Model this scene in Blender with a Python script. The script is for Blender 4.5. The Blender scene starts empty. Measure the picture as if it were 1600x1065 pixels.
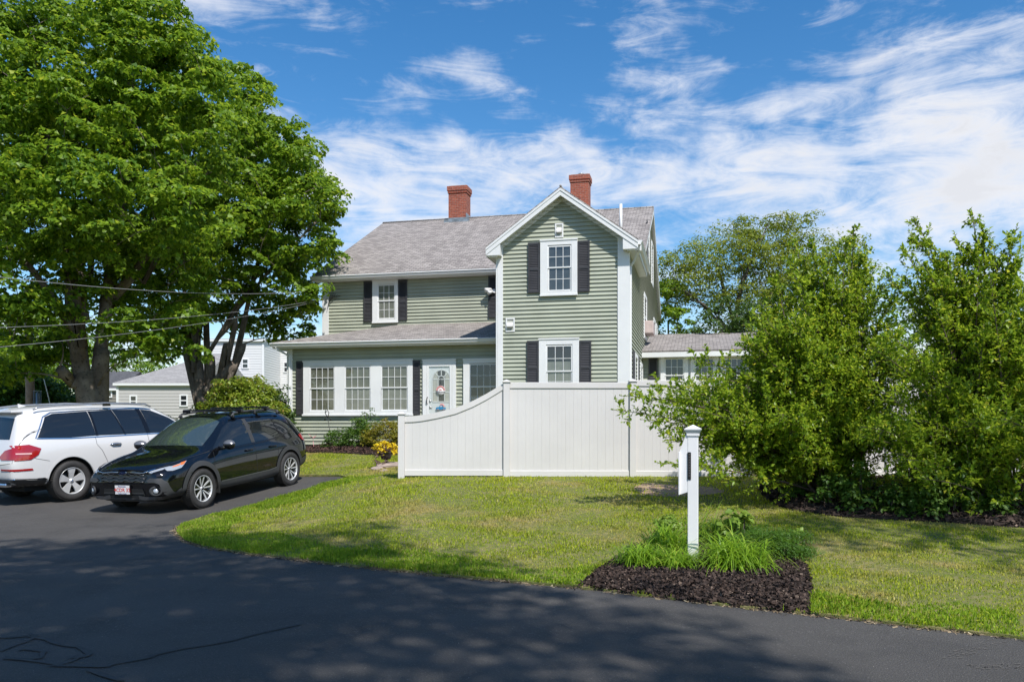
import bpy, bmesh, math, random
import numpy as np
from mathutils import Vector, Matrix
from mathutils.geometry import delaunay_2d_cdt
from mathutils.bvhtree import BVHTree

S = bpy.context.scene
COL = S.collection
rng = np.random.default_rng(7)
random.seed(7)
R = math.radians

# ------------------------------------------------------------------ camera, sky, sun, exposure
EYE = 1.55
F = 1290.0                      # focal length in photo pixels
cam_d = bpy.data.cameras.new("camera")
cam = bpy.data.objects.new("camera", cam_d)
COL.objects.link(cam)
cam.location = (0, 0, EYE)
cam.rotation_euler = (R(90), 0, 0)
cam_d.sensor_width = 36
cam_d.lens = F / 1600 * 36
cam_d.shift_y = (670 - 532.5) / 1600
cam_d.clip_end = 3000
S.camera = cam

SUNV = Vector((0.42, -0.80, 1.16)).normalized()      # towards the sun
sun_el = math.asin(SUNV.z)
sun_az = math.atan2(SUNV.x, SUNV.y)                  # clockwise from +Y
sl = bpy.data.lights.new("sun", 'SUN')
sl.energy = 4.2
sl.angle = R(0.55)
sl.color = (1.0, 0.965, 0.915)
so = bpy.data.objects.new("sun", sl)
COL.objects.link(so)
so.rotation_euler = SUNV.to_track_quat('Z', 'Y').to_euler()

S.view_settings.view_transform = 'Standard'
S.view_settings.look = 'None'
S.view_settings.exposure = 0.45
S.view_settings.gamma = 1.0
S.render.engine = 'CYCLES'
S.cycles.max_bounces = 8
S.cycles.transparent_max_bounces = 16
S.cycles.caustics_reflective = False
S.cycles.caustics_refractive = False

world = bpy.data.worlds.new("World")
S.world = world
world.use_nodes = True
SKYS = 0.12
def build_sky():
    nt = world.node_tree; N = nt.nodes; L = nt.links
    N.clear()
    out = N.new('ShaderNodeOutputWorld'); bg = N.new('ShaderNodeBackground')
    L.new(bg.outputs[0], out.inputs[0]); bg.inputs[1].default_value = SKYS
    sky = N.new('ShaderNodeTexSky'); sky.sky_type = 'NISHITA'; sky.sun_disc = False
    sky.sun_elevation = sun_el; sky.sun_rotation = sun_az
    sky.air_density = 1.0; sky.dust_density = 0.4; sky.ozone_density = 1.6
    sat = N.new('ShaderNodeHueSaturation'); sat.inputs['Saturation'].default_value = 1.37
    sat.inputs['Value'].default_value = 1.0
    L.new(sky.outputs[0], sat.inputs['Color'])
    tc = N.new('ShaderNodeTexCoord'); sep = N.new('ShaderNodeSeparateXYZ')
    L.new(tc.outputs['Generated'], sep.inputs[0])
    def M(op, a, b=None, c=None, clamp=False):
        m = N.new('ShaderNodeMath'); m.operation = op; m.use_clamp = clamp
        for i, v in enumerate((a, b, c)):
            if v is None: continue
            if hasattr(v, 'links'): L.new(v, m.inputs[i])
            else: m.inputs[i].default_value = v
        return m.outputs[0]
    az = M('ARCTAN2', sep.outputs[0], sep.outputs[1])
    el = M('ARCSINE', sep.outputs[2])
    # large warp so that no band reads as a shape
    cv = N.new('ShaderNodeCombineXYZ'); L.new(az, cv.inputs[0]); L.new(el, cv.inputs[1])
    def noise(vec, scale, detail, rough, dist, off=(0, 0, 0), rot=0, sc=(1, 1, 1)):
        mp = N.new('ShaderNodeMapping'); L.new(vec, mp.inputs[0])
        mp.inputs['Location'].default_value = off
        mp.inputs['Rotation'].default_value = (0, 0, rot)
        mp.inputs['Scale'].default_value = sc
        n = N.new('ShaderNodeTexNoise'); L.new(mp.outputs[0], n.inputs['Vector'])
        n.inputs['Scale'].default_value = scale; n.inputs['Detail'].default_value = detail
        n.inputs['Roughness'].default_value = rough; n.inputs['Distortion'].default_value = dist
        return n
    wn = noise(cv.outputs[0], 5.0, 4, .55, .0, (3, 1, 0))
    vm = N.new('ShaderNodeVectorMath'); vm.operation = 'MULTIPLY_ADD'
    L.new(wn.outputs['Color'], vm.inputs[0]); vm.inputs[1].default_value = (.16, .16, 0)
    sub = N.new('ShaderNodeVectorMath'); sub.operation = 'SUBTRACT'; L.new(cv.outputs[0], sub.inputs[0])
    sub.inputs[1].default_value = (.08, .08, 0)
    L.new(sub.outputs[0], vm.inputs[2])
    wv = vm.outputs[0]
    ws = N.new('ShaderNodeSeparateXYZ'); L.new(wv, ws.inputs[0])
    wx, wy = ws.outputs[0], ws.outputs[1]
    n1 = noise(cv.outputs[0], 3.2, 9, .62, .9, (1.3, .4, 0), R(-28), (1, 2.3, 1)).outputs['Fac']
    n2 = noise(cv.outputs[0], 9.0, 10, .66, 1.6, (5, 2, 0), R(20), (.8, 3.0, 1)).outputs['Fac']
    n3 = noise(cv.outputs[0], 11.0, 8, .6, .2, (2, 7, 0), 0, (1, 1.2, 1)).outputs['Fac']
    # cloud banks where the photograph has them: azimuth, elevation (pixels of the photo), radii, tilt, weight
    banks = [(360, 40, 130, 80, 0, .85), (250, -20, 200, 70, 0, .5), (700, 110, 60, 28, -20, .55), (800, 170, 120, 32, -38, .75),
             (700, 265, 240, 45, 8, .85), (1010, 90, 75, 120, 12, .75), (1110, 145, 62, 36, 10, 1.5), (940, 280, 260, 45, -5, .75),
             (1150, 290, 400, 42, 3, .52), (1400, 225, 220, 40, 14, .35), (1540, 320, 110, 70, 0, 1.8), (1350, 352, 30, 20, 0, 1.3),
             (1330, 120, 190, 30, 25, .55), (1520, 110, 120, 70, 20, .5), (1240, 170, 60, 26, 30, .45),
             (620, 330, 160, 40, 0, .8), (600, 20, 120, 25, 10, .35), (900, 360, 700, 40, 0, .28), (1270, 95, 240, 45, 28, .42), (850, 60, 120, 40, -25, .35), (1500, 60, 150, 40, 15, .35), (1440, 150, 60, 45, 60, .5), (420, 300, 150, 60, 0, .4),
             (800, 500, 4000, 150, 0, .75), (-600, 100, 700, 120, 20, .5), (2600, 150, 700, 160, -15, .5)]
    acc = None
    for (px, py, rx, ry, ang, w) in banks:
        a0 = math.atan((px - 800) / F) if 0 <= px <= 1600 else (px - 800) / F
        e0 = math.atan((670 - py) / F * math.cos(math.atan((px - 800) / F)))
        kx = rx / F * 0.9; ky = ry / F * 0.9
        ca, sa = math.cos(R(ang)), math.sin(R(ang))     # screen tilt, positive = rises to the right
        dx = M('SUBTRACT', wx, a0); dy = M('SUBTRACT', wy, e0)
        u = M('ADD', M('MULTIPLY', dx, ca / kx), M('MULTIPLY', dy, sa / kx))
        v = M('ADD', M('MULTIPLY', dx, -sa / ky), M('MULTIPLY', dy, ca / ky))
        r2 = M('ADD', M('MULTIPLY', u, u), M('MULTIPLY', v, v))
        g = M('MULTIPLY', M('POWER', 2.718, M('MULTIPLY', r2, -0.9)), w)
        acc = g if acc is None else M('ADD', acc, g)
    acc = M('MINIMUM', acc, 1.35)
    # density: banks modulated by wispy noise plus some thin streaks everywhere
    wis = M('ADD', M('MULTIPLY', n1, .55), M('MULTIPLY', n2, .45))
    wis = M('SUBTRACT', wis, .5)
    dens = M('ADD', M('ADD', M('MULTIPLY', acc, .70), M('MULTIPLY', wis, 4.3)), M('MULTIPLY', M('SUBTRACT', n3, .5), 1.5))
    mr = N.new('ShaderNodeMapRange'); mr.interpolation_type = 'SMOOTHSTEP'
    L.new(dens, mr.inputs[0]); mr.inputs[1].default_value = .02; mr.inputs[2].default_value = 1.45
    mr.inputs[3].default_value = 0; mr.inputs[4].default_value = .97
    # cloud brightness: thick parts slightly grey
    cr = N.new('ShaderNodeMapRange'); L.new(M('ADD', dens, M('MULTIPLY', M('SUBTRACT', n3, .5), 1.2)), cr.inputs[0])
    cr.inputs[1].default_value = .5; cr.inputs[2].default_value = 1.7; cr.inputs[3].default_value = 1; cr.inputs[4].default_value = .78
    cc = N.new('ShaderNodeMix'); cc.data_type = 'RGBA'; cc.inputs[0].default_value = 1; cc.blend_type = 'MULTIPLY'
    cc.inputs[6].default_value = (6.3, 6.4, 6.75, 1)
    L.new(cr.outputs[0], cc.inputs[7])
    mx = N.new('ShaderNodeMix'); mx.data_type = 'RGBA'
    L.new(mr.outputs[0], mx.inputs[0]); L.new(sat.outputs[0], mx.inputs[6]); L.new(cc.outputs[2], mx.inputs[7])
    L.new(mx.outputs[2], bg.inputs[0])
build_sky()

# ------------------------------------------------------------------ helpers
def tag(o, label=None, cat=None, group=None, kind=None):
    if label: o["label"] = label
    if cat: o["category"] = cat
    if group: o["group"] = group
    if kind: o["kind"] = kind
    return o

def empty(name, loc, rz=0.0, label=None, cat=None, group=None):
    o = bpy.data.objects.new(name, None)
    o.empty_display_size = .3
    COL.objects.link(o); o.location = loc; o.rotation_euler = (0, 0, rz)
    return tag(o, label, cat, group)

def copy_tree(o, parent=None):
    c = o.copy(); COL.objects.link(c)
    if parent is not None: c.parent = parent
    for ch in list(o.children): copy_tree(ch, c)
    return c

def auto_uv(me):
    """metre-true box projection: u along the horizontal, v up the slope of every face"""
    nl = len(me.loops)
    if nl == 0: return
    np_ = len(me.polygons)
    nor = np.empty(np_ * 3, np.float32); me.polygons.foreach_get('normal', nor); nor = nor.reshape(-1, 3)
    tot = np.empty(np_, np.int32); me.polygons.foreach_get('loop_total', tot)
    vi = np.empty(nl, np.int32); me.loops.foreach_get('vertex_index', vi)
    co = np.empty(len(me.vertices) * 3, np.float32); me.vertices.foreach_get('co', co); co = co.reshape(-1, 3)
    t = np.stack([-nor[:, 1], nor[:, 0], np.zeros(np_)], 1)
    ln = np.linalg.norm(t, axis=1)
    flat = ln < .02
    t[flat] = (1, 0, 0); ln[flat] = 1
    t /= ln[:, None]
    b = np.cross(nor, t)
    b[flat] = (0, 1, 0)
    pi = np.repeat(np.arange(np_), tot)
    p = co[vi]
    uv = np.stack([(p * t[pi]).sum(1), (p * b[pi]).sum(1)], 1).astype(np.float32)
    layer = me.uv_layers.new(name='uv')
    layer.data.foreach_set('uv', uv.ravel())

def np_mesh(name, verts, faces_n, mat, parent=None, smooth=False, uv=False):
    """verts (N,3); faces_n (M,k) constant size"""
    me = bpy.data.meshes.new(name)
    verts = np.asarray(verts, np.float32); f = np.asarray(faces_n, np.int32)
    me.vertices.add(len(verts)); me.vertices.foreach_set('co', verts.ravel())
    k = f.shape[1]; m = len(f)
    me.loops.add(m * k); me.loops.foreach_set('vertex_index', f.ravel())
    me.polygons.add(m)
    me.polygons.foreach_set('loop_start', np.arange(m, dtype=np.int32) * k)
    me.update(calc_edges=True)
    if smooth: me.polygons.foreach_set('use_smooth', np.ones(m, bool))
    if uv: auto_uv(me)
    me.materials.append(mat)
    o = bpy.data.objects.new(name, me); COL.objects.link(o)
    if parent is not None: o.parent = parent
    return o

class MB:
    def __init__(s): s.v = []; s.f = []; s.mi = []; s.sm = []; s.cur = 0; s.smooth = False
    def add(s, vs, fs, smooth=None):
        n = len(s.v); s.v.extend([tuple(v) for v in vs])
        for f in fs:
            s.f.append([i + n for i in f]); s.mi.append(s.cur); s.sm.append(s.smooth if smooth is None else smooth)
        return s
    def box(s, a, b):
        x0, y0, z0 = [min(a[i], b[i]) for i in range(3)]; x1, y1, z1 = [max(a[i], b[i]) for i in range(3)]
        return s.add([(x0, y0, z0), (x1, y0, z0), (x1, y1, z0), (x0, y1, z0), (x0, y0, z1), (x1, y0, z1), (x1, y1, z1), (x0, y1, z1)],
                     [(0, 3, 2, 1), (4, 5, 6, 7), (0, 1, 5, 4), (1, 2, 6, 5), (2, 3, 7, 6), (3, 0, 4, 7)])
    def bev(s, a, b, r=.01):
        x0, y0, z0 = [min(a[i], b[i]) for i in range(3)]; x1, y1, z1 = [max(a[i], b[i]) for i in range(3)]
        bm = bmesh.new(); bmesh.ops.create_cube(bm, size=1)
        for v in bm.verts:
            v.co = Vector(((x0 + x1) / 2 + v.co.x * (x1 - x0), (y0 + y1) / 2 + v.co.y * (y1 - y0), (z0 + z1) / 2 + v.co.z * (z1 - z0)))
        r = min(r, (x1 - x0) * .45, (y1 - y0) * .45, (z1 - z0) * .45)
        bmesh.ops.bevel(bm, geom=list(bm.edges), offset=r, segments=2, affect='EDGES', profile=.5)
        return s.bm(bm)
    def bm(s, bm, M=None, smooth=None):
        bm.verts.ensure_lookup_table(); bm.verts.index_update()
        vs = [(M @ v.co if M else v.co) for v in bm.verts]
        s.add(vs, [[v.index for v in f.verts] for f in bm.faces], smooth); bm.free(); return s
    def quad(s, *p): return s.add(p, [tuple(range(len(p)))])
    def slab(s, pts, n):
        """closed prism: polygon pts pushed along n"""
        k = len(pts); n = Vector(n)
        a = [Vector(p) for p in pts]; b = [p + n for p in a]
        fs = [tuple(range(k))[::-1], tuple(range(k, 2 * k))]
        fs += [(i, (i + 1) % k, k + (i + 1) % k, k + i) for i in range(k)]
        return s.add(a + b, fs)
    def tube(s, pts, rad, seg=8, cap=True, smooth=True, wob=0):
        pts = [Vector(p) for p in pts]; n = len(pts)
        if not hasattr(rad, '__len__'): rad = [rad] * n
        vs = []; prev = None
        for i, p in enumerate(pts):
            d = (pts[min(i + 1, n - 1)] - pts[max(i - 1, 0)])
            d = d.normalized() if d.length > 1e-9 else Vector((0, 0, 1))
            if prev is None:
                ref = Vector((0, 0, 1)) if abs(d.z) < .9 else Vector((1, 0, 0))
                x = d.cross(ref).normalized()
            else:
                x = (prev - d * prev.dot(d)); x = x.normalized() if x.length > 1e-6 else d.orthogonal().normalized()
            prev = x; y = d.cross(x)
            for k in range(seg):
                a = 2 * math.pi * k / seg; r = rad[i] * (1 + (random.uniform(-wob, wob) if wob else 0))
                vs.append(p + x * math.cos(a) * r + y * math.sin(a) * r)
        fs = [(i * seg + k, i * seg + (k + 1) % seg, (i + 1) * seg + (k + 1) % seg, (i + 1) * seg + k) for i in range(n - 1) for k in range(seg)]
        if cap: fs += [tuple(range(seg))[::-1], tuple(range((n - 1) * seg, n * seg))]
        return s.add(vs, fs, smooth)
    def lathe(s, prof, c=(0, 0, 0), axis='z', seg=24, smooth=True, cap=True):
        vs = []; n = len(prof)
        for r, h in prof:
            for k in range(seg):
                a = 2 * math.pi * k / seg; x, y = r * math.cos(a), r * math.sin(a)
                p = (x, y, h) if axis == 'z' else ((x, h, y) if axis == 'y' else (h, x, y))
                vs.append((c[0] + p[0], c[1] + p[1], c[2] + p[2]))
        fs = [(i * seg + k, i * seg + (k + 1) % seg, (i + 1) * seg + (k + 1) % seg, (i + 1) * seg + k) for i in range(n - 1) for k in range(seg)]
        if cap: fs += [tuple(range(seg))[::-1], tuple(range((n - 1) * seg, n * seg))]
        return s.add(vs, fs, smooth)
    def xf(s, M):
        s.v = [tuple(M @ Vector(v)) for v in s.v]; return s
    def build(s, name, mats, parent=None, off=(0, 0, 0), fix=True):
        me = bpy.data.meshes.new(name)
        me.from_pydata([(v[0] - off[0], v[1] - off[1], v[2] - off[2]) for v in s.v], [], s.f)
        for m in (mats if isinstance(mats, (list, tuple)) else [mats]): me.materials.append(m)
        me.polygons.foreach_set('material_index', s.mi)
        me.polygons.foreach_set('use_smooth', s.sm)
        if fix:
            b = bmesh.new(); b.from_mesh(me); bmesh.ops.recalc_face_normals(b, faces=b.faces); b.to_mesh(me); b.free()
        me.update(); auto_uv(me)
        o = bpy.data.objects.new(name, me); COL.objects.link(o)
        if parent is not None: o.parent = parent
        return o

# ------------------------------------------------------------------ materials
def mat(name, col, rough=.6, metal=0., spec=.5, var=0., vscale=8., bump=0., bscale=60., col2=None, coat=0., trans=0.):
    m = bpy.data.materials.new(name); m.use_nodes = True
    nt = m.node_tree; N = nt.nodes; L = nt.links
    p = N['Principled BSDF']
    p.inputs['Base Color'].default_value = (*col, 1); p.inputs['Roughness'].default_value = rough
    p.inputs['Metallic'].default_value = metal; p.inputs['Specular IOR Level'].default_value = spec
    if coat: p.inputs['Coat Weight'].default_value = coat; p.inputs['Coat Roughness'].default_value = .03
    if var or col2 or bump:
        tc = N.new('ShaderNodeTexCoord')
    if var or col2:
        n = N.new('ShaderNodeTexNoise'); n.inputs['Scale'].default_value = vscale; n.inputs['Detail'].default_value = 6
        L.new(tc.outputs['Object'], n.inputs['Vector'])
        mx = N.new('ShaderNodeMix'); mx.data_type = 'RGBA'
        c2 = col2 if col2 else tuple(c * (1 - var) for c in col)
        c1 = col if col2 else tuple(min(1, c * (1 + var)) for c in col)
        mx.inputs[6].default_value = (*c1, 1); mx.inputs[7].default_value = (*c2, 1)
        mr = N.new('ShaderNodeMapRange'); mr.inputs[1].default_value = .35; mr.inputs[2].default_value = .65
        L.new(n.outputs['Fac'], mr.inputs[0]); L.new(mr.outputs[0], mx.inputs[0]); L.new(mx.outputs[2], p.inputs['Base Color'])
    if bump:
        n2 = N.new('ShaderNodeTexNoise'); n2.inputs['Scale'].default_value = bscale; n2.inputs['Detail'].default_value = 5
        L.new(tc.outputs['Object'], n2.inputs['Vector'])
        b = N.new('ShaderNodeBump'); b.inputs['Strength'].default_value = bump; b.inputs['Distance'].default_value = .02
        L.new(n2.outputs['Fac'], b.inputs['Height']); L.new(b.outputs[0], p.inputs['Normal'])
    return m

def leaf_mat(name, c1, c2, c3=None, trans=.45, rough=.45, patch=None, pscale=.5):
    """foliage: colour varies leaf by leaf (random per island) and with broad position noise"""
    m = bpy.data.materials.new(name); m.use_nodes = True
    nt = m.node_tree; N = nt.nodes; L = nt.links; N.clear()
    out = N.new('ShaderNodeOutputMaterial')
    geo = N.new('ShaderNodeNewGeometry')
    cr = N.new('ShaderNodeValToRGB'); e = cr.color_ramp.elements
    e[0].color = (*c1, 1); e[1].color = (*c2, 1)
    if c3: x = cr.color_ramp.elements.new(.93); x.color = (*c2, 1); e[-1].color = (*c3, 1)
    L.new(geo.outputs['Random Per Island'], cr.inputs[0])
    col = cr.outputs[0]
    if patch:
        tc = N.new('ShaderNodeTexCoord'); n = N.new('ShaderNodeTexNoise'); n.inputs['Scale'].default_value = pscale
        n.inputs['Detail'].default_value = 6; n.inputs['Roughness'].default_value = .65
        L.new(tc.outputs['Object'], n.inputs['Vector'])
        mr = N.new('ShaderNodeMapRange'); mr.inputs[1].default_value = .50; mr.inputs[2].default_value = .64
        L.new(n.outputs['Fac'], mr.inputs[0])
        mx = N.new('ShaderNodeMix'); mx.data_type = 'RGBA'; mx.inputs[7].default_value = (*patch, 1)
        L.new(mr.outputs[0], mx.inputs[0]); L.new(col, mx.inputs[6]); col = mx.outputs[2]
    p = N.new('ShaderNodeBsdfPrincipled'); p.inputs['Roughness'].default_value = rough
    p.inputs['Specular IOR Level'].default_value = .35
    L.new(col, p.inputs['Base Color'])
    tr = N.new('ShaderNodeBsdfTranslucent')
    hs = N.new('ShaderNodeHueSaturation'); hs.inputs['Value'].default_value = 1.5; hs.inputs['Hue'].default_value = .485
    L.new(col, hs.inputs['Color']); L.new(hs.outputs[0], tr.inputs[0])
    ms = N.new('ShaderNodeMixShader'); ms.inputs[0].default_value = trans
    L.new(p.outputs[0], ms.inputs[1]); L.new(tr.outputs[0], ms.inputs[2]); L.new(ms.outputs[0], out.inputs[0])
    return m

def brick_mat(name, c1, c2, mortar, bw, bh, msize, rough=.8, bump=.3, noise_mix=.35, blotch=None):
    m = bpy.data.materials.new(name); m.use_nodes = True
    nt = m.node_tree; N = nt.nodes; L = nt.links; p = N['Principled BSDF']
    uv = N.new('ShaderNodeUVMap'); uv.uv_map = 'uv'
    b = N.new('ShaderNodeTexBrick'); L.new(uv.outputs[0], b.inputs['Vector'])
    b.inputs['Color1'].default_value = (*c1, 1); b.inputs['Color2'].default_value = (*c2, 1); b.inputs['Mortar'].default_value = (*mortar, 1)
    b.inputs['Scale'].default_value = 1; b.inputs['Brick Width'].default_value = bw; b.inputs['Row Height'].default_value = bh
    b.inputs['Mortar Size'].default_value = msize; b.inputs['Mortar Smooth'].default_value = .3; b.inputs['Bias'].default_value = 0
    n = N.new('ShaderNodeTexNoise'); n.inputs['Scale'].default_value = 9; n.inputs['Detail'].default_value = 8; n.inputs['Roughness'].default_value = .75
    L.new(uv.outputs[0], n.inputs['Vector'])
    mr = N.new('ShaderNodeMapRange'); mr.inputs[1].default_value = .3; mr.inputs[2].default_value = .7
    mr.inputs[3].default_value = 1 - noise_mix; mr.inputs[4].default_value = 1 + noise_mix
    L.new(n.outputs['Fac'], mr.inputs[0])
    mx = N.new('ShaderNodeMix'); mx.data_type = 'RGBA'; mx.blend_type = 'MULTIPLY'; mx.inputs[0].default_value = 1
    L.new(b.outputs['Color'], mx.inputs[6]); L.new(mr.outputs[0], mx.inputs[7])
    L.new(mx.outputs[2], p.inputs['Base Color']); p.inputs['Roughness'].default_value = rough
    bp = N.new('ShaderNodeBump'); bp.inputs['Strength'].default_value = bump; bp.inputs['Distance'].default_value = .01
    bp.invert = True
    L.new(b.outputs['Fac'], bp.inputs['Height']); L.new(bp.outputs[0], p.inputs['Normal'])
    return m

def glass_mat(name, tint=(.02, .022, .025), clear=.5, rough=.02, tcol=(.86, .89, .87)):
    m = bpy.data.materials.new(name); m.use_nodes = True
    nt = m.node_tree; N = nt.nodes; L = nt.links; N.clear()
    out = N.new('ShaderNodeOutputMaterial'); g = N.new('ShaderNodeBsdfGlossy'); g.inputs['Roughness'].default_value = rough
    g.inputs['Color'].default_value = (.95, .97, 1, 1)
    t = N.new('ShaderNodeBsdfTransparent'); t.inputs[0].default_value = (*tcol, 1)
    d = N.new('ShaderNodeBsdfDiffuse'); d.inputs[0].default_value = (*tint, 1)
    m1 = N.new('ShaderNodeMixShader'); m1.inputs[0].default_value = clear; L.new(d.outputs[0], m1.inputs[1]); L.new(t.outputs[0], m1.inputs[2])
    lw = N.new('ShaderNodeLayerWeight'); lw.inputs[0].default_value = .5
    pw = N.new('ShaderNodeMath'); pw.operation = 'POWER'; L.new(lw.outputs['Facing'], pw.inputs[0]); pw.inputs[1].default_value = 4
    fr = N.new('ShaderNodeMath'); fr.operation = 'MULTIPLY_ADD'; L.new(pw.outputs[0], fr.inputs[0]); fr.inputs[1].default_value = .8; fr.inputs[2].default_value = .075
    m2 = N.new('ShaderNodeMixShader'); L.new(fr.outputs[0], m2.inputs[0]); L.new(m1.outputs[0], m2.inputs[1]); L.new(g.outputs[0], m2.inputs[2])
    L.new(m2.outputs[0], out.inputs[0]); return m

# ------------------------------------------------------------------ terrain
PX = np.array([-60, -8.0, -4.7, -1.5, 60])
YS = np.array([-60, 6, 9, 12, 14.5, 16, 18, 20, 26, 40, 120, 400])
PF = np.array([[0, 0, 0, .02, .10, .17, .26, .38, .70, 1.0, 1.2, 1.4],
               [0, 0, 0, .02, .12, .18, .27, .38, .75, 1.1, 1.3, 1.5],
               [0, 0, 0, .05, .17, .30, .49, .62, 1.05, 1.4, 1.6, 1.8],
               [0, 0, .08, .30, .50, .61, .74, .86, 1.08, 1.4, 1.6, 1.8],
               [0, 0, .08, .30, .50, .61, .74, .86, 1.08, 1.4, 1.6, 1.8]])
def h(x, y):
    x = np.asarray(x, float); y = np.asarray(y, float)
    P = [np.interp(y, YS, PF[i]) for i in range(5)]
    out = P[0].copy() if hasattr(P[0], 'copy') else P[0]
    for i in range(4):
        t = np.clip((x - PX[i]) / (PX[i + 1] - PX[i]), 0, 1); t = t * t * (3 - 2 * t)
        out = np.where(x >= PX[i], P[i] * (1 - t) + P[i + 1] * t, out)
    return out
def hz(x, y): return float(h(x, y))
def at(px, py, D): return Vector(((px - 800) / F * D, D, EYE + (670 - py) / F * D))
def onground(px, py):
    D = 8.0; lo, hi = 3.0, 200.0
    for _ in range(60):
        D = (lo + hi) / 2; z = EYE + (670 - py) / F * D
        if z > hz((px - 800) / F * D, D): lo = D
        else: hi = D
    return Vector(((px - 800) / F * D, D, hz((px - 800) / F * D, D)))
def gp(px, py):
    v = onground(px, py); return (v.x, v.y)

def inpoly(P, poly):
    poly = np.asarray(poly, float); x, y = P[:, 0], P[:, 1]; ins = np.zeros(len(P), bool); n = len(poly)
    for i in range(n):
        x0, y0 = poly[i]; x1, y1 = poly[(i + 1) % n]
        c = ((y0 > y) != (y1 > y))
        xi = (x1 - x0) * (y - y0) / ((y1 - y0) if y1 != y0 else 1e-9) + x0
        ins ^= c & (x < xi)
    return ins
def smooth_poly(pts, it=2):
    for _ in range(it):
        o = []
        for i in range(len(pts)):
            a = pts[i]; b = pts[(i + 1) % len(pts)]
            o.append((a[0] * .75 + b[0] * .25, a[1] * .75 + b[1] * .25)); o.append((a[0] * .25 + b[0] * .75, a[1] * .25 + b[1] * .75))
        pts = o
    return pts
def densify(poly, step):
    o = []
    for i in range(len(poly)):
        a = np.array(poly[i], float); b = np.array(poly[(i + 1) % len(poly)], float)
        n = max(1, int(np.linalg.norm(b - a) / step))
        for k in range(n): o.append(tuple(a + (b - a) * k / n))
    return o
def tri_region(poly, step, holes=()):
    x0, y0 = np.min(poly, 0); x1, y1 = np.max(poly, 0)
    gx, gy = np.meshgrid(np.arange(x0 + step / 2, x1, step), np.arange(y0 + step / 2, y1, step))
    G = np.stack([gx.ravel(), gy.ravel()], 1)
    G = G + rng.uniform(-.2, .2, G.shape) * step
    G = G[inpoly(G, poly)]
    vs = [Vector(p) for p in poly] + [Vector((float(a), float(b))) for a, b in G]
    n = len(poly)
    r = delaunay_2d_cdt(vs, [(i, (i + 1) % n) for i in range(n)], [], 1, 1e-5)
    return r[0], r[2]
def sheet(name, poly, step, off, m, skirt=0., bumpf=None, label=None, kind='structure', cat=None):
    V, T = tri_region(poly, step)
    P = np.array([(v.x, v.y) for v in V])
    z = h(P[:, 0], P[:, 1]) + off
    if bumpf is not None: z = z + bumpf(P)
    verts = [(a, b, c) for (a, b), c in zip(P, z)]
    mb = MB(); mb.smooth = True; mb.add(verts, [list(t) for t in T])
    if skirt:
        pl = np.array(poly); zz = h(pl[:, 0], pl[:, 1]) + off
        if bumpf is not None: zz = zz + bumpf(pl)
        n = len(pl); vs = [(pl[i, 0], pl[i, 1], zz[i]) for i in range(n)] + [(pl[i, 0], pl[i, 1], zz[i] - skirt) for i in range(n)]
        mb.add(vs, [(i, (i + 1) % n, n + (i + 1) % n, n + i) for i in range(n)])
    o = mb.build(name, m, None, fix=False)
    tag(o, label, cat, None, kind)
    return o
# ------------------------------------------------------------------ ground, driveway, lawn, beds
def ground_mat(name, cols, scales, rough=.95, bump=.5, bscale=90):
    m = bpy.data.materials.new(name); m.use_nodes = True
    nt = m.node_tree; N = nt.nodes; L = nt.links; p = N['Principled BSDF']
    tc = N.new('ShaderNodeTexCoord'); col = None
    rgb = N.new('ShaderNodeRGB'); rgb.outputs[0].default_value = (*cols[0], 1); col = rgb.outputs[0]
    for c, (sc, lo, hi) in zip(cols[1:], scales):
        n = N.new('ShaderNodeTexNoise'); n.inputs['Scale'].default_value = sc; n.inputs['Detail'].default_value = 7; n.inputs['Roughness'].default_value = .65
        L.new(tc.outputs['Object'], n.inputs['Vector'])
        mr = N.new('ShaderNodeMapRange'); mr.inputs[1].default_value = lo; mr.inputs[2].default_value = hi; L.new(n.outputs['Fac'], mr.inputs[0])
        mx = N.new('ShaderNodeMix'); mx.data_type = 'RGBA'; mx.inputs[7].default_value = (*c, 1)
        L.new(mr.outputs[0], mx.inputs[0]); L.new(col, mx.inputs[6]); col = mx.outputs[2]
    L.new(col, p.inputs['Base Color']); p.inputs['Roughness'].default_value = rough; p.inputs['Specular IOR Level'].default_value = .3
    n = N.new('ShaderNodeTexNoise'); n.inputs['Scale'].default_value = bscale; n.inputs['Detail'].default_value = 4
    L.new(tc.outputs['Object'], n.inputs['Vector'])
    b = N.new('ShaderNodeBump'); b.inputs['Strength'].default_value = bump; b.inputs['Distance'].default_value = .015
    L.new(n.outputs['Fac'], b.inputs['Height']); L.new(b.outputs[0], p.inputs['Normal'])
    return m

m_asph = ground_mat('asphalt', [(.066, .061, .056), (.088, .082, .076), (.052, .049, .046), (.13, .122, .112)],
                    [(.35, .40, .65), (1.3, .50, .75), (55, .56, .66)], rough=.80, bump=.9, bscale=90)
m_soil = ground_mat('lawn_soil', [(.15, .15, .05), (.24, .20, .09), (.11, .13, .03)], [(1.1, .45, .62), (9, .45, .6)])
m_far = ground_mat('far_grass', [(.14, .18, .03), (.17, .18, .05)], [(.4, .4, .6)])
m_mulch = ground_mat('mulch_soil', [(.020, .014, .012), (.045, .030, .024)], [(40, .45, .6)], bump=1, bscale=60)
m_dry = ground_mat('bare_soil', [(.27, .18, .12), (.34, .25, .17)], [(6, .4, .6)])

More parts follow.
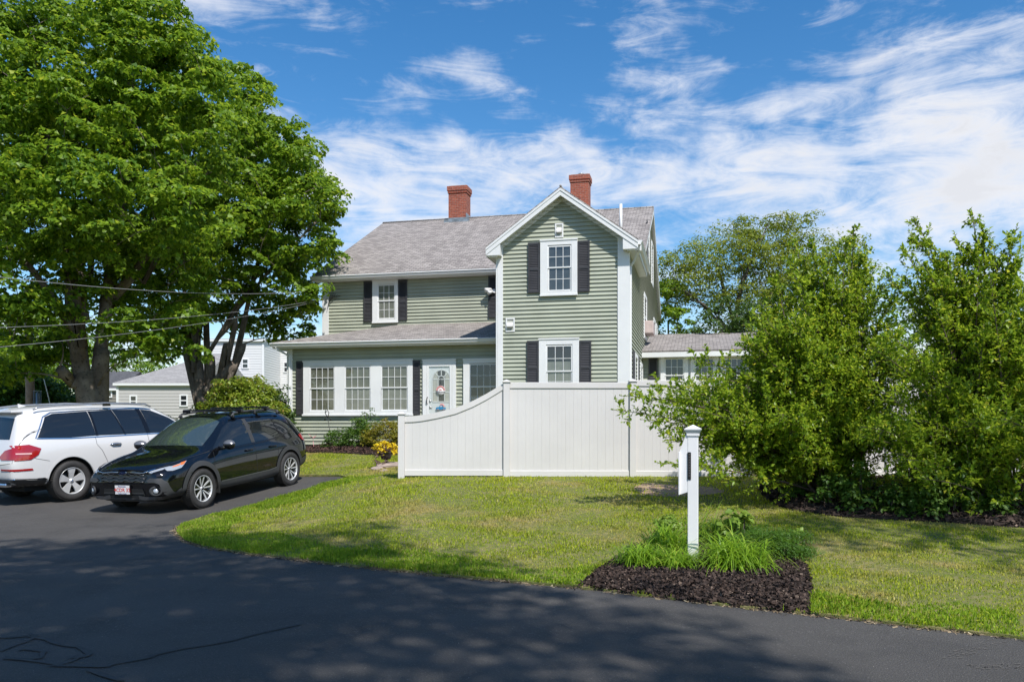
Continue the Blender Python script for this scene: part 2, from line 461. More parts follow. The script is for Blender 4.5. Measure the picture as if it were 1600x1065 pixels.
# the ground sheet reaches the horizon
def ground_sheet():
    xs = np.concatenate([[-600, -300, -150, -80, -50, -35], np.arange(-26, 26.1, 1.0), [35, 50, 80, 150, 300, 600]])
    ys = np.concatenate([[-200, -80, -30, -12], np.arange(-4, 44.1, 1.0), [55, 80, 120, 200, 350, 700, 1200]])
    X, Y = np.meshgrid(xs, ys); Z = h(X, Y) - .035
    V = np.stack([X.ravel(), Y.ravel(), Z.ravel()], 1); nx = len(xs)
    Fq = [(j * nx + i, j * nx + i + 1, (j + 1) * nx + i + 1, (j + 1) * nx + i) for j in range(len(ys) - 1) for i in range(nx - 1)]
    o = np_mesh('ground', V, Fq, m_far, smooth=True); tag(o, kind='structure')
ground_sheet()

edge_px = [(1600, 998), (1500, 987), (1400, 976), (1270, 961), (1150, 948), (1050, 936), (960, 925), (900, 918), (800, 909), (700, 900), (600, 890),
           (500, 879), (400, 867), (330, 857), (290, 846), (275, 831), (283, 820), (320, 808), (370, 796), (420, 783), (470, 768), (510, 756), (545, 747)]
edge = [gp(*p) for p in edge_px]
drive_back = [gp(530, 744.5), gp(470, 744.5), (-8, 20.0), (-14, 20.5), (-24, 20.8), (-60, 22)]
drive_poly = [(-60, -30), (60, -30), (60, -9), (30, -4), (14, 2.2), (8, 4.45)] + edge + drive_back
drive_poly = densify(drive_poly, .6)
driveway = sheet('driveway', drive_poly, .7, 0.0, m_asph)

jit = np.random.default_rng(3)
lawn_edge = []
for a in densify(edge + [(-6, 60)], .12):
    lawn_edge.append(a)
    if a[1] > 18.6: break
lawn_edge = [(a[0] + jit.normal(0, .022), a[1] + jit.normal(0, .022)) for a in densify(edge, .1) if a[1] < 21]
k_end = min(range(len(lawn_edge)), key=lambda i: abs(lawn_edge[i][1] - edge[-1][1]) + abs(lawn_edge[i][0] - edge[-1][0]))
lawn_edge = lawn_edge[:k_end + 1]
lawn_poly = [(30, 30), (30, -3.8), (14, 2.3), (8, 4.55)] + lawn_edge + [gp(530, 743), gp(470, 743), (-8, 20.1), (-14, 20.6), (-24, 20.9), (-24, 34), (-8, 36), (10, 36)]
lawn = sheet('lawn', lawn_poly, .6, .022, m_soil, skirt=.04)

# bed round the post, bed under the shrubs, bed along the porch
bed1 = [gp(905, 918.4), gp(930, 895), gp(965, 872), gp(1010, 856), gp(1080, 848), gp(1160, 848), gp(1225, 862), gp(1262, 888), gp(1268, 920), gp(1266, 960.2), gp(1200, 953.6), gp(1150, 948.2), gp(1050, 936.3), gp(960, 925.3)]

def mound(poly, hh):
    pl = np.array(poly); 
    def f(P):
        d = np.full(len(P), 9.)
        for i in range(len(pl)):
            a = pl[i]; b = pl[(i + 1) % len(pl)]; ab = b - a; t = np.clip(((P - a) @ ab) / max(ab @ ab, 1e-9), 0, 1)
            d = np.minimum(d, np.linalg.norm(P - (a + t[:, None] * ab), axis=1))
        return hh * np.clip(d / .5, 0, 1) ** .7
    return f
m1 = mound(bed1, .045)
sheet('mulch_bed', densify(bed1, .12), .12, .014, m_mulch, skirt=.05, bumpf=m1)
bed2 = smooth_poly([gp(1180, 752), gp(1195, 785), gp(1235, 800), gp(1300, 809), gp(1400, 815), gp(1500, 820), gp(1600, 828), (13, 10.2), (16, 15.6), (8, 15.6), gp(1200, 748)], 1)
m2f = mound(bed2, .09)
sheet('mulch_bed', densify(bed2, .3), .3, .030, m_mulch, skirt=.05, bumpf=m2f)

# chips of bark over the beds
def chips(name, poly, n, mf, off, size=(.012, .035)):
    pl = np.array(poly); lo, hi = pl.min(0), pl.max(0)
    P = rng.uniform(lo, hi, (n * 3, 2)); P = P[inpoly(P, poly)][:n]; n = len(P)
    z = h(P[:, 0], P[:, 1]) + off + (mf(P) if mf else 0) + rng.uniform(0, .012, n)
    C = np.stack([P[:, 0], P[:, 1], z], 1)
    a = rng.normal(size=(n, 3)) * (1, 1, .45); a /= np.linalg.norm(a, axis=1)[:, None]
    b = np.cross(a, rng.normal(size=(n, 3))); b /= np.linalg.norm(b, axis=1)[:, None]
    l = rng.uniform(*size, n)[:, None]; w = l * rng.uniform(.25, .55, (n, 1))
    V = np.stack([C - a * l - b * w, C + a * l - b * w * .6, C + a * l + b * w, C - a * l + b * w * .7], 1).reshape(-1, 3)
    Fq = np.arange(4 * n).reshape(-1, 4)
    return V, Fq
m_chip = leaf_mat('bark_chip', (.016, .011, .009), (.075, .048, .036), (.22, .16, .12), trans=0., rough=.85)
V1, F1 = chips('c', bed1, 26000, m1, .02)
V2, F2 = chips('c', bed2, 30000, m2f, .036, (.015, .05))
o = np_mesh('mulch', np.concatenate([V1, V2]), np.concatenate([F1, F2 + len(V1)]), m_chip); tag(o, kind='stuff')
tag(o, 'dark brown shredded bark mulch covering the planting beds', 'mulch')

# grass blades
bare = [smooth_poly([gp(985, 765), gp(1010, 755), gp(1060, 760), gp(1110, 762), gp(1140, 770), gp(1100, 776), gp(1050, 778), gp(1005, 775)], 1)]
def grass(name, poly, dens, hgt, wid, m, excl=(), seed=1, label=None, ymax=99, tilt=.45, ymin=-99):
    g = np.random.default_rng(seed); pl = np.array(poly); lo, hi = pl.min(0), pl.max(0)
    lo = lo.copy(); hi = hi.copy(); hi[1] = min(hi[1], ymax); lo[1] = max(lo[1], ymin)
    n = int(dens * (hi[0] - lo[0]) * (hi[1] - lo[1])); P = g.uniform(lo, hi, (n, 2))
    r = P[:, 0] / np.maximum(P[:, 1], 1); P = P[(np.abs(r) < .80) & (P[:, 1] > 3)]     # roughly what can be seen
    P = P[inpoly(P, poly)]
    for e in excl: P = P[~inpoly(P, e)]
    for e in bare: 
        mk = inpoly(P, e); P = P[~mk | (g.uniform(size=len(P)) < .25)]
    n = len(P)
    # tufts: height varies in patches
    tf = .75 + .35 * np.sin(P[:, 0] * 3.1 + np.sin(P[:, 1] * 2.3) * 2) * np.sin(P[:, 1] * 2.7 + 1)
    C = np.stack([P[:, 0], P[:, 1], h(P[:, 0], P[:, 1]) + .018], 1)
    az = g.uniform(0, 2 * math.pi, n); ln = g.normal(0, tilt, n)
    H = hgt * g.uniform(.5, 1.25, n) * tf
    s = np.stack([np.cos(az), np.sin(az), np.zeros(n)], 1); t = np.stack([-np.sin(az), np.cos(az), np.zeros(n)], 1)
    W = wid * g.uniform(.6, 1.3, n)
    mid = C + t * (np.sin(ln) * H * .4)[:, None] + np.array([0, 0, 1]) * (np.cos(ln) * H * .6)[:, None]
    tip = mid + t * (np.sin(ln * 2) * H * .5)[:, None] + np.array([0, 0, 1]) * (np.cos(ln * 2) * H * .45)[:, None]
    V = np.stack([C - s * W[:, None], C + s * W[:, None], mid + s * (W * .8)[:, None], tip, mid - s * (W * .8)[:, None]], 1).reshape(-1, 3)
    Fq = np.arange(5 * n).reshape(-1, 5)
    o = np_mesh(name, V, Fq, m); tag(o, label, 'grass', kind='stuff'); return o
m_grass = leaf_mat('grass_blade', (.19, .29, .012), (.47, .52, .028), (.62, .52, .22), trans=.4, rough=.6, patch=(.50, .42, .13), pscale=.55)
m_grass2 = leaf_mat('edge_grass', (.14, .26, .014), (.32, .46, .03), (.38, .38, .09), trans=.45, rough=.55)
# lush strip along the driveway edge
ed = np.array(densify(edge, .1))
def near_edge(P, d0):
    out = np.full(len(P), 9.)
    for i in range(0, len(ed), 2): out = np.minimum(out, np.hypot(P[:, 0] - ed[i, 0], P[:, 1] - ed[i, 1]))
    return out < d0
LX = [bed1, bed2]
grass('grass', lawn_poly, 1900, .042, .0042, m_grass, LX, 1, 'short sunlit lawn grass patched with dry tan blades', ymax=13)
grass('grass', lawn_poly, 1000, .048, .0058, m_grass, LX, 2, 'lawn grass running up to the white fence and the house beds', ymin=13, ymax=26)
strip = [(a[0], a[1]) for a in edge]
inner = []
for i, a in enumerate(edge):
    p = np.array(edge[max(i - 1, 0)]); q = np.array(edge[min(i + 1, len(edge) - 1)]); t = (q - p) / np.linalg.norm(q - p)
    nrm = np.array([t[1], -t[0]])
    inner.append(tuple(np.array(a) + nrm * (.75 + .25 * math.sin(i * 2.1))))
strip_poly = strip + inner[::-1]
grass('grass', strip_poly, 2600, .062, .0048, m_grass2, [bed1], 3, 'lush bright green grass fringe along the curved driveway edge')
sheet('bare_patch', densify(bare[0], .2), .2, .026, m_dry)

# crack sealant lines on the asphalt
m_tar = mat('tar', (.050, .047, .045), .9, var=.15)
def ribbon(pts_px, w, off=.004):
    P = [onground(*p) for p in pts_px]; n = len(P)
    # spline
    Q = []
    for i in range(n - 1):
        p0, p1, p2, p3 = P[max(i - 1, 0)], P[i], P[i + 1], P[min(i + 2, n - 1)]
        for k in range(8):
            t = k / 8; Q.append(.5 * ((2 * p1) + (p2 - p0) * t + (2 * p0 - 5 * p1 + 4 * p2 - p3) * t * t + (3 * p1 - 3 * p2 + p0 - p3) * t ** 3))
    Q.append(P[-1]); vs = []
    Q = [sum(Q[max(0, i - 3):i + 4], Vector()) / len(Q[max(0, i - 3):i + 4]) for i in range(len(Q))]
    for i, q in enumerate(Q):
        d = (Q[min(i + 1, len(Q) - 1)] - Q[max(i - 1, 0)]); nn = Vector((-d.y, d.x, 0)).normalized()
        ww = w * (.7 + .5 * abs(math.sin(i * .23))) * (1 if 0 < i < len(Q) - 1 else .3)
        for sgn in (-1, 1):
            p = q + nn * ww * sgn; vs.append((p.x, p.y, hz(p.x, p.y) + off + i * 4e-5 + sgn * 1e-5))
    return vs, [(2 * i, 2 * i + 1, 2 * i + 3, 2 * i + 2) for i in range(len(Q) - 1)]
tb = MB()
for i, (pl, w) in enumerate([([(470, 975), (420, 986), (360, 1000), (300, 1013), (230, 1024), (160, 1040), (90, 1043), (20, 1030), (-40, 1022)], .035),
              ([(-20, 1000), (40, 995), (80, 998), (110, 1012), (140, 1020), (130, 1030), (100, 1026)], .035),
              ([(0, 1018), (30, 1005), (60, 993), (50, 989), (40, 992)], .03),
              ([(0, 1024), (60, 1030), (75, 1020), (40, 1013), (5, 1016)], .03),
              ([(60, 1044), (130, 1028), (120, 1022)], .02), ([(140, 1045), (180, 1062), (230, 1075)], .04)]):
    v, f = ribbon(pl, w * .5, .006 + .0006 * i); tb.add(v, f)
o = tb.build('crack_sealant', m_tar, fix=False); tag(o, kind='structure')
# pale tyre tread prints
m_dust = mat('tyre_dust', (.13, .115, .10), .9)
tm = MB()
for (px0, py0, px1, py1, nn, wd) in [(1480, 1028, 1560, 1000, 26, .10), (1520, 1042, 1610, 1040, 20, .09)]:
    a = onground(px0, py0); b = onground(px1, py1)
    for i in range(nn):
        c = a.lerp(b, i / nn)
        for k in range(4):
            if random.random() < .45: continue
            d = (b - a).normalized(); nrm = Vector((-d.y, d.x, 0)); p = c + nrm * (k - 1.5) * wd / 3 + d * random.uniform(-.01, .01)
            q = .006 * random.uniform(.5, 1.2)
            tm.add([(p.x - q * 2, p.y - q, hz(p.x, p.y) + .005), (p.x + q * 2, p.y - q * .4, hz(p.x, p.y) + .005), (p.x + q * 2, p.y + q, hz(p.x, p.y) + .005), (p.x - q * 2, p.y + q * .5, hz(p.x, p.y) + .005)], [(0, 1, 2, 3)])
o = tm.build('tyre_print', m_dust, fix=False); tag(o, kind='structure')

# tan grit and dead grass gathered where the lawn meets the asphalt, and fine grit over the drive
def edge_bits():
    g = np.random.default_rng(9); E = np.array(densify(edge, .02)); n = 7000
    P = E[g.integers(0, len(E), n)] + g.normal(0, .035, (n, 2)); z = h(P[:, 0], P[:, 1]) + .006
    C = np.stack([P[:, 0], P[:, 1], z], 1); a = unit_(g.normal(size=(n, 3)) * (1, 1, .25)); b = unit_(np.cross(a, g.normal(size=(n, 3))))
    l = g.uniform(.006, .028, n)[:, None]; w = np.minimum(l * .3, .005)
    V = np.stack([C - a * l - b * w, C + a * l - b * w, C + a * l + b * w, C - a * l + b * w], 1).reshape(-1, 3)
    o = np_mesh('edge_litter', V, np.arange(4 * n).reshape(-1, 4), leaf_mat('litter', (.10, .07, .045), (.30, .23, .14), (.45, .38, .25), trans=0, rough=.9)); tag(o, 'tan litter and dead grass along the edge of the driveway', 'litter', kind='stuff')
    n = 9000; P = g.uniform((-9, 4.6), (6, 16), (n, 2)); P = P[inpoly(P, drive_poly)]; n = len(P)
    C = np.stack([P[:, 0], P[:, 1], h(P[:, 0], P[:, 1]) + .004], 1); s_ = g.uniform(.0015, .0045, (n, 1)); u = np.array([1, 0, 0]); v = np.array([0, 1, 0]); q = g.uniform(-.4, .4, (n, 1))
    V = np.stack([C - u * s_, C - v * s_ * (1 + q), C + u * s_, C + v * s_], 1).reshape(-1, 3); V[:, 2] += np.tile([0, .002, .001, .002], n)
    o = np_mesh('grit', V, np.arange(4 * n).reshape(-1, 4), leaf_mat('grit', (.10, .10, .10), (.24, .23, .21), (.5, .45, .38), trans=0, rough=.9)); tag(o, 'pale grit scattered over the asphalt driveway', 'grit', kind='stuff')
def unit_(a): return a / np.maximum(np.linalg.norm(a, axis=-1, keepdims=True), 1e-9)
edge_bits()
# ------------------------------------------------------------------ the green house
HO = (3.20, 22.8); HA = -math.atan(292 / 1290)
HU = Vector((math.cos(HA), math.sin(HA), 0)); HD = Vector((-math.sin(HA), math.cos(HA), 0))
GZ = 1.0                                             # base of the house
def hs(px, t):
    """house coordinate s on the plane t=const under a pixel column"""
    r = (px - 800) / F; ax = HO[0] + HD.x * t; ay = HO[1] + HD.y * t
    return (r * ay - ax) / (HU.x - r * HU.y)
def hzz(py, s, t):
    y = HO[1] + HD.y * t + HU.y * s; return EYE + (670 - py) / F * y - GZ
def ht(px, s):
    r = (px - 800) / F; ax = HO[0] + HU.x * s; ay = HO[1] + HU.y * s
    return (r * ay - ax) / (HD.x - r * HD.y)

m_side = mat('green_siding', (.350, .368, .288), .55, var=.08, vscale=1.3, bump=.12, bscale=40)
m_white = mat('white_trim', (.72, .72, .715), .45, var=.03, vscale=2)
m_whitev = mat('white_vinyl', (.76, .745, .735), .4, var=.04, vscale=1.2)
m_shut = mat('shutter_black', (.038, .037, .041), .5, var=.15, vscale=3)
m_shingle = brick_mat('grey_shingles', (.35, .315, .29), (.205, .182, .168), (.09, .08, .078), .24, .13, .010, rough=.95, bump=.9, noise_mix=.34)
m_brick = brick_mat('red_brick', (.34, .085, .045), (.24, .055, .032), (.30, .20, .16), .21, .072, .007, rough=.85, bump=.5, noise_mix=.4)
m_glass = glass_mat('window_glass', (.03, .033, .034), .72)
m_room = mat('room_dark', (.035, .036, .036), .9)
m_roomb = mat('room_blind', (.30, .285, .22), .9, var=.15, vscale=3)
m_blindg = mat('grey_blind', (.12, .125, .13), .8, var=.2, vscale=5)
m_curt = mat('curtain', (.46, .45, .40), .9, var=.12, vscale=6)
m_lead = mat('lead_flashing', (.33, .36, .38), .45, .6, var=.3, vscale=6)
m_metal = mat('grey_metal', (.45, .45, .45), .4, .8)
m_dark = mat('dark_metal', (.02, .02, .02), .5)

house = empty('green_house', (HO[0], HO[1], GZ), HA, 'two-storey green clapboard house with white trim, black shutters and two brick chimneys', 'house')

def siding(name, fn, z0, z1, axis, out, coord, parent, m, ex=.1143, lap=.040):
    """lapped courses. fn(z)->(a,b) clip of the wall at height z. axis 's': wall at t=coord facing out(-1/+1 along t); axis 't': wall at s=coord"""
    mb = MB(); z = z0
    while z < z1 - 1e-4:
        zt = min(z + ex, z1); a0, b0 = fn(z + 1e-4); a1, b1 = fn(zt)
        if b0 > a0 + .01:
            if b1 < a1: a1 = b1 = (a1 + b1) / 2
            lo = coord + out * lap; hi = coord + out * .002; lb = coord
            P = (lambda u, w, zz: (u, w, zz)) if axis == 's' else (lambda u, w, zz: (w, u, zz))
            zs = z + .012
            mb.quad(P(a0, lo, z), P(b0, lo, z), P(b0, lo - out * .002, zs), P(a0, lo - out * .002, zs))
            mb.quad(P(a0, lo - out * .002, zs), P(b0, lo - out * .002, zs), P(b1, hi, zt), P(a1, hi, zt))
            mb.quad(P(a0, lb, z), P(b0, lb, z), P(b0, lo, z), P(a0, lo, z))
        z = zt
    # backing
    return mb.build(name, m, parent)

ZE = 5.83           # wing eave (underside) above the base
W = -3.67           # wing left wall (s)
APX = 7.28          # wing ridge above the base (outer roof surface)
RH = (APX - 5.74) / (abs(W) / 2 + .28)             # wing roof slope
def wing_top(s): return APX - abs(s - W / 2) * RH
TM = 4.10           # main wall plane
TR, TB_, SL = 10.4, 16.8, hs(506.8, TM)
ZR = 9.38; ZME = 5.92                                # main ridge, main eave (roof top edge) above base
TEV = 3.72                                            # eave line of the main roof
MS = (ZR - ZME) / (TR - TEV)
TP = 1.39; SP = hs(452, TP); ZP = 3.16               # porch wall, left corner, wall top

# walls
def wf(z):
    if z < wing_top(W) - .12: return (W, 0)
    q = (APX - .12 - z) / RH; return (W / 2 - q, W / 2 + q)
siding('wall', wf, -.3, APX - .14, 's', -1, 0, house, m_side)
def wr(z):            # right wall plane s=0: wing part and the main gable end
    zf = ZR - .10
    f = 0 if z < ZE - .02 else (TEV + .25 + max(0, (z - ZME)) / MS)
    b = TB_ if z < ZME else TB_ - (z - ZME) / MS
    return (f, b) if z < zf else (TR, TR)
siding('wall', wr, -.3, ZR - .12, 't', 1, 0, house, m_side)
siding('wall', lambda z: (SL, W), 2.4, ZME - .16, 's', -1, TM, house, m_side)
siding('wall', lambda z: (0 - .001, TM) if z < ZE else (0, 0), -.3, ZE, 't', -1, W, house, m_side)
siding('wall', lambda z: (TM, TB_) if z < ZME else (TM + (z - ZME) / MS, TB_ - (z - ZME) / MS), -.3, ZR - .12, 't', -1, SL, house, m_side)
siding('porch_wall', lambda z: (SP, W), .06, ZP, 's', -1, TP, house, m_side)
siding('porch_wall', lambda z: (TP, TM + 4), .06, ZP, 't', -1, SP, house, m_side)
fb = MB(); fb.box((SP + .03, TP + .03, -.6), (W - .001, TM, .06)); fb.build('foundation', mat('foundation', (.22, .21, .20), .9, var=.2), house, fix=True)
# solid core behind the siding so that no wall is paper-thin
cb = MB()
cb.slab([(W + .01, .01, -.4), (-.01, .01, -.4), (-.01, .01, wing_top(0) - .16), (W / 2, .01, APX - .16), (W + .01, .01, wing_top(W) - .16)], (0, 7.0, 0))
cb.slab([(SL + .01, TM + .01, -.4), (SL + .01, TM + .01, ZME - .1), (SL + .01, TR, ZR - .14), (SL + .01, TB_, ZME - .1), (SL + .01, TB_, -.4)], (-SL - .02, 0, 0))
cb.box((SP + .01, TP + .01, .0), (W, TM, ZP - .02))
cb.build('sheathing', m_side, house)

# corner boards
def cbd(s0, s1, t, z0, z1, side=0, sw=.12):
    mb = MB(); mb.bev((s0, t - .056, z0), (s1, t + .004, z1), .004)
    if side: 
        e = s1 if side > 0 else s0
        mb.bev((e - .004, t - .056, z0), (e + side * .05, t + sw, z1), .004)
    return mb.build('corner_board', m_white, house)
cbd(W - .02, hs(786.3, 0), 0, -.3, ZE, -1)
cbd(hs(965.3, 0), .002, 0, -.3, ZE, 1, .14)
cbd(SL - .01, hs(514.2, TM), TM, 2.4, ZME - .22, -1)
cbd(SP - .01, SP + .13, TP, .05, ZP, -1)

# roofs ------------------------------------------------------------
def roofslab(mb, p, th=.07):
    p = [Vector(q) for q in p]; n = (p[1] - p[0]).cross(p[2] - p[0]).normalized()
    if n.z < 0: n = -n
    mb.slab(p, -n * th); return mb
FO = -.30                                            # wing roof front overhang
rw = MB(); OV = .30
zl = wing_top(W - OV)
tb = lambda z: TEV + (z - ZME) / MS + .3
for e in (W - OV, OV):
    roofslab(rw, [(W / 2, FO, APX), (e, FO, zl), (e, max(TM, tb(zl)), zl), (W / 2, tb(APX), APX)])
rw.build('roof', m_shingle, house)
rm = MB()
SLO, SRO = hs(487, TEV), .16
roofslab(rm, [(SLO, TEV, ZME), (SRO, TEV, ZME), (SRO, TR, ZR), (SLO, TR, ZR)])
roofslab(rm, [(SLO, TR, ZR), (SRO, TR, ZR), (SRO, TB_ + .4, ZME), (SLO, TB_ + .4, ZME)])
main_roof = rm.build('roof', m_shingle, house)
# ridge caps
rc = MB()
for a, b in (((SLO, TR, ZR + .012), (SRO, TR, ZR + .012)), ((W / 2, FO, APX + .012), (W / 2, tb(APX), APX + .012))):
    rc.tube([a, b], .035, 6)
rc.build('ridge_cap', m_shingle, house)
# porch roof with a hip on the left
PE = TP - .40; PL = SP - .40; PZ = ZP + .14; PT = hzz(505.5, -7, TM)
HT = SL + (TM - PE) * .86
pr = MB()
roofslab(pr, [(PL, PE, PZ), (W, PE, PZ), (W, TM, PT), (PL + (TM - PE), TM, PT)])
roofslab(pr, [(PL, PE, PZ), (PL + (TM - PE), TM, PT), (PL + (TM - PE), TM + 4, PT), (PL, TM + 4, PZ)])
pr.build('porch_roof', m_shingle, house)

# wing rake boards (white), returns, frieze
for sg in (-1, 1):
    rk = MB()
    e = W / 2 + sg * (abs(W) / 2 + OV + .0)
    def seg(t0, t1, d0, d1):
        a = Vector((W / 2, t0, APX - d0)); b = Vector((e, t0, zl - d0))
        rk.slab([a, b, b - Vector((0, 0, d1 - d0)), a - Vector((0, 0, d1 - d0))], (0, t1 - t0, 0))
    seg(FO - .02, FO + .02, .075, .25)
    seg(FO - .035, FO - .018, .05, .115)
    # soffit of the rake
    a = Vector((W / 2, FO + .02, APX - .20)); b = Vector((e, FO + .02, zl - .20))
    rk.slab([a, b, b + Vector((0, abs(FO) + .02, 0)), a + Vector((0, abs(FO) + .02, 0))], (0, 0, .04))
    # frieze on the wall under the rake
    e2 = W / 2 + sg * (abs(W) / 2)
    a = Vector((W / 2, -.035, APX - .20)); b = Vector((e2, -.035, wing_top(W) - .20))
    rk.slab([a, b, b - Vector((0, 0, .13)), a - Vector((0, 0, .13))], (0, .03, 0))
    # boxed return
    x0, x1 = (e2 - .10 * sg * 0, e)
    rk.slab([(e, FO - .004, zl - .08), (e, FO - .004, zl - .27), (e2 - sg * .11, FO - .004, zl - .27), (e2 - sg * .11, FO - .004, zl + .04), (e2, FO - .004, wing_top(e2) - .16)], (0, abs(FO) + .0, 0))
    rk.build('rake_board', m_white, house)
# eave soffit of the wing, right and left
sf = MB()
sf.box((.0, FO + .03, zl - .30), (OV - .02, TEV + .1, zl - .26)); sf.box((W, FO + .03, zl - .30), (W - OV + .02, TM - .1, zl - .26))
sf.box((OV - .03, FO + .03, zl - .30), (OV - .005, TEV + .1, zl - .06)); sf.box((W - OV + .03, FO + .03, zl - .3), (W - OV + .005, TM - .1, zl - .06))
# main eave soffit + fascia
sf.box((SLO + .03, TEV + .03, ZME - .20), (W + .1, TM, ZME - .17))
sf.box((SLO + .02, TEV + .01, ZME - .20), (W + .1, TEV + .035, ZME - .055))
# porch soffit + fascia
sf.box((PL + .03, PE + .03, PZ - .19), (W, TP + .02, PZ - .16)); sf.box((PL + .02, PE + .012, PZ - .19), (W, PE + .04, PZ - .05))
sf.box((PL + .012, PE + .03, PZ - .19), (PL + .04, TM + 4, PZ - .05)); sf.box((PL + .03, TP, PZ - .19), (SP, TM + 4, PZ - .16))
sf.build('soffit', m_white, house)
# rake trim on the right gable of the main house and the left one
for s_, o_ in ((SRO, -.03), (SLO, .03)):
    rg = MB()
    for t0, z0 in ((TEV, ZME), (TB_ + .4, ZME)):
        a = Vector((s_, t0, z0 - .07)); b = Vector((s_, TR, ZR - .07))
        rg.slab([a, b, b - Vector((0, 0, .18)), a - Vector((0, 0, .18))], (o_, 0, 0))
        a = Vector((s_ + o_, t0, z0 - .20)); b = Vector((s_ + o_, TR, ZR - .20))
        rg.slab([a, b, b + Vector((0, 0, .03)), a + Vector((0, 0, .03))], (-.14 if s_ > 0 else .14, 0, 0))
    rg.build('rake_board', m_white, house)
# gutters
def gutter(a, b, z):
    a = Vector(a); b = Vector(b); d = (b - a).normalized(); n = d.cross(Vector((0, 0, 1)))
    prof = [(0, 0), (.105, .0), (.12, -.02), (.095, -.05), (.07, -.115), (0, -.115)]
    pa = [a + n * x + Vector((0, 0, z + y)) for x, y in prof]
    mb = MB(); mb.slab(pa, b - a); return mb.build('gutter', m_white, house)
gutter((SLO - .02, TEV, 0), (W + .02, TEV, 0), ZME - .045)
gutter((PL - .02, PE, 0), (W - .01, PE, 0), PZ - .03)
gutter((OV, FO + .02, 0), (OV, TEV + .1, 0), zl - .04)
def spout(pts, r=.038):
    mb = MB(); mb.tube(pts, r, 6, smooth=False); return mb.build('downspout', m_white, house)
spout([(OV + .05, FO + .12, zl - .15), (OV + .05, FO + .14, zl - .28), (.16, .16, zl - .52), (.055, .2, zl - .66), (.055, .2, 2.0), (.055, .2, -.3)])
spout([(PL + .15, PE - .05, PZ - .14), (PL + .2, PE + .02, PZ - .22), (SP + .04, TP - .07, PZ - .42), (SP + .04, TP - .07, .1)])
spout([(W - OV + .02, 1.0, zl - .2), (W - OV + .1, 1.0, zl - .4), (W - .06, 1.0, zl - .6), (W - .06, 1.0, PZ + .2)], .03)

# windows -----------------------------------------------------------
def window(s0, s1, z0, z1, g, cols, t, rows=(2, 2), mr=None, back=None, curt=None, casing=True, parent=None, name='window'):
    """s0..z1 casing outside; g=(gs0,gs1,gz0,gz1) glass; wall plane t facing -t"""
    parent = parent or house; tb0 = t; t = t - .040
    gs0, gs1, gz0, gz1 = g; mb = MB(); d = .055
    if casing:
        mb.bev((s0, t - d, z0), (gs0 - .035, tb0, z1), .006); mb.bev((gs1 + .035, t - d, z0), (s1, tb0, z1), .006)
        mb.bev((gs0 - .036, t - d, z0), (gs1 + .036, tb0, gz0 - .05), .006); mb.bev((gs0 - .036, t - d, gz1 + .05), (gs1 + .036, tb0, z1), .006)
        mb.bev((s0 - .012, t - d - .018, z1 - .03), (s1 + .012, t - d + .004, z1 + .012), .004)
        mb.bev((s0 - .01, t - d - .015, z0 - .02), (s1 + .01, t - d + .01, z0 + .03), .004)
    else:
        mb.bev((gs0 - .05, t - d, gz0 - .06), (gs0 - .036, t, gz1 + .06), .003); mb.bev((gs1 + .036, t - d, gz0 - .06), (gs1 + .05, t, gz1 + .06), .003)
        mb.box((gs0 - .045, t - d + .004, gz0 - .055), (gs1 + .045, t, gz0 - .036)); mb.box((gs0 - .045, t - d + .004, gz1 + .036), (gs1 + .045, t, gz1 + .055))
    w = mb.build(name, m_white, parent)
    if mr is None: mr = (gz0 + gz1) / 2
    sb = MB(); st = .036
    yo, yi = t - .040, t - .022                         # upper sash proud, lower set back
    def sash(a0, a1, b0, b1, y, nr):
        sb.box((a0 - st, y, b0 - st), (a0, y + .022, b1 + st)); sb.box((a1, y, b0 - st), (a1 + st, y + .022, b1 + st))
        sb.box((a0, y, b0 - st), (a1, y + .022, b0)); sb.box((a0, y, b1), (a1, y + .022, b1 + st))
        for i in range(1, cols): 
            x = a0 + (a1 - a0) * i / cols; sb.box((x - .0075, y + .004, b0), (x + .0075, y + .018, b1))
        for i in range(1, nr):
            zz = b0 + (b1 - b0) * i / nr; sb.box((a0, y + .005, zz - .0075), (a1, y + .017, zz + .0075))
    sash(gs0, gs1, mr + .02, gz1, yo, rows[0]); sash(gs0 + .006, gs1 - .006, gz0, mr - .02, yi, rows[1])
    sb.build('sash', m_white, w)
    pn = MB(); pn.quad((gs0, t - .0275, mr), (gs1, t - .0275, mr), (gs1, t - .0275, gz1), (gs0, t - .0275, gz1)); pn.quad((gs0, t - .0115, gz0), (gs1, t - .0115, gz0), (gs1, t - .0115, mr), (gs0, t - .0115, mr)); pn.build('pane', m_glass, w, fix=False)
    bk = MB(); bk.box((gs0 - .03, t - .006, gz0 - .03), (gs1 + .03, t - .004, gz1 + .03)); bk.build('room_shade', back or m_room, w)
    if curt:
        cm = MB(); z_a, z_b, amp, gap = curt; k = 28; vs = []
        for i in range(k + 1):
            x = gs0 + (gs1 - gs0) * i / k; y = t - .0085 + .0015 * math.sin(i * 1.9)
            vs += [(x, y, gz0 + (gz1 - gz0) * z_a), (x, y, gz0 + (gz1 - gz0) * z_b)]
        cm.add(vs, [(2 * i, 2 * i + 2, 2 * i + 3, 2 * i + 1) for i in range(k) if not (gap and abs(i - k / 2) < gap * k)])
        cm.build('curtain', m_curt, w, fix=False)
    return w

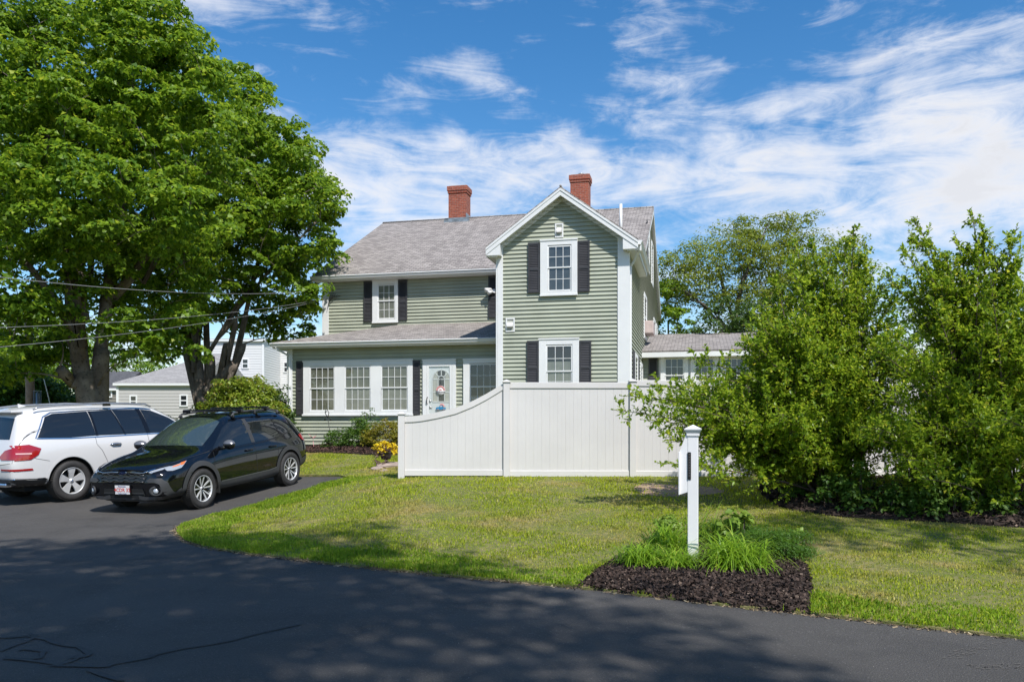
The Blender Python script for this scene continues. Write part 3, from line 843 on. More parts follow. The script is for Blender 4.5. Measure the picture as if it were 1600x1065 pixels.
def pxwin(t, cx0, cx1, cy0, cy1, gx0, gx1, gy0, gy1, my, cols, rows=(2, 2), **k):
    s0, s1 = hs(cx0, t), hs(cx1, t); sm = (s0 + s1) / 2
    return window(s0, s1, hzz(cy1, sm, t), hzz(cy0, sm, t), (hs(gx0, t), hs(gx1, t), hzz(gy1, sm, t), hzz(gy0, sm, t)), cols, t, rows, hzz(my, sm, t), **k)
def shutter(t, x0, x1, y0, y1, axis='s', name='shutter'):
    s0, s1 = hs(x0, t), hs(x1, t); sm = (s0 + s1) / 2; z0, z1 = hzz(y1, sm, t), hzz(y0, sm, t)
    return shut_at(s0, s1, z0, z1, t)
def shut_at(s0, s1, z0, z1, t):
    t = t - .030
    mb = MB(); d = .05; r = .045
    mb.box((s0, t - d, z0), (s0 + r, t - .008, z1)); mb.box((s1 - r, t - d, z0), (s1, t - .008, z1))
    zm = z0 + (z1 - z0) * .47
    for a, b in ((z0, z0 + .07), (zm - .035, zm + .035), (z1 - .07, z1)): mb.box((s0 + r, t - d + .004, a), (s1 - r, t - .008, b))
    for a, b in ((z0 + .07, zm - .035), (zm + .035, z1 - .07)):
        n = int((b - a) / .045)
        for i in range(n):
            z = a + (b - a) * i / n; q = (b - a) / n
            mb.add([(s0 + r, t - d + .010, z), (s1 - r, t - d + .010, z), (s1 - r, t - .014, z + q * 1.2), (s0 + r, t - .014, z + q * 1.2)], [(0, 1, 2, 3)])
    mb.box((s0 + r, t - .010, z0 + .05), (s1 - r, t - .008, z1 - .05))
    return mb.build('shutter', m_shut, house, fix=False)

pxwin(0, 844.9, 902.7, 375, 461.6, 858.4, 891.5, 386.5, 453, 418.5, 3, back=m_blindg)
pxwin(0, 842.8, 905.3, 529, 617, 856, 893, 541.4, 611, 580, 3, curt=(0, .66, 0, 0))
shutter(0, 825.7, 843.8, 379.7, 458); shutter(0, 903.3, 921.8, 376.5, 456.2)
shutter(0, 824, 842.2, 532.5, 612); shutter(0, 905.8, 924.2, 532, 612)
pxwin(TM, 583.2, 623, 438.5, 504, 593, 617, 446.8, 497, 470.4, 3, rows=(2, 2), curt=(0, 1, 0, 0))
shutter(TM, 569.4, 582.8, 440, 503); shutter(TM, 623.4, 637, 438, 500.6); shutter(TM, 763.7, 777, 431.5, 496.5)
# the porch: triple window in one white frame
tz1, tz0 = hzz(563, -8.6, TP), hzz(648, -8.6, TP)
a0, a1 = hs(475.6, TP), hs(646, TP)
tri = MB(); gl = [(487.4, 523), (542, 579), (598.6, 637)]
gz1, gz0, gm = hzz(574, -8.6, TP), hzz(639.8, -8.6, TP), hzz(606, -8.6, TP)
G = [(hs(a, TP), hs(b, TP)) for a, b in gl]
xs_ = [a0] + [v for g in G for v in (g[0] - .036, g[1] + .036)] + [a1]
for i in range(0, 8, 2): tri.bev((xs_[i], TP - .092, tz0), (xs_[i + 1], TP, tz1), .006)
for g in G:
    tri.bev((g[0] - .037, TP - .090, tz0), (g[1] + .037, TP, gz0 - .05), .005); tri.bev((g[0] - .037, TP - .090, gz1 + .05), (g[1] + .037, TP, tz1), .005)
    tri.box((g[0] - .1, TP - .107, gz1 + .075), (g[1] + .1, TP - .087, gz1 + .10))
tri.bev((a0 - .03, TP - .117, tz0 - .03), (a1 + .02, TP - .04, tz0 + .03), .006); tri.bev((a0 - .02, TP - .112, tz1 - .03), (a1 + .02, TP - .05, tz1 + .01), .005)
tri.build('window_frame', m_white, house)
for i, g in enumerate(G):
    window(0, 0, 0, 0, (g[0], g[1], gz0, gz1), 4, TP, (2, 2), gm, back=m_roomb, curt=[None, (0, .5, 0, 0), (0, .45, 0, 0)][i], casing=False)
shutter(TP, 464.4, 474.6, 564, 648); shutter(TP, 646.4, 657.3, 563, 648)
# the right porch window, partly behind the wing
pxwin(TP, 725, 792, 560.5, 647, 736.5, 777, 570, 638, 604, 4, back=m_room, curt=(0, .3, 0, 0))

# door
TP0 = TP; TP = TP - .040
ds0, ds1 = hs(661, TP), hs(712.8, TP); dz1 = hzz(562, -6, TP); dz0 = .2
db = MB()
f0, f1 = hs(668, TP), hs(706, TP)
db.bev((ds0, TP - .05, dz0), (f0 - .02, TP + .040, dz1), .006); db.bev((f1 + .02, TP - .05, dz0), (ds1, TP + .040, dz1), .006); db.bev((f0 - .021, TP - .05, dz1 - .14), (f1 + .021, TP + .040, dz1), .006)
db.bev((ds0 - .02, TP - .07, dz1 - .02), (ds1 + .02, TP - .045, dz1 + .02), .005)
dfr = db.build('door_frame', m_white, house)
door = MB(); dt = TP - .02
zt_, zb_ = hzz(569, -6, TP), dz0
gc = (hs(676, TP) + hs(704, TP)) / 2; gr = (hs(704, TP) - hs(676, TP)) / 2
za, zb2 = hzz(592.5, -6, TP), hzz(627.5, -6, TP)
# door slab with arched light: slab and raised frame round the light
door.bev((f0 - .02, TP - .018, zb_), (f1 + .02, TP + .0, zt_ + .02), .004)
d_o = door.build('door', mat('door_white', (.72, .74, .75), .4), house)
lt = MB(); k = 20
def arch(r, y, zbase): return [(gc - r, y, zbase)] + [(gc - r * math.cos(math.pi * i / k), y, za + r * math.sin(math.pi * i / k)) for i in range(k + 1)] + [(gc + r, y, zbase)]
A = arch(gr, TP - .020, zb2); lt.add(A, [tuple(range(len(A)))])
lt.build('door_light', m_room, d_o)
cu = MB()
for sx in (-1, 1):
    vs = []
    for i in range(13):
        x = gc + sx * gr * (.42 + .5 * i / 12); y = TP - .0225 + .001 * math.sin(i * 2.2)
        top = za + math.sqrt(max(0, gr * gr - (x - gc) ** 2)) * .9
        vs += [(x, y, zb2 + .01), (x, y, top)]
    cu.add(vs, [(2 * i, 2 * i + 2, 2 * i + 3, 2 * i + 1) for i in range(12)])
cu.build('door_curtain', m_curt, d_o, fix=False)
mb = MB(); y = TP - .030
def bar(a, b, w=.012): 
    a = Vector((a[0], y, a[1])); b = Vector((b[0], y, b[1])); d = (b - a).normalized(); n = Vector((-d.z, 0, d.x)) * w
    mb.slab([a - n, b - n, b + n, a + n], (0, .01, 0))
for i in range(k): bar((gc - gr * math.cos(math.pi * i / k), za + gr * math.sin(math.pi * i / k)), (gc - gr * math.cos(math.pi * (i + 1) / k), za + gr * math.sin(math.pi * (i + 1) / k)), .016)
bar((gc - gr, za), (gc - gr, zb2), .016); bar((gc + gr, za), (gc + gr, zb2), .016); bar((gc - gr, zb2), (gc + gr, zb2), .016)
r2 = gr * .36
for i in range(10): bar((gc - r2 * math.cos(math.pi * i / 10), za + r2 * math.sin(math.pi * i / 10)), (gc - r2 * math.cos(math.pi * (i + 1) / 10), za + r2 * math.sin(math.pi * (i + 1) / 10)))
bar((gc - r2, za), (gc - r2, zb2)); bar((gc + r2, za), (gc + r2, zb2)); bar((gc - gr, za), (gc + gr, za))
zm_ = (za + zb2) / 2 - .05; bar((gc - gr, zm_), (gc - r2, zm_)); bar((gc + r2, zm_), (gc + gr, zm_))
for a in (45, 90, 135): bar((gc + r2 * math.cos(R(a)), za + r2 * math.sin(R(a))), (gc + gr * math.cos(R(a)), za + gr * math.sin(R(a))))
mb.build('muntins', m_white, d_o)
sd = MB()
for b in (((f0 - .015, dt - .03, zb_), (f0 + .06, dt - .012, zt_)), ((f1 - .06, dt - .03, zb_), (f1 + .015, dt - .012, zt_)), ((f0 + .06, dt - .03, zt_ - .07), (f1 - .06, dt - .012, zt_)), ((f0 + .06, dt - .03, zb_), (f1 - .06, dt - .012, zb_ + .25))):
    sd.bev(b[0], b[1], .003)
sdo = sd.build('storm_door', m_white, house)
gl_ = MB(); gl_.quad((f0 + .06, dt - .0225, zb_ + .25), (f1 - .06, dt - .0225, zb_ + .25), (f1 - .06, dt - .0225, zt_ - .07), (f0 + .06, dt - .0225, zt_ - .07)); gl_.build('pane', glass_mat('storm_glass', (.5, .5, .5), .97, tcol=(.93, .95, .94)), sdo, fix=False)
hd = MB(); hx = f0 + .02; hzv = hzz(626, -6, TP)
hd.tube([(hx, dt - .035, hzv + .12), (hx - .01, dt - .075, hzv + .08), (hx - .02, dt - .075, hzv - .05), (hx - .01, dt - .035, hzv - .1)], .012, 8)
hd.build('handle', m_dark, sdo)
hk = MB(); hx2 = f0 + .10
hk.lathe([(.0, -.03), (.03, -.03), (.034, -.012), (.03, 0)], (hx2, TP - .018, hzv), 'y', 12); hk.build('door_lock', m_metal, d_o); hk = MB(); hk.lathe([(.0, -.03), (.03, -.03), (.034, -.012), (.03, 0)], (hx2, TP - .018, hzv - .19), 'y', 12)
hk.tube([(hx2, TP - .04, hzv - .19), (hx2 + .07, TP - .045, hzv - .20)], .011, 6); hk.build('door_knob', m_metal, d_o)
st_ = MB(); st_.bev((ds0 - .3, TP - 1.1, -.1), (ds1 + .3, TP - .02, .17), .02); st_.build('doorstep', mat('doorstep_stone', (.35, .33, .31), .9, var=.15), house)

TP = TP0
# hanging signs on the door: round welcome wreath sign, and a blue truck cut-out
def text_mesh(s, size, mat_, M, parent, name='lettering', ext=.002, align='CENTER'):
    cu = bpy.data.curves.new('t', 'FONT'); cu.body = s; cu.size = size; cu.extrude = ext; cu.align_x = align; cu.align_y = 'CENTER'; cu.offset = size * .012
    to = bpy.data.objects.new('t', cu); COL.objects.link(to)
    dg = bpy.context.evaluated_depsgraph_get(); me = bpy.data.meshes.new_from_object(to.evaluated_get(dg))
    bpy.data.objects.remove(to); me.transform(M); me.materials.clear(); me.materials.append(mat_); me.name = name
    o = bpy.data.objects.new(name, me); COL.objects.link(o)
    if parent is not None: o.parent = parent
    return o
def hworld(s, t, z): v = Vector((HO[0], HO[1], GZ + z)) + HU * s + HD * t; return v
m_pink = mat('sign_pink', (.60, .27, .26), .6, var=.2, vscale=20); m_cream = mat('sign_cream', (.70, .68, .66), .6); m_blue = mat('truck_blue', (.03, .22, .42), .5); m_pat = mat('sign_grey', (.16, .15, .17), .6)
sx, szv = hs(690, TP), hzz(610, -6, TP)
sg = empty('door_sign', hworld(sx, TP - .095, szv), HA, 'round pink-and-white welcome sign hanging on the door glass', 'sign')
b = MB(); b.lathe([(.0, -.006), (.235, -.006), (.24, 0), (.235, .006), (0, .006)], (0, 0, 0), 'y', 28); b.build('sign_board', m_cream, sg)
b = MB()
vs = []
for i in range(25):
    a = math.pi * i / 24
    vs += [(.14 * math.cos(a), -.011, .14 * math.sin(a)), (.235 * math.cos(a), -.011, .235 * math.sin(a))]
b.add(vs, [(2 * i, 2 * i + 1, 2 * i + 3, 2 * i + 2) for i in range(24)]); b.build('sign_band', m_pink, sg, fix=False)
b = MB(); b.slab([(-.09, -.0125, .01), (-.02, -.0125, .09), (.05, -.0125, .02), (.09, -.0125, .05), (.10, -.0125, .0)], (0, .003, 0)); b.build('sign_picture', m_pink, sg)
text_mesh('Welcome', .115, m_pat, Matrix.Translation((0, -.012, -.07)) @ Matrix.Rotation(R(90), 4, 'X'), sg)
b = MB(); b.tube([(0, 0, .24), (0, .005, .7)], .006, 5); b.build('cord', m_dark, sg); sg.scale = (.62, 1, .62)
sx2, sz2 = hs(690, TP), hzz(637.5, -6, TP)
tr = empty('door_ornament', hworld(sx2, TP - .095, sz2), HA, 'small blue pickup truck cut-out hanging low on the white door', 'ornament')
b = MB(); b.slab([(-.22, 0, -.06), (-.22, 0, .02), (-.14, 0, .05), (-.08, 0, .05), (-.03, 0, .12), (.08, 0, .12), (.10, 0, .03), (.23, 0, .03), (.23, 0, -.06)], (0, -.008, 0)); b.build('truck_body', m_blue, tr)
for x in (-.13, .14): b = MB(); b.lathe([(0, -.014), (.05, -.014), (.052, -.008), (0, -.008)], (x, 0, -.07), 'y', 14); b.build('truck_wheel', m_pat, tr)
b = MB(); b.slab([(-.02, -.009, .06), (.0, -.009, .10), (.06, -.009, .10), (.07, -.009, .06)], (0, -.003, 0)); b.build('truck_window', m_cream, tr)
b = MB()
for x, z in ((.0, .15), (.05, .16), (.1, .15), (.14, .10)): b.lathe([(0, -.006), (.04, -.006), (.042, 0), (0, 0)], (x, 0, z), 'y', 9)
b.build('truck_flowers', m_pink, tr); tr.scale = (.7, 1, .7)

# vents, lamp, alarm box on the wall
def vent(t, x0, x1, y0, y1):
    s0, s1 = hs(x0, t), hs(x1, t); sm = (s0 + s1) / 2; z0, z1 = hzz(y1, sm, t), hzz(y0, sm, t)
    mb = MB(); w = .04; d = .05
    for a, b_ in (((s0, z0), (s0 + w, z1)), ((s1 - w, z0), (s1, z1)), ((s0 + w, z0), (s1 - w, z0 + w)), ((s0 + w, z1 - w), (s1 - w, z1))):
        mb.bev((a[0], t - d, a[1]), (b_[0], t - .002, b_[1]), .004)
    v = mb.build('wall_vent', m_white, house)
    b2 = MB(); b2.box((s0 + w, t - .03, z0 + w), (s1 - w, t - .002, z1 - w)); b2.build('vent_plate', mat('vent_plate', (.42, .41, .38), .6, var=.2, vscale=20), v)
    h2 = MB(); zc = (z0 + z1) / 2
    h2.slab([(s0 + w + .01, t - .03, zc + .09), (s0 + w + .01, t - .11, zc - .02), (s0 + w + .01, t - .11, zc - .06), (s0 + w + .01, t - .03, zc - .06)], (s1 - s0 - 2 * w - .02, 0, 0)); h2.build('vent_hood', m_cream, v)
vent(0, 867.5, 880.6, 349.5, 371.5); vent(0, 790.6, 804.7, 496.7, 518.6)
fl = MB(); fs, fz = hs(768, TM), hzz(455, hs(768, TM), TM)
fl.lathe([(0, -.03), (.06, -.03), (.07, 0)], (fs + .1, TM - .07, fz), 'y', 12)
for dx, dz_, lx in ((-.02, .02, -.22), (.06, -.07, .0)):
    fl.tube([(fs + .1 + dx, TM - .1, fz + dz_), (fs + .04 + lx * .2, TM - .16, fz + dz_ + .02)], .02, 8)
    fl.tube([(fs + .07 + lx * .2, TM - .12, fz + dz_ + .04), (fs + .0 + lx * .4, TM - .22, fz + dz_), (fs - .03 + lx * .5, TM - .28, fz + dz_ - .02)], [.035, .06, .075], 12)
fl.build('floodlight', m_white, house)

# chimneys, flues, vent pipe
def chimney(px0, px1, tc, ztop, cap=False):
    s0, s1 = hs(px0, tc - .35), hs(px1, tc - .35); w = (s1 - s0) * .76; s1 = s0 + w
    zb = ZR - .9
    mb = MB(); mb.bev((s0, tc - .33, zb), (s1, tc + .33, ztop - .22), .006)
    mb.bev((s0 - .03, tc - .36, ztop - .32), (s1 + .03, tc + .36, ztop - .22), .006); mb.bev((s0 - .055, tc - .385, ztop - .22), (s1 + .055, tc + .385, ztop - .03), .008)
    c = mb.build('chimney', m_brick, main_roof)
    b = MB(); zf = ZR - abs(tc - .33 - TR) * MS
    b.box((s0 - .02, tc - .35, zf - .06), (s1 + .02, tc - .32, zf + .13)); b.box((s1 - .01, tc - .34, zf - .05), (s1 + .02, tc + .3, ZR + .13)); b.box((s0 - .15, tc - .5, zf - .09), (s1 + .15, tc - .34, zf + .03)); b.build('flashing', m_lead, c)
    b = MB(); b.bev((s0 + .02, tc - .3, ztop - .03), (s1 - .02, tc + .3, ztop + .01), .01); b.build('chimney_crown', mat('mortar', (.35, .32, .29), .9), c)
    if cap:
        b = MB(); cx = (s0 + s1) / 2 + .02
        b.lathe([(.08, 0), (.08, .08), (.12, .08), (.12, .10), (0, .12)], (cx, tc, ztop), 'z', 14); b.build('flue_cap', m_metal, c)
chimney(700.5, 737, TR - .0, hzz(289.5, -8, TR - .35))
chimney(891, 928.5, TR - .0, hzz(269.5, -2, TR - .35), True)
b = MB(); vs_ = hs(970, 6.6); b.tube([(vs_, 6.6, ZME + (6.6 - TEV) * MS - .1), (vs_, 6.6, hzz(319, vs_, 6.6))], .055, 10); b.build('vent_pipe', m_white, house)

# windows on the right wall (plane s=0, facing +s)
def side_window(t0, t1, z0, z1, ac=False):
    mb = MB(); c = .13; d = .06
    mb.bev((0, t0, z0), (d, t0 + c, z1), .006); mb.bev((0, t1 - c, z0), (d, t1, z1), .006); mb.bev((0, t0 + c, z1 - c), (d, t1 - c, z1), .006); mb.bev((0, t0 + c, z0), (d, t1 - c, z0 + c), .006)
    zm = (z0 + z1) / 2; mb.box((.01, t0 + c, zm - .03), (.04, t1 - c, zm + .03))
    w = mb.build('window', m_white, house)
    p = MB(); p.box((.018, t0 + c, z0 + c), (.022, t1 - c, z1 - c)); p.build('pane', m_room, w)
    if ac:
        a = MB(); a.bev((.03, t0 + .2, z0 + .18), (.34, t1 - .2, z0 + .62), .02); a.build('air_conditioner', mat('ac_beige', (.50, .40, .37), .6, var=.1), w)
def side_shutter(t0, t1, z0, z1):
    b = MB(); b.bev((.02, t0, z0), (.055, t1, z1), .006); b.build('shutter', m_shut, house)
side_window(6.3, 7.7, 3.75, 5.35, True); side_window(12.6, 13.9, 3.75, 5.3); side_window(14.6, 15.8, 3.75, 5.3)
side_window(8.4, 9.6, 6.55, 8.35); side_window(10.9, 12.1, 6.45, 8.2)
side_shutter(8.02, 8.35, 6.6, 8.3)
side_window(2.0, 3.2, .9, 2.85); side_shutter(1.2, 1.95, .9, 2.85); side_shutter(3.25, 3.9, .9, 2.85); side_window(4.5, 5.5, .5, 2.75)

# the low annex on the right
TX = 5.65; AXR = 7.5; AZ = hzz(548, .4, 5.3); AZR = hzz(522.5, .2, 10.3)
an = empty('house_annex', (HO[0], HO[1], GZ), HA, 'low single-storey white annex with a grey roof behind the fence', 'annex')
ab = MB(); ab.slab([(.03, TX + .02, -.3), (.03, TX + .02, AZ - .1), (.03, 10.3, AZR - .1), (.03, 15, AZ - .1), (.03, 15, -.3)], (AXR, 0, 0)); ab.build('core', m_side, an)
siding('wall', lambda z: (.03, hs(1030, TX)), -.3, AZ - .15, 's', -1, TX, an, m_side)
ar = MB(); roofslab(ar, [(.02, 5.25, AZ), (AXR + .3, 5.25, AZ), (AXR + .3, 10.3, AZR), (.02, 10.3, AZR)]); roofslab(ar, [(.02, 10.3, AZR), (AXR + .3, 10.3, AZR), (AXR + .3, 15.3, AZ), (.02, 15.3, AZ)])
ar.build('roof', m_shingle, an)
b = MB(); b.box((.03, 5.22, AZ - .22), (AXR + .3, 5.27, AZ - .06)); b.box((.03, 5.27, AZ - .22), (AXR + .3, TX, AZ - .19)); b.build('fascia', m_white, an)
b = MB(); b.box((hs(1029.5, TX), TX - .035, .2), (AXR, TX, AZ - .2)); b.build('white_panel', m_white, an)
for i, (x0, x1) in enumerate(((1040.5, 1067), (1087.5, 1114), (1134, 1160), (1181, 1206))):
    g0, g1 = hs(x0, TX), hs(x1, TX); sm = (g0 + g1) / 2
    window(g0 - .18, g1 + .18, hzz(625, sm, TX), hzz(556, sm, TX), (g0, g1, hzz(617, sm, TX), hzz(561.5, sm, TX)), 3, TX - .03, (2, 2), hzz(586.5, sm, TX), parent=an, back=mat('room_black', (.015, .015, .015), .9) if i == 0 else bpy.data.materials['room_black'])
sm = hs(1020, TX); shp = shut_at(hs(1013.5, TX), hs(1027.5, TX), hzz(622, sm, TX), hzz(557.5, sm, TX), TX); shp.parent = an

# ------------------------------------------------------------------ white privacy fence
fence = empty('privacy_fence', (-2.15, 16, hz(-2.15, 16)), 0, 'tall white vinyl privacy fence whose left panel sweeps down in a curve', 'fence')
FZ = fence.location.z; FX = fence.location.x; FY = 16.0
def fx(px): return (px - 800) / F * FY
def fz(py): return EYE + (670 - py) / F * FY
def L2(x, y, z): return (x - FX, y - FY, z - FZ)
m_fence = mat('white_vinyl_fence', (.60, .578, .562), .38, var=.035, vscale=1.1, bump=.05, bscale=5)
def post(px, ytop, w=.125):
    x = fx(px); zt = fz(ytop); zb = hz(x, FY) - .3
    mb = MB(); mb.bev(L2(x - w / 2, FY - w / 2, zb), L2(x + w / 2, FY + w / 2, zt), .006)
    p = mb.build('post', m_fence, fence)
    c = MB(); q = w / 2
    c.bev(L2(x - q - .02, FY - q - .02, zt - .01), L2(x + q + .02, FY + q + .02, zt + .012), .004)
    a = [Vector(L2(x + i * (q + .005), FY + j * (q + .005), zt + .012)) for i, j in ((-1, -1), (1, -1), (1, 1), (-1, 1))]
    b_ = [Vector(L2(x + i * (q * .6), FY + j * (q * .6), zt + .035)) for i, j in ((-1, -1), (1, -1), (1, 1), (-1, 1))]
    ap = Vector(L2(x, FY, zt + .05))
    c.add(a + b_ + [ap], [(0, 1, 5, 4), (1, 2, 6, 5), (2, 3, 7, 6), (3, 0, 4, 7), (4, 5, 8), (5, 6, 8), (6, 7, 8), (7, 4, 8), (3, 2, 1, 0)])
    c.build('post_cap', m_fence, p)
def panel(pa, pb, ytop, ybot, curve=None):
    x0, x1 = fx(pa), fx(pb); zb = fz(ybot); y0, y1 = FY - .03, FY + .03
    ztop = (lambda x: fz(np.interp(x / FY * F + 800, curve[0], curve[1]))) if curve else (lambda x: fz(ytop))
    rail = .115
    mb = MB(); n = max(1, round((x1 - x0) / .152)); w = (x1 - x0) / n
    for i in range(n):
        a, b_ = x0 + i * w + .0002, x0 + (i + 1) * w - .0002; g = .003
        za, zb_ = ztop(a) - rail + .02, ztop(b_) - rail + .02; z_ = zb + rail - .02
        m_ = (a + b_) / 2
        for yy, sg in ((FY - .011, 1),):
            prof = [(a, yy + .003), (a + g, yy), (m_ - .004, yy), (m_, yy + .0014), (m_ + .004, yy), (b_ - g, yy), (b_, yy + .003)]
            k_ = len(prof); vs = []
            for (xx, y_) in prof: vs += [L2(xx, y_, z_), L2(xx, y_, ztop(xx) - rail + .02)]
            mb.add(vs, [(2 * j, 2 * j + 2, 2 * j + 3, 2 * j + 1) for j in range(k_ - 1)])
    bx = densify_x(x0, x1, 24); vs = []
    for xx in bx: vs += [L2(xx, FY + .004, zb + rail - .03), L2(xx, FY + .004, ztop(xx) - rail + .03)]
    mb.add(vs, [(2 * j, 2 * j + 2, 2 * j + 3, 2 * j + 1) for j in range(len(bx) - 1)])
    p = mb.build('panel', m_fence, fence, fix=False)
    r = MB(); r.bev(L2(x0, y0, zb), L2(x1, y1, zb + rail), .006); r.build('bottom_rail', m_fence, p); r = MB()
    if curve:
        bx = densify_x(x0, x1, 40)
        for j in range(len(bx) - 1):
            a, b_ = bx[j], bx[j + 1]; za, zc = ztop(a), ztop(b_)
            vs = [L2(a, y0, za - rail), L2(b_, y0, zc - rail), L2(b_, y0, zc), L2(a, y0, za), L2(a, y1, za - rail), L2(b_, y1, zc - rail), L2(b_, y1, zc), L2(a, y1, za)]
            r.add(vs, [(0, 1, 2, 3), (7, 6, 5, 4), (3, 2, 6, 7), (1, 0, 4, 5)])
    else: r.bev(L2(x0, y0, ztop(x0) - rail), L2(x1, y1, ztop(x0)), .006)
    r.build('top_rail', m_fence, p)
def densify_x(a, b, n): return [a + (b - a) * i / n for i in range(n + 1)]
swc = ([632, 647, 660, 682, 712, 739, 760, 775, 787], [650, 649.5, 648, 644, 637, 626, 615, 606, 598.5])
post(627.5, 646.5); post(791.5, 596.5); post(988.5, 595.5); post(1188, 594); post(1388, 593); post(1588, 592)
panel(632.6, 786.4, 0, 742.8, swc)
panel(796.6, 983.4, 597.2, 744.2); panel(993.6, 1183, 593.8, 744.6); panel(1193, 1383, 593, 745.5); panel(1393, 1583, 592.5, 746.5)
# ------------------------------------------------------------------ cars
def on_ground_matrix(cx, cy, fx_, fy_, wb, tw):
    """frame of a car whose wheelbase centre is (cx,cy) and whose nose points along (fx,fy), seated on the terrain"""
    f = Vector((fx_, fy_, 0)).normalized(); l = Vector((-f.y, f.x, 0)); c = Vector((cx, cy, 0))
    P = [c + f * a * wb / 2 + l * b * tw / 2 for a in (1, -1) for b in (1, -1)]; Z = [hz(p.x, p.y) for p in P]
    fr = (Z[0] + Z[1]) / 2; rr = (Z[2] + Z[3]) / 2; le = (Z[0] + Z[2]) / 2; ri = (Z[1] + Z[3]) / 2
    X = Vector((f.x * wb, f.y * wb, fr - rr)).normalized(); Y0 = Vector((l.x * tw, l.y * tw, le - ri)).normalized()
    Zv = X.cross(Y0).normalized(); Y = Zv.cross(X)
    return Matrix(((X.x, Y.x, Zv.x, cx), (X.y, Y.y, Zv.y, cy), (X.z, Y.z, Zv.z, sum(Z) / 4), (0, 0, 0, 1)))

def car_body(stations, mats, arches, wellr, crease_rows=()):
    """stations: list of rows [(x,y,z)...] bottom-centre to top-centre, mirrored, subdivided, wheel wells cut"""
    n = len(stations[0]); me = bpy.data.meshes.new('body'); bm = bmesh.new()
    grid = []
    for st in stations:
        row = [bm.verts.new(p) for p in st]                    # y>=0
        mir = [row[i] if abs(st[i][1]) < 1e-6 else bm.verts.new((st[i][0], -st[i][1], st[i][2])) for i in range(n)]
        grid.append((row, mir))
    cl = bm.edges.layers.float.new('crease_edge')
    for (ra, ma), (rb, mb_) in zip(grid, grid[1:]):
        for i in range(n - 1):
            bm.faces.new((ra[i], rb[i], rb[i + 1], ra[i + 1])); bm.faces.new((ma[i + 1], mb_[i + 1], mb_[i], ma[i]))
    for (ra, ma), flip in ((grid[0], 1), (grid[-1], 0)):
        for i in range(n - 1):
            vs = [ra[i], ra[i + 1], ma[i + 1], ma[i]]
            vs = list(dict.fromkeys(vs))
            if len(vs) >= 3: bm.faces.new(vs if flip else vs[::-1])
    bm.edges.ensure_lookup_table()
    for e in bm.edges:
        if any((grid[j][k][i] in e.verts and grid[j + 1][k][i] in e.verts) for j in range(len(grid) - 1) for k in (0, 1) for i in crease_rows): e[cl] = .55
    for gr, c in ((grid[0], .35), (grid[-1], .75)):
        ring = set(gr[0] + gr[1])
        for e in bm.edges:
            if e.verts[0] in ring and e.verts[1] in ring: e[cl] = max(e[cl], c)
    bmesh.ops.recalc_face_normals(bm, faces=bm.faces)
    bm.to_mesh(me); bm.free(); o = bpy.data.objects.new('body', me); COL.objects.link(o)
    for m in mats: me.materials.append(m)
    sd = o.modifiers.new('s', 'SUBSURF'); sd.levels = 3; sd.render_levels = 3
    cut = []
    for (x, r) in arches:
        for sg in (1, -1):
            mb = MB(); k = 40; y0, y1 = sg * .50, sg * 1.3
            vs = []
            for yy in (y0, y1):
                for i in range(k):
                    a = 2 * math.pi * i / k; vs.append((x + r * math.cos(a), yy, wellr + r * math.sin(a) * 1.0))
            mb.add(vs, [(i, (i + 1) % k, k + (i + 1) % k, k + i) for i in range(k)] + [tuple(range(k))[::-1], tuple(range(k, 2 * k))])
            c = mb.build('cut', mats); c.data.polygons.foreach_set('material_index', [1] * len(c.data.polygons)); c.data.update()
            bo = o.modifiers.new('b', 'BOOLEAN'); bo.operation = 'DIFFERENCE'; bo.object = c; bo.solver = 'EXACT'; cut.append(c)
    dg = bpy.context.evaluated_depsgraph_get()
    # uncut surface for laying panels on
    for m_ in o.modifiers:
        if m_.type == 'BOOLEAN': m_.show_viewport = False
    dg.update(); ev = o.evaluated_get(dg); m0 = ev.to_mesh(); tree = BVHTree.FromPolygons([v.co.copy() for v in m0.vertices], [list(p.vertices) for p in m0.polygons]); ev.to_mesh_clear()
    for m_ in o.modifiers: m_.show_viewport = True
    dg.update(); res = bpy.data.meshes.new_from_object(o.evaluated_get(dg)); o.modifiers.clear(); o.data = res
    for c in cut: bpy.data.objects.remove(c)
    res.polygons.foreach_set('use_smooth', [p.material_index == 0 for p in res.polygons]); res.name = 'body'
    return o, tree

def lay(mb, tree, poly, ax, off=.004, step=.05, side=1, thick=0.):
    """lay a flat outline onto the body. ax 'y': outline (x,z) cast from the side; 'x': (y,z) cast from front/back (side=+1/-1); 'z': (x,y) from above"""
    V, T = tri_region([tuple(p) for p in densify(poly, step)], step)
    out = []; ok = []
    for v in V:
        if ax == 'y': o_ = Vector((v.x, side * 2.5, v.y)); d = Vector((0, -side, 0))
        elif ax == 'x': o_ = Vector((side * 4.5, v.x, v.y)); d = Vector((-side, 0, 0))
        else: o_ = Vector((v.x, v.y, 3)); d = Vector((0, 0, -1))
        hit, nrm, _, _ = tree.ray_cast(o_, d)
        if hit is None: out.append(Vector((0, 0, 0))); ok.append(False); continue
        if nrm.dot(d) > 0: nrm = -nrm
        out.append(hit + nrm * off); ok.append(True)
    mb.add(out, [list(t) for t in T if all(ok[i] for i in t)], smooth=True)
    return mb
def panel_obj(name, m, parent, tree, polys, ax, off=.004, step=.05, sides=(1, -1)):
    for sd in sides:
        for p in polys:
            mb = MB(); lay(mb, tree, p, ax, off, step, sd); o = mb.build(name, m, parent, fix=False)
    return o
def strip_poly(pts, w):
    """thin band polygon along a polyline"""
    P = [Vector(p) for p in pts]; a, b = [], []
    for i, p in enumerate(P):
        d = (P[min(i + 1, len(P) - 1)] - P[max(i - 1, 0)]).normalized(); n = Vector((-d.y, d.x))
        a.append(tuple(p + n * w)); b.append(tuple(p - n * w))
    return a + b[::-1]
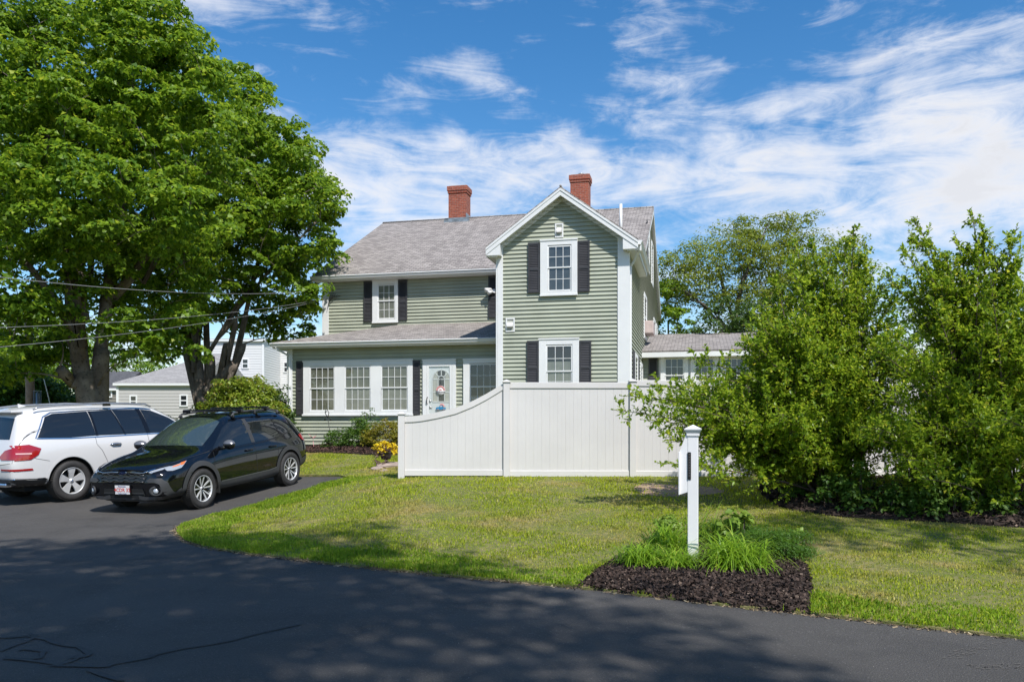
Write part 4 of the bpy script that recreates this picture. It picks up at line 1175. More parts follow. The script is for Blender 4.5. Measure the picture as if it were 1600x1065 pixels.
def arc(cx, cz, r, a0, a1, n=16, sz=1.): return [(cx + r * math.cos(R(a0 + (a1 - a0) * i / n)), cz + sz * r * math.sin(R(a0 + (a1 - a0) * i / n))) for i in range(n + 1)]

m_rubber = mat('tyre_rubber', (.030, .028, .027), .75, var=.2, vscale=12)
m_alloy = mat('alloy', (.60, .60, .60), .32, .35)
m_alloyd = mat('dark_alloy', (.02, .02, .022), .35, .3)
m_well = mat('wheel_well', (.008, .008, .008), .95)
m_plas = mat('grey_plastic', (.040, .040, .042), .55, bump=.1, bscale=120)
m_gblack = mat('gloss_black', (.006, .006, .007), .12)
m_chrome = mat('chrome', (.75, .76, .78), .12, 1.)
m_carglass = mat('car_glass', (.010, .012, .014), .03, spec=.9)
m_red = mat('tail_red', (.32, .008, .010), .12, coat=1.)
m_lamp = mat('lamp_clear', (.42, .44, .46), .08, .3, coat=1.)
m_orange = mat('lamp_orange', (.65, .16, .03), .15, coat=1.)
m_seam = mat('seam', (.012, .012, .012), .8)

def wheel(x, y, r, w, rr, style, parent):
    sg = 1 if y > 0 else -1
    hub = MB(); hub.lathe([(.0, -w * .32), (rr * .8, -w * .32), (rr * .8, w * .10), (rr * .30, w * .12), (.0, w * .12)], (0, 0, 0), 'y', 24)
    o = hub.build('wheel', m_alloyd, parent); o.location = (x, y, r)
    if sg < 0: o.rotation_euler = (0, 0, math.pi)
    t = MB(); t.lathe([(rr, -w / 2), (r * .93, -w / 2), (r * .985, -w * .42), (r, -w * .30), (r, w * .30), (r * .985, w * .42), (r * .93, w * .5), (r * .84, w * .53), (rr * 1.03, w * .5), (rr, w * .44), (rr, -w / 2)], (0, 0, 0), 'y', 48, cap=False)
    for i in range(60):
        a = 2 * math.pi * i / 60
        for q in (-1, 1):
            p = Vector((math.cos(a) * r * .992, q * w * .34, math.sin(a) * r * .992)); u = Vector((-math.sin(a), 0, math.cos(a))); 
            n = Vector((math.cos(a), 0, math.sin(a)))
            t.slab([p - u * .008 - Vector((0, w * .12, 0)), p + u * .008 - Vector((0, w * .12, 0)), p + u * .008 + Vector((0, w * .12, 0)), p - u * .008 + Vector((0, w * .12, 0))], n * .008)
    t.build('tyre', m_rubber, o)
    s = MB()
    s.lathe([(rr * .985, w * .47), (rr * 1.005, w * .44), (rr * 1.0, w * .50), (rr * .95, w * .47), (rr * .93, w * .38), (rr * .93, -w * .4), (rr * .985, -w * .42)], (0, 0, 0), 'y', 48, cap=False)
    s2 = MB()
    def spoke(a0, wi, wo, r0, r1, y0, y1, mb_, tk=.02, skew=0.):
        u = lambda a: Vector((math.cos(a), 0, math.sin(a)))
        c = u(a0); n = Vector((-math.sin(a0), 0, math.cos(a0))); c1 = u(a0 + skew)
        A = [c * r0 - n * wi, c * r0 + n * wi, c1 * r1 + n * wo, c1 * r1 - n * wo]
        A = [Vector((p.x, yy, p.z)) for p, yy in zip(A, (y0, y0, y1, y1))]
        mb_.slab(A, (0, -tk, 0))
    if style == 'five':
        for i in range(5):
            a = math.pi / 2 + 2 * math.pi * i / 5
            spoke(a, rr * .13, rr * .21, rr * .12, rr * .60, w * .36, w * .42, s, .035); spoke(a, rr * .21, rr * .33, rr * .58, rr * .96, w * .42, w * .44, s, .035)
        s.lathe([(0, w * .28), (rr * .2, w * .28), (rr * .17, w * .40), (0, w * .41)], (0, 0, 0), 'y', 20)
    else:
        for i in range(5):
            a = math.pi / 2 + 2 * math.pi * i / 5
            for q in (-1, 1):
                spoke(a + q * .13, rr * .035, rr * .055, rr * .12, rr * .96, w * .30, w * .43, s, .02, q * .13)
            spoke(a + math.pi / 5, rr * .05, rr * .03, rr * .12, rr * .92, w * .27, w * .40, s2, .02)
            spoke(a, rr * .10, rr * .16, rr * .10, rr * .93, w * .26, w * .40, s2, .012)
        s.lathe([(0, w * .26), (rr * .15, w * .26), (rr * .13, w * .36), (0, w * .37)], (0, 0, 0), 'y', 20)
    ro = s.build('rim', m_alloy, o)
    if s2.v: s2.build('rim_insert', m_gblack, ro)
    for i in range(5):
        pass
    cc = MB(); cc.lathe([(0, w * .37), (rr * .10, w * .37), (rr * .095, w * .43), (0, w * .435)], (0, 0, 0), 'y', 16); cc.build('hub_cap', m_gblack if style != 'five' else m_chrome, ro)
    return o

# ---------------- black crossover
def black_car():
    f = Vector((-.334, -.943, 0)).normalized(); l = Vector((-f.y, f.x, 0))
    F0 = onground(316, 793.5); R0 = onground(453, 757)
    R0 = Vector((-4.56, 16.98, 0)); F0 = Vector((-5.41, 14.46, 0))
    f = (F0 - R0); f.z = 0; f.normalize(); l = Vector((-f.y, f.x, 0))
    mid = (F0 + R0) / 2 - l * .86
    M_ = on_ground_matrix(mid.x, mid.y, f.x, f.y, 2.67, 1.55)
    root = empty('black_car', (0, 0, 0), 0, 'black crossover car with roof racks parked nose towards the camera', 'car'); root.matrix_world = M_
    m_paint = mat('black_paint', (.003, .004, .006), .06, spec=.5, coat=.4)
    N_ = 9
    st = []
    def S_(*rows): st.append(list(rows))
    S_((-2.08, 0, .34), (-2.08, .58, .34), (-2.14, .70, .44), (-2.19, .73, .66), (-2.16, .71, .86), (-2.10, .66, 1.00), (-1.98, .52, 1.34), (-1.96, .28, 1.42), (-1.95, 0, 1.43))
    S_((-2.0, 0, .26), (-2.0, .70, .28), (-2.05, .82, .42), (-2.06, .85, .66), (-2.03, .84, .88), (-1.97, .775, 1.02), (-1.76, .575, 1.45), (-1.74, .30, 1.53), (-1.74, 0, 1.54))
    S_((-1.55, 0, .22), (-1.55, .76, .26), (-1.56, .885, .36), (-1.56, .905, .64), (-1.56, .885, .88), (-1.54, .82, 1.02), (-1.40, .62, 1.495), (-1.40, .33, 1.575), (-1.4, 0, 1.585))
    S_((-.95, 0, .20), (-.95, .78, .22), (-.95, .875, .33), (-.95, .895, .60), (-.95, .88, .86), (-.93, .825, .995), (-.85, .635, 1.515), (-.85, .35, 1.585), (-.85, 0, 1.60))
    S_((-.2, 0, .20), (-.2, .78, .21), (-.2, .865, .31), (-.2, .88, .58), (-.2, .87, .83), (-.2, .825, .96), (-.16, .645, 1.52), (-.16, .36, 1.59), (-.16, 0, 1.605))
    S_((.38, 0, .20), (.38, .78, .21), (.38, .865, .31), (.38, .88, .57), (.38, .87, .81), (.38, .825, .94), (.20, .64, 1.495), (.22, .36, 1.565), (.22, 0, 1.58))
    S_((.80, 0, .20), (.80, .78, .22), (.80, .87, .32), (.80, .89, .57), (.80, .875, .81), (.82, .825, .93), (.62, .70, 1.265), (.68, .38, 1.34), (.70, 0, 1.355))
    S_((1.12, 0, .21), (1.12, .77, .24), (1.12, .885, .35), (1.12, .905, .60), (1.12, .885, .81), (1.12, .82, .925), (1.06, .755, .995), (1.14, .42, 1.035), (1.18, 0, 1.05))
    S_((1.45, 0, .22), (1.45, .76, .26), (1.45, .885, .38), (1.45, .905, .62), (1.45, .88, .80), (1.45, .80, .905), (1.45, .68, .965), (1.45, .36, 1.0), (1.45, 0, 1.005))
    S_((1.80, 0, .22), (1.80, .74, .26), (1.80, .865, .38), (1.80, .88, .62), (1.80, .86, .76), (1.80, .775, .85), (1.80, .63, .905), (1.80, .34, .945), (1.80, 0, .955))
    S_((2.06, 0, .22), (2.06, .68, .24), (2.06, .80, .36), (2.06, .82, .58), (2.04, .80, .71), (2.04, .71, .78), (2.06, .54, .835), (2.09, .30, .875), (2.10, 0, .885))
    S_((2.14, 0, .24), (2.12, .66, .25), (2.14, .77, .36), (2.16, .775, .56), (2.13, .75, .69), (2.12, .67, .75), (2.17, .50, .79), (2.21, .27, .82), (2.22, 0, .83))
    S_((2.20, 0, .26), (2.18, .60, .27), (2.20, .69, .36), (2.23, .69, .56), (2.20, .66, .68), (2.19, .60, .73), (2.22, .45, .765), (2.25, .25, .79), (2.26, 0, .795))
    body, tree = car_body(st, [m_paint, m_well], [(1.335, .40), (-1.335, .40)], .345, crease_rows=(2, 5))
    body.parent = root
    P = lambda name, m, polys, ax='y', off=.004, step=.05, sides=(1, -1), par=root: panel_obj(name, m, par, tree, polys, ax, off, step, sides)
    # side glass
    P('side_window', m_carglass, [[(.92, .985), (.42, 1.33), (.22, 1.415), (-.20, 1.44), (-.22, 1.0), (.55, .975)]])
    P('side_window', m_carglass, [[(-.30, 1.005), (-.28, 1.44), (-.85, 1.43), (-1.05, 1.40), (-1.12, 1.08), (-.95, 1.02)]])
    P('side_window', m_carglass, [[(-1.16, 1.09), (-1.10, 1.39), (-1.40, 1.33), (-1.62, 1.20), (-1.60, 1.14)]])
    P('pillar_trim', m_plas, [[(-.20, 1.0), (-.19, 1.45), (-.29, 1.45), (-.31, 1.0)]], off=.006)
    P('window_trim', m_gblack, [strip_poly([(.98, .965), (.3, .955), (-.6, .985), (-1.1, 1.03), (-1.68, 1.13)], .013)], off=.006)
    # windscreen and rear window
    def top_poly(rows): return rows
    wp = [(1.02, -.66), (1.12, -.4), (1.15, 0), (1.12, .4), (1.02, .66), (.62, .60), (.33, .53), (.30, .3), (.29, 0), (.30, -.3), (.33, -.53), (.62, -.60)]
    P('windscreen', mat('windscreen_glass', (.035, .05, .048), .03, spec=1., coat=1.), [wp], 'z', .004, .06, (1,))  # lighter greenish base colour stands in for sky reflection and cabin behind
    P('rear_window', m_carglass, [[(-.52, 1.06), (-.45, 1.36), (0, 1.40), (.45, 1.36), (.52, 1.06)]], 'x', .004, .06, (-1,))
    # panel seams
    seams = [[(-.25, 1.0), (-.25, .42), (-.20, .34)], [(.92, .95), (.98, .70), (.93, .38)], [(-.98, 1.02), (-1.0, .86), (-.93, .66), (-.86, .40)]]
    for s in seams: P('door_seam', m_seam, [strip_poly(s, .004)], off=.002, step=.03)
    P('bonnet_seam', m_seam, [strip_poly([(1.0, .80), (1.4, .78), (1.8, .72), (2.1, .62)], .004), strip_poly([(1.0, -.80), (1.4, -.78), (1.8, -.72), (2.1, -.62)], .004)], 'z', .002, .05, (1,))
    # cladding: arches and sill
    for cx in (1.335, -1.335):
        outer = arc(cx, .345, .485, -8, 188, 26); inn = arc(cx, .345, .398, -8, 188, 26)
        P('arch_cladding', m_plas, [outer + inn[::-1]], off=.012, step=.04)
    P('sill_cladding', m_plas, [[(.88, .27), (.90, .40), (.6, .40), (-.6, .41), (-.90, .44), (-.90, .27)]], off=.012)
    P('sill_strip', mat('satin_strip', (.16, .16, .165), .35, .6), [strip_poly([(.84, .405), (.2, .41), (-.6, .42), (-.86, .445)], .010)], off=.016)  # satin grey strip along the top edge of the sill cladding
    P('rear_cladding', m_plas, [[(-1.74, .28), (-1.80, .52), (-2.0, .56), (-2.2, .56), (-2.2, .28)]], off=.010)
    P('front_cladding', m_plas, [[(1.76, .27), (1.83, .44), (2.0, .36), (2.2, .34), (2.2, .27)]], off=.010)
    # handles
    for x in (-.05, -.80):
        for sd in (1, -1):
            hit = tree.ray_cast(Vector((x, sd * 2.5, .87)), Vector((0, -sd, 0)))[0]
            mb = MB(); mb.tube([(x - .10, hit.y + sd * .004, .865), (x - .07, hit.y + sd * .035, .87), (x + .07, hit.y + sd * .035, .875), (x + .10, hit.y + sd * .004, .872)], .016, 8); mb.build('door_handle', m_gblack, root)
    # mirrors
    for sd in (1, -1):
        mb = MB(); bm = bmesh.new(); bmesh.ops.create_uvsphere(bm, u_segments=20, v_segments=12, radius=1)
        mb.bm(bm, Matrix.Translation((.70, sd * 1.0, 1.045)) @ Matrix.Rotation(R(-12 * sd), 4, 'Z') @ Matrix.Diagonal((.085, .125, .085, 1)), True)
        mb.tube([(.74, sd * .80, .99), (.73, sd * .93, 1.0)], [.035, .03], 8); mo = mb.build('mirror', m_gblack, root)
        c = MB(); bm = bmesh.new(); bmesh.ops.create_uvsphere(bm, u_segments=20, v_segments=12, radius=1)
        for v in list(bm.verts):
            if v.co.z < .1: bm.verts.remove(v)
        c.bm(bm, Matrix.Translation((.70, sd * 1.0, 1.048)) @ Matrix.Rotation(R(-12 * sd), 4, 'Z') @ Matrix.Diagonal((.092, .132, .09, 1)), True); c.build('mirror_cap', mat('mirror_grey', (.20, .20, .21), .3, .5), mo, fix=False)
    # roof rails with crossbars
    for sd in (1, -1):
        mb = MB(); y = sd * .60
        mb.tube([(.08, y, 1.525), (0, y, 1.58), (-.5, y, 1.60), (-1.1, y, 1.585), (-1.42, y * .98, 1.54), (-1.5, y * .98, 1.49)], .020, 8)
        for x, z in ((0.02, 1.51), (-.65, 1.54), (-1.40, 1.49)): mb.tube([(x, y, z - .02), (x, y, z + .07)], [.03, .02], 8)
        mb.build('roof_rail', m_plas, root)
    for x in (-.16, -.98):
        mb = MB(); mb.bev((x - .035, -.66, 1.625), (x + .035, .66, 1.655), .012)
        for sd in (1, -1): mb.bev((x - .05, sd * .56, 1.58), (x + .05, sd * .68, 1.66), .018)
        mb.build('roof_crossbar', m_gblack, root)
    # front: grille, lamps, bumper
    X = lambda name, m, polys, off=.006, step=.04: P(name, m, polys, 'x', off, step, (1,))
    mir = lambda p: [(-a, b) for a, b in p][::-1]
    X('grille', m_gblack, [[(-.40, .745), (-.50, .66), (-.42, .54), (-.30, .525), (.30, .525), (.42, .54), (.50, .66), (.40, .745), (0, .765)]], .006)
    gr = MB()
    for z, wv in ((.70, .44), (.645, .46), (.59, .44)):
        n = 8; pts = []
        for i in range(n * 2 + 1):
            y = -wv + 2 * wv * i / (n * 2); hit = tree.ray_cast(Vector((4, y, z)), Vector((-1, 0, 0)))[0]
            pts.append((hit.x + .016, y, z + (.018 if i % 4 in (1, 2) else -.006)))
        gr.tube(pts, .007, 6)
    gr.build('grille_bars', mat('grille_grey', (.10, .10, .105), .3, .6), root)
    cb = MB()
    for sd in (1, -1):
        pts = [(tree.ray_cast(Vector((4, sd * y, z)), Vector((-1, 0, 0)))[0].x + .014, sd * y, z) for y, z in ((.09, .742), (.25, .738), (.42, .73), (.50, .75))]
        cb.tube(pts, .010, 6)
    cb.build('chrome_bar', m_chrome, root)
    em = MB(); ex = tree.ray_cast(Vector((4, 0, .735)), Vector((-1, 0, 0)))[0].x + .008
    em.lathe([(0, 0), (1, 0), (1, .012), (0, .014)], (0, 0, 0), 'x', 24); em.xf(Matrix.Translation((ex, 0, .735)) @ Matrix.Diagonal((1, .082, .045, 1)))
    eo = em.build('emblem', m_chrome, root)
    e2 = MB(); e2.lathe([(0, 0), (1, 0), (1, .004), (0, .005)], (0, 0, 0), 'x', 24); e2.xf(Matrix.Translation((ex + .012, 0, .735)) @ Matrix.Diagonal((1, .068, .034, 1))); e2.build('emblem_field', mat('emblem_blue', (.01, .02, .10), .2), eo)
    e3 = MB()
    for (y, z, r) in ((-.036, .742, .012), (.008, .752, .007), (.036, .742, .007), (-.005, .722, .007), (.018, .730, .007), (.04, .722, .007)):
        pts = [(ex + .018, y + (r if i % 2 == 0 else r * .35) * math.cos(math.pi * i / 4), z + (r if i % 2 == 0 else r * .35) * math.sin(math.pi * i / 4)) for i in range(8)]; e3.add(pts, [tuple(range(8))])
    e3.build('emblem_stars', m_chrome, eo, fix=False)
    for sd in (1, -1):
        sm = (lambda p: p) if sd > 0 else mir
        hl = [(.44, .735), (.56, .775), (.74, .84), (.80, .85), (.80, .79), (.72, .735), (.56, .695), (.48, .70)]
        X('headlight', m_gblack, [sm(hl)], .006, .03)
        X('headlight_lens', m_lamp, [sm([(.53, .742), (.66, .785), (.745, .81), (.70, .762), (.58, .722)])], .011, .03)
        X('headlight_beam', m_chrome, [sm([(.46, .728), (.60, .775), (.60, .785), (.46, .742)])], .014, .03)
        X('indicator', m_orange, [sm([(.765, .80), (.80, .835), (.81, .838), (.80, .80), (.77, .785)])], .011, .02)
        P('side_lamp', m_lamp, [[(1.86, .815), (1.60, .865), (1.78, .765), (1.95, .735), (2.03, .74), (2.03, .79)]], 'y', .010, .03, (sd,))
        P('side_indicator', m_orange, [[(1.74, .842), (1.62, .862), (1.70, .815), (1.76, .805)]], 'y', .013, .03, (sd,))
        # bumper cladding bracket and fog lamp
        X('bumper_bracket', m_plas, [sm([(.50, .60), (.56, .64), (.74, .635), (.80, .56), (.83, .30), (.78, .30), (.72, .54), (.66, .575), (.55, .57)])], .014, .04)
        X('lower_lip', mat('satin_grey', (.10, .10, .105), .35, .4), [sm([(.30, .36), (.42, .335), (.80, .345), (.80, .295), (.40, .275), (.30, .29)])], .016, .04)
        yv = .655; hx = tree.ray_cast(Vector((4, sd * yv, .43)), Vector((-1, 0, 0)))[0].x
        fo = MB(); fo.lathe([(.0, .0), (.10, .0), (.105, .02), (.085, .03), (.06, .012), (0, .012)], (0, 0, 0), 'x', 24); fo.xf(Matrix.Translation((hx - .015, sd * yv, .43)) @ Matrix.Rotation(R(28 * sd), 4, 'Z') @ Matrix.Diagonal((1, 1.05, .8, 1))); fb_ = fo.build('fog_lamp', m_plas, root)
        fo = MB(); fo.lathe([(.0, .012), (.045, .014), (.04, .026), (0, .03)], (0, 0, 0), 'x', 18); fo.xf(Matrix.Translation((hx - .012, sd * yv, .43)) @ Matrix.Rotation(R(28 * sd), 4, 'Z')); fo.build('lamp_lens', m_lamp, fb_)
    X('lower_grille', m_seam, [[(-.40, .47), (-.44, .36), (-.38, .31), (.38, .31), (.44, .36), (.40, .47)]], .008)
    X('lower_grille_bar', m_plas, [[(-.42, .405), (-.42, .38), (.42, .38), (.42, .405)]], .016)
    X('skid_plate', m_plas, [[(-.42, .31), (-.50, .25), (.50, .25), (.42, .31)]], .012)
    # number plate
    px_ = tree.ray_cast(Vector((4, 0, .46)), Vector((-1, 0, 0)))[0].x + .035
    pb = MB(); pb.bev((px_ - .03, -.175, .355), (px_ - .004, .175, .545), .008); fr = pb.build('plate_frame', m_gblack, root)
    pb = MB(); pb.bev((px_ - .004, -.152, .375), (px_, .152, .525), .002); pl = pb.build('number_plate', mat('plate_white', (.72, .70, .70), .5), fr)
    Mt = Matrix.Translation((px_ + .002, 0, .445)) @ Matrix(((0, 0, 1, 0), (1, 0, 0, 0), (0, 1, 0, 0), (0, 0, 0, 1)))
    mr_ = mat('plate_red', (.55, .05, .04), .5)
    text_mesh('4CDR 32', .088, mr_, Mt, pl, ext=.0008)
    Mt = Matrix.Translation((px_ + .002, 0, .508)) @ Matrix(((0, 0, 1, 0), (1, 0, 0, 0), (0, 1, 0, 0), (0, 0, 0, 1)))
    text_mesh('Massachusetts', .028, mat('plate_blue', (.03, .05, .2), .5), Mt, pl, ext=.0006)
    Mt = Matrix.Translation((px_ + .002, 0, .388)) @ Matrix(((0, 0, 1, 0), (1, 0, 0, 0), (0, 1, 0, 0), (0, 0, 0, 1)))
    text_mesh('The Spirit of America', .020, bpy.data.materials['plate_blue'], Mt, pl, ext=.0006)
    # tail lamps
    P('tail_light', m_red, [[(-1.80, 1.00), (-1.98, 1.03), (-2.12, .98), (-2.14, .88), (-2.02, .86), (-1.88, .90)]], 'y', .012, .03)
    P('tail_light', m_red, [[(.40, .93), (.74, .98), (.74, .86), (.42, .86)], [(-.40, .86), (-.74, .86), (-.74, .98), (-.40, .93)]], 'x', .012, .04, (-1,))
    for (x, y) in ((1.335, .79), (1.335, -.79), (-1.335, .79), (-1.335, -.79)): wheel(x, y, .345, .225, .232, 'multi', root)
    # mud flap, inside bits seen through nothing: mirror sticker on windscreen
    mb = MB(); lay(mb, tree, [(.98, .20), (1.02, .20), (1.02, .28), (.98, .28)], 'z', .008, .03); 
    for sd in (1, -1):
        m2 = MB(); m2.bev((.90, sd * .76, .20), (.915, sd * .90, .40), .004); m2.build('mud_flap', m_seam, root)
    ub = MB(); ub.bev((-1.9, -.62, .20), (1.9, .62, .34), .03); ub.build('underbody', m_well, root)
    return root
black_car()

# ---------------- white full-size SUV
def white_car():
    th = R(60); f = Vector((math.cos(th), math.sin(th), 0)); l = Vector((-f.y, f.x, 0))
    Rw = onground(112, 782.5)                          # right rear wheel contact
    Rw = Vector((-8.42, 15.78, 0))
    mid = Rw + f * 1.5375 + l * .90
    root = empty('white_car', (0, 0, 0), 0, 'large white SUV seen from behind its right side, parked left of the black car', 'car'); root.matrix_world = on_ground_matrix(mid.x, mid.y, f.x, f.y, 3.075, 1.66)
    m_paint = mat('white_paint', (.62, .61, .60), .20, spec=.5, coat=1.)
    st = []
    def S_(*rows): st.append(list(rows))
    S_((-2.55, 0, .42), (-2.55, .66, .42), (-2.61, .76, .52), (-2.62, .79, .78), (-2.56, .78, 1.02), (-2.50, .74, 1.18), (-2.32, .60, 1.66), (-2.30, .32, 1.72), (-2.29, 0, 1.73))
    S_((-2.50, 0, .32), (-2.50, .80, .34), (-2.55, .90, .50), (-2.56, .93, .80), (-2.50, .92, 1.04), (-2.42, .87, 1.20), (-2.16, .67, 1.72), (-2.14, .36, 1.79), (-2.14, 0, 1.80))
    S_((-2.1, 0, .28), (-2.1, .86, .32), (-2.1, .955, .46), (-2.1, .97, .80), (-2.1, .955, 1.04), (-2.06, .905, 1.19), (-1.90, .70, 1.745), (-1.90, .38, 1.815), (-1.9, 0, 1.825))
    S_((-1.5, 0, .26), (-1.5, .86, .30), (-1.5, .96, .42), (-1.5, .975, .78), (-1.5, .96, 1.03), (-1.48, .915, 1.17), (-1.4, .715, 1.755), (-1.4, .39, 1.825), (-1.4, 0, 1.835))
    S_((-.8, 0, .25), (-.8, .86, .27), (-.8, .945, .38), (-.8, .96, .72), (-.8, .955, 1.0), (-.8, .915, 1.145), (-.75, .72, 1.76), (-.75, .40, 1.83), (-.75, 0, 1.84))
    S_((.2, 0, .25), (.2, .86, .27), (.2, .94, .38), (.2, .955, .70), (.2, .95, .98), (.2, .91, 1.13), (.15, .715, 1.75), (.15, .40, 1.82), (.15, 0, 1.83))
    S_((.85, 0, .25), (.85, .86, .27), (.85, .94, .38), (.85, .955, .70), (.85, .95, .97), (.85, .91, 1.12), (.52, .70, 1.72), (.55, .39, 1.79), (.55, 0, 1.80))
    S_((1.25, 0, .25), (1.25, .86, .28), (1.25, .95, .40), (1.25, .965, .72), (1.25, .955, .97), (1.25, .905, 1.11), (.98, .78, 1.44), (1.04, .42, 1.52), (1.06, 0, 1.54))
    S_((1.55, 0, .25), (1.55, .86, .30), (1.55, .955, .42), (1.55, .97, .76), (1.55, .955, .97), (1.55, .89, 1.09), (1.42, .82, 1.17), (1.50, .44, 1.215), (1.54, 0, 1.23))
    S_((1.95, 0, .26), (1.95, .84, .30), (1.95, .94, .42), (1.95, .955, .76), (1.95, .94, .95), (1.95, .86, 1.05), (1.93, .74, 1.11), (1.95, .40, 1.15), (1.95, 0, 1.155))
    S_((2.30, 0, .27), (2.30, .78, .30), (2.30, .88, .42), (2.32, .90, .72), (2.28, .88, .88), (2.28, .80, .97), (2.28, .64, 1.03), (2.30, .34, 1.07), (2.32, 0, 1.08))
    S_((2.44, 0, .30), (2.44, .66, .31), (2.46, .74, .44), (2.48, .74, .70), (2.44, .72, .84), (2.43, .66, .91), (2.44, .52, .96), (2.48, .28, .99), (2.50, 0, 1.0))
    body, tree = car_body(st, [m_paint, m_well], [(1.5375, .455), (-1.5375, .455)], .385, crease_rows=(2, 5))
    body.parent = root
    P = lambda name, m, polys, ax='y', off=.004, step=.06, sides=(1, -1), par=root: panel_obj(name, m, par, tree, polys, ax, off, step, sides)
    gla = m_carglass
    P('side_window', gla, [[(-2.12, 1.235), (-1.88, 1.61), (-1.72, 1.665), (-1.02, 1.69), (-.98, 1.215), (-1.5, 1.205)]])
    P('side_window', gla, [[(-.94, 1.215), (-.97, 1.69), (-.52, 1.70), (-.36, 1.205)]])
    P('side_window', gla, [[(-.33, 1.205), (-.48, 1.70), (.06, 1.695), (.14, 1.20)]])
    P('side_window', gla, [[(.24, 1.20), (.17, 1.69), (.42, 1.66), (.80, 1.50), (1.22, 1.21), (.9, 1.19)]])
    P('pillar_trim', m_gblack, [[(-.98, 1.21), (-1.01, 1.69), (-.96, 1.69), (-.93, 1.21)], [(.14, 1.20), (.06, 1.70), (.16, 1.70), (.24, 1.20)], [(-.36, 1.2), (-.52, 1.70), (-.49, 1.70), (-.33, 1.2)]], off=.006)
    P('window_trim', m_chrome, [strip_poly([(1.26, 1.195), (.8, 1.18), (-.4, 1.185), (-1.5, 1.19), (-2.14, 1.222)], .009), strip_poly([(-2.16, 1.225), (-1.92, 1.61), (-1.74, 1.685), (-.9, 1.712), (.1, 1.712), (.44, 1.68)], .009)], off=.008)
    P('rear_window', m_carglass, [[(-.62, 1.22), (-.55, 1.60), (0, 1.63), (.55, 1.60), (.62, 1.22)]], 'x', .005, .06, (-1,))
    P('windscreen', m_carglass, [[(1.36, -.72), (1.48, -.4), (1.50, 0), (1.48, .4), (1.36, .72), (.98, .66), (.66, .60), (.64, 0), (.66, -.60), (.98, -.66)]], 'z', .004, .08, (1,))
    P('door_seam', m_seam, [strip_poly([(-1.0, 1.2), (-1.0, 1.05), (-.90, .92), (-.80, .70), (-.76, .42)], .004), strip_poly([(.16, 1.2), (.18, .8), (.16, .42)], .004), strip_poly([(1.28, 1.15), (1.32, .8), (1.25, .42)], .004), strip_poly([(-2.48, 1.0), (-2.2, .86), (-1.96, .80)], .0035)], off=.002, step=.04)
    P('tailgate_seam', m_seam, [strip_poly([(.80, 1.60), (.86, 1.05), (.84, .80), (.0, .70)], .004), strip_poly([(-.80, 1.60), (-.86, 1.05), (-.84, .80), (0, .70)], .004)], 'x', .002, .05, (-1,))
    P('fuel_flap', m_paint, [[(-1.64, 1.00), (-1.34, 1.00), (-1.34, .84), (-1.64, .84)]], off=.005, step=.05, sides=(-1,))
    P('sill_trim', m_plas, [[(1.0, .30), (1.0, .42), (-1.0, .42), (-1.0, .30)]], off=.012)
    P('rear_apron', m_plas, [[(-2.02, .30), (-2.0, .46), (-2.6, .50), (-2.6, .30)]], off=.010)
    P('rear_apron', m_plas, [[(-.9, .30), (-.95, .50), (.95, .50), (.9, .30)]], 'x', .010, .06, (-1,))
    P('apron_trim', m_chrome, [strip_poly([(-2.02, .475), (-2.6, .515)], .008)], off=.012)
    P('tail_light', m_red, [[(-2.10, 1.04), (-2.30, 1.12), (-2.52, 1.11), (-2.55, .84), (-2.30, .85), (-2.16, .93)]], 'y', .012, .04)
    P('tail_light', m_red, [[(.46, .90), (.60, 1.02), (.90, 1.09), (.93, .86), (.55, .85)], [(-.46, .90), (-.60, 1.02), (-.90, 1.09), (-.93, .86), (-.55, .85)][::-1]], 'x', .012, .04, (-1,))
    P('tail_light_strip', mat('tail_pale', (.75, .45, .42), .2, coat=1), [[(-2.28, .945), (-2.52, .955), (-2.52, .975), (-2.28, .97)]], 'y', .018, .03)
    P('reflector', m_red, [[(-2.26, .655), (-2.60, .65), (-2.60, .69), (-2.28, .69)]], 'y', .010, .04)
    P('reflector', m_red, [[(.55, .66), (.90, .66), (.90, .69), (.55, .69)], [(-.90, .66), (-.55, .66), (-.55, .69), (-.90, .69)]], 'x', .010, .04, (-1,))
    P('wheel_lip', m_paint, [arc(-1.5375, .385, .50, 0, 180, 26) + arc(-1.5375, .385, .462, 0, 180, 26)[::-1], arc(1.5375, .385, .50, 0, 180, 26) + arc(1.5375, .385, .462, 0, 180, 26)[::-1]], off=.010, step=.04)
    for a_ in (.35, -.72): ts = MB(); ts.bev((-2.66, a_, .36), (-2.52, a_ + .37, .44), .03); ts.build('tailpipe', m_chrome, root)
    for x in (-.60, .55):
        for sd in (1, -1):
            hit = tree.ray_cast(Vector((x, sd * 2.5, 1.03)), Vector((0, -sd, 0)))[0]; y = hit.y
            b = MB(); bm = bmesh.new(); bmesh.ops.create_uvsphere(bm, u_segments=16, v_segments=8, radius=1); b.bm(bm, Matrix.Translation((x, y, 1.02)) @ Matrix.Diagonal((.11, .008, .045, 1)), True); ho = b.build('handle_recess', mat('handle_grey', (.35, .34, .33), .4), root)
            b = MB(); b.tube([(x - .12, y + sd * .004, 1.025), (x - .08, y + sd * .038, 1.03), (x + .08, y + sd * .038, 1.03), (x + .12, y + sd * .004, 1.025)], .015, 8); b.build('door_handle', m_chrome, ho)
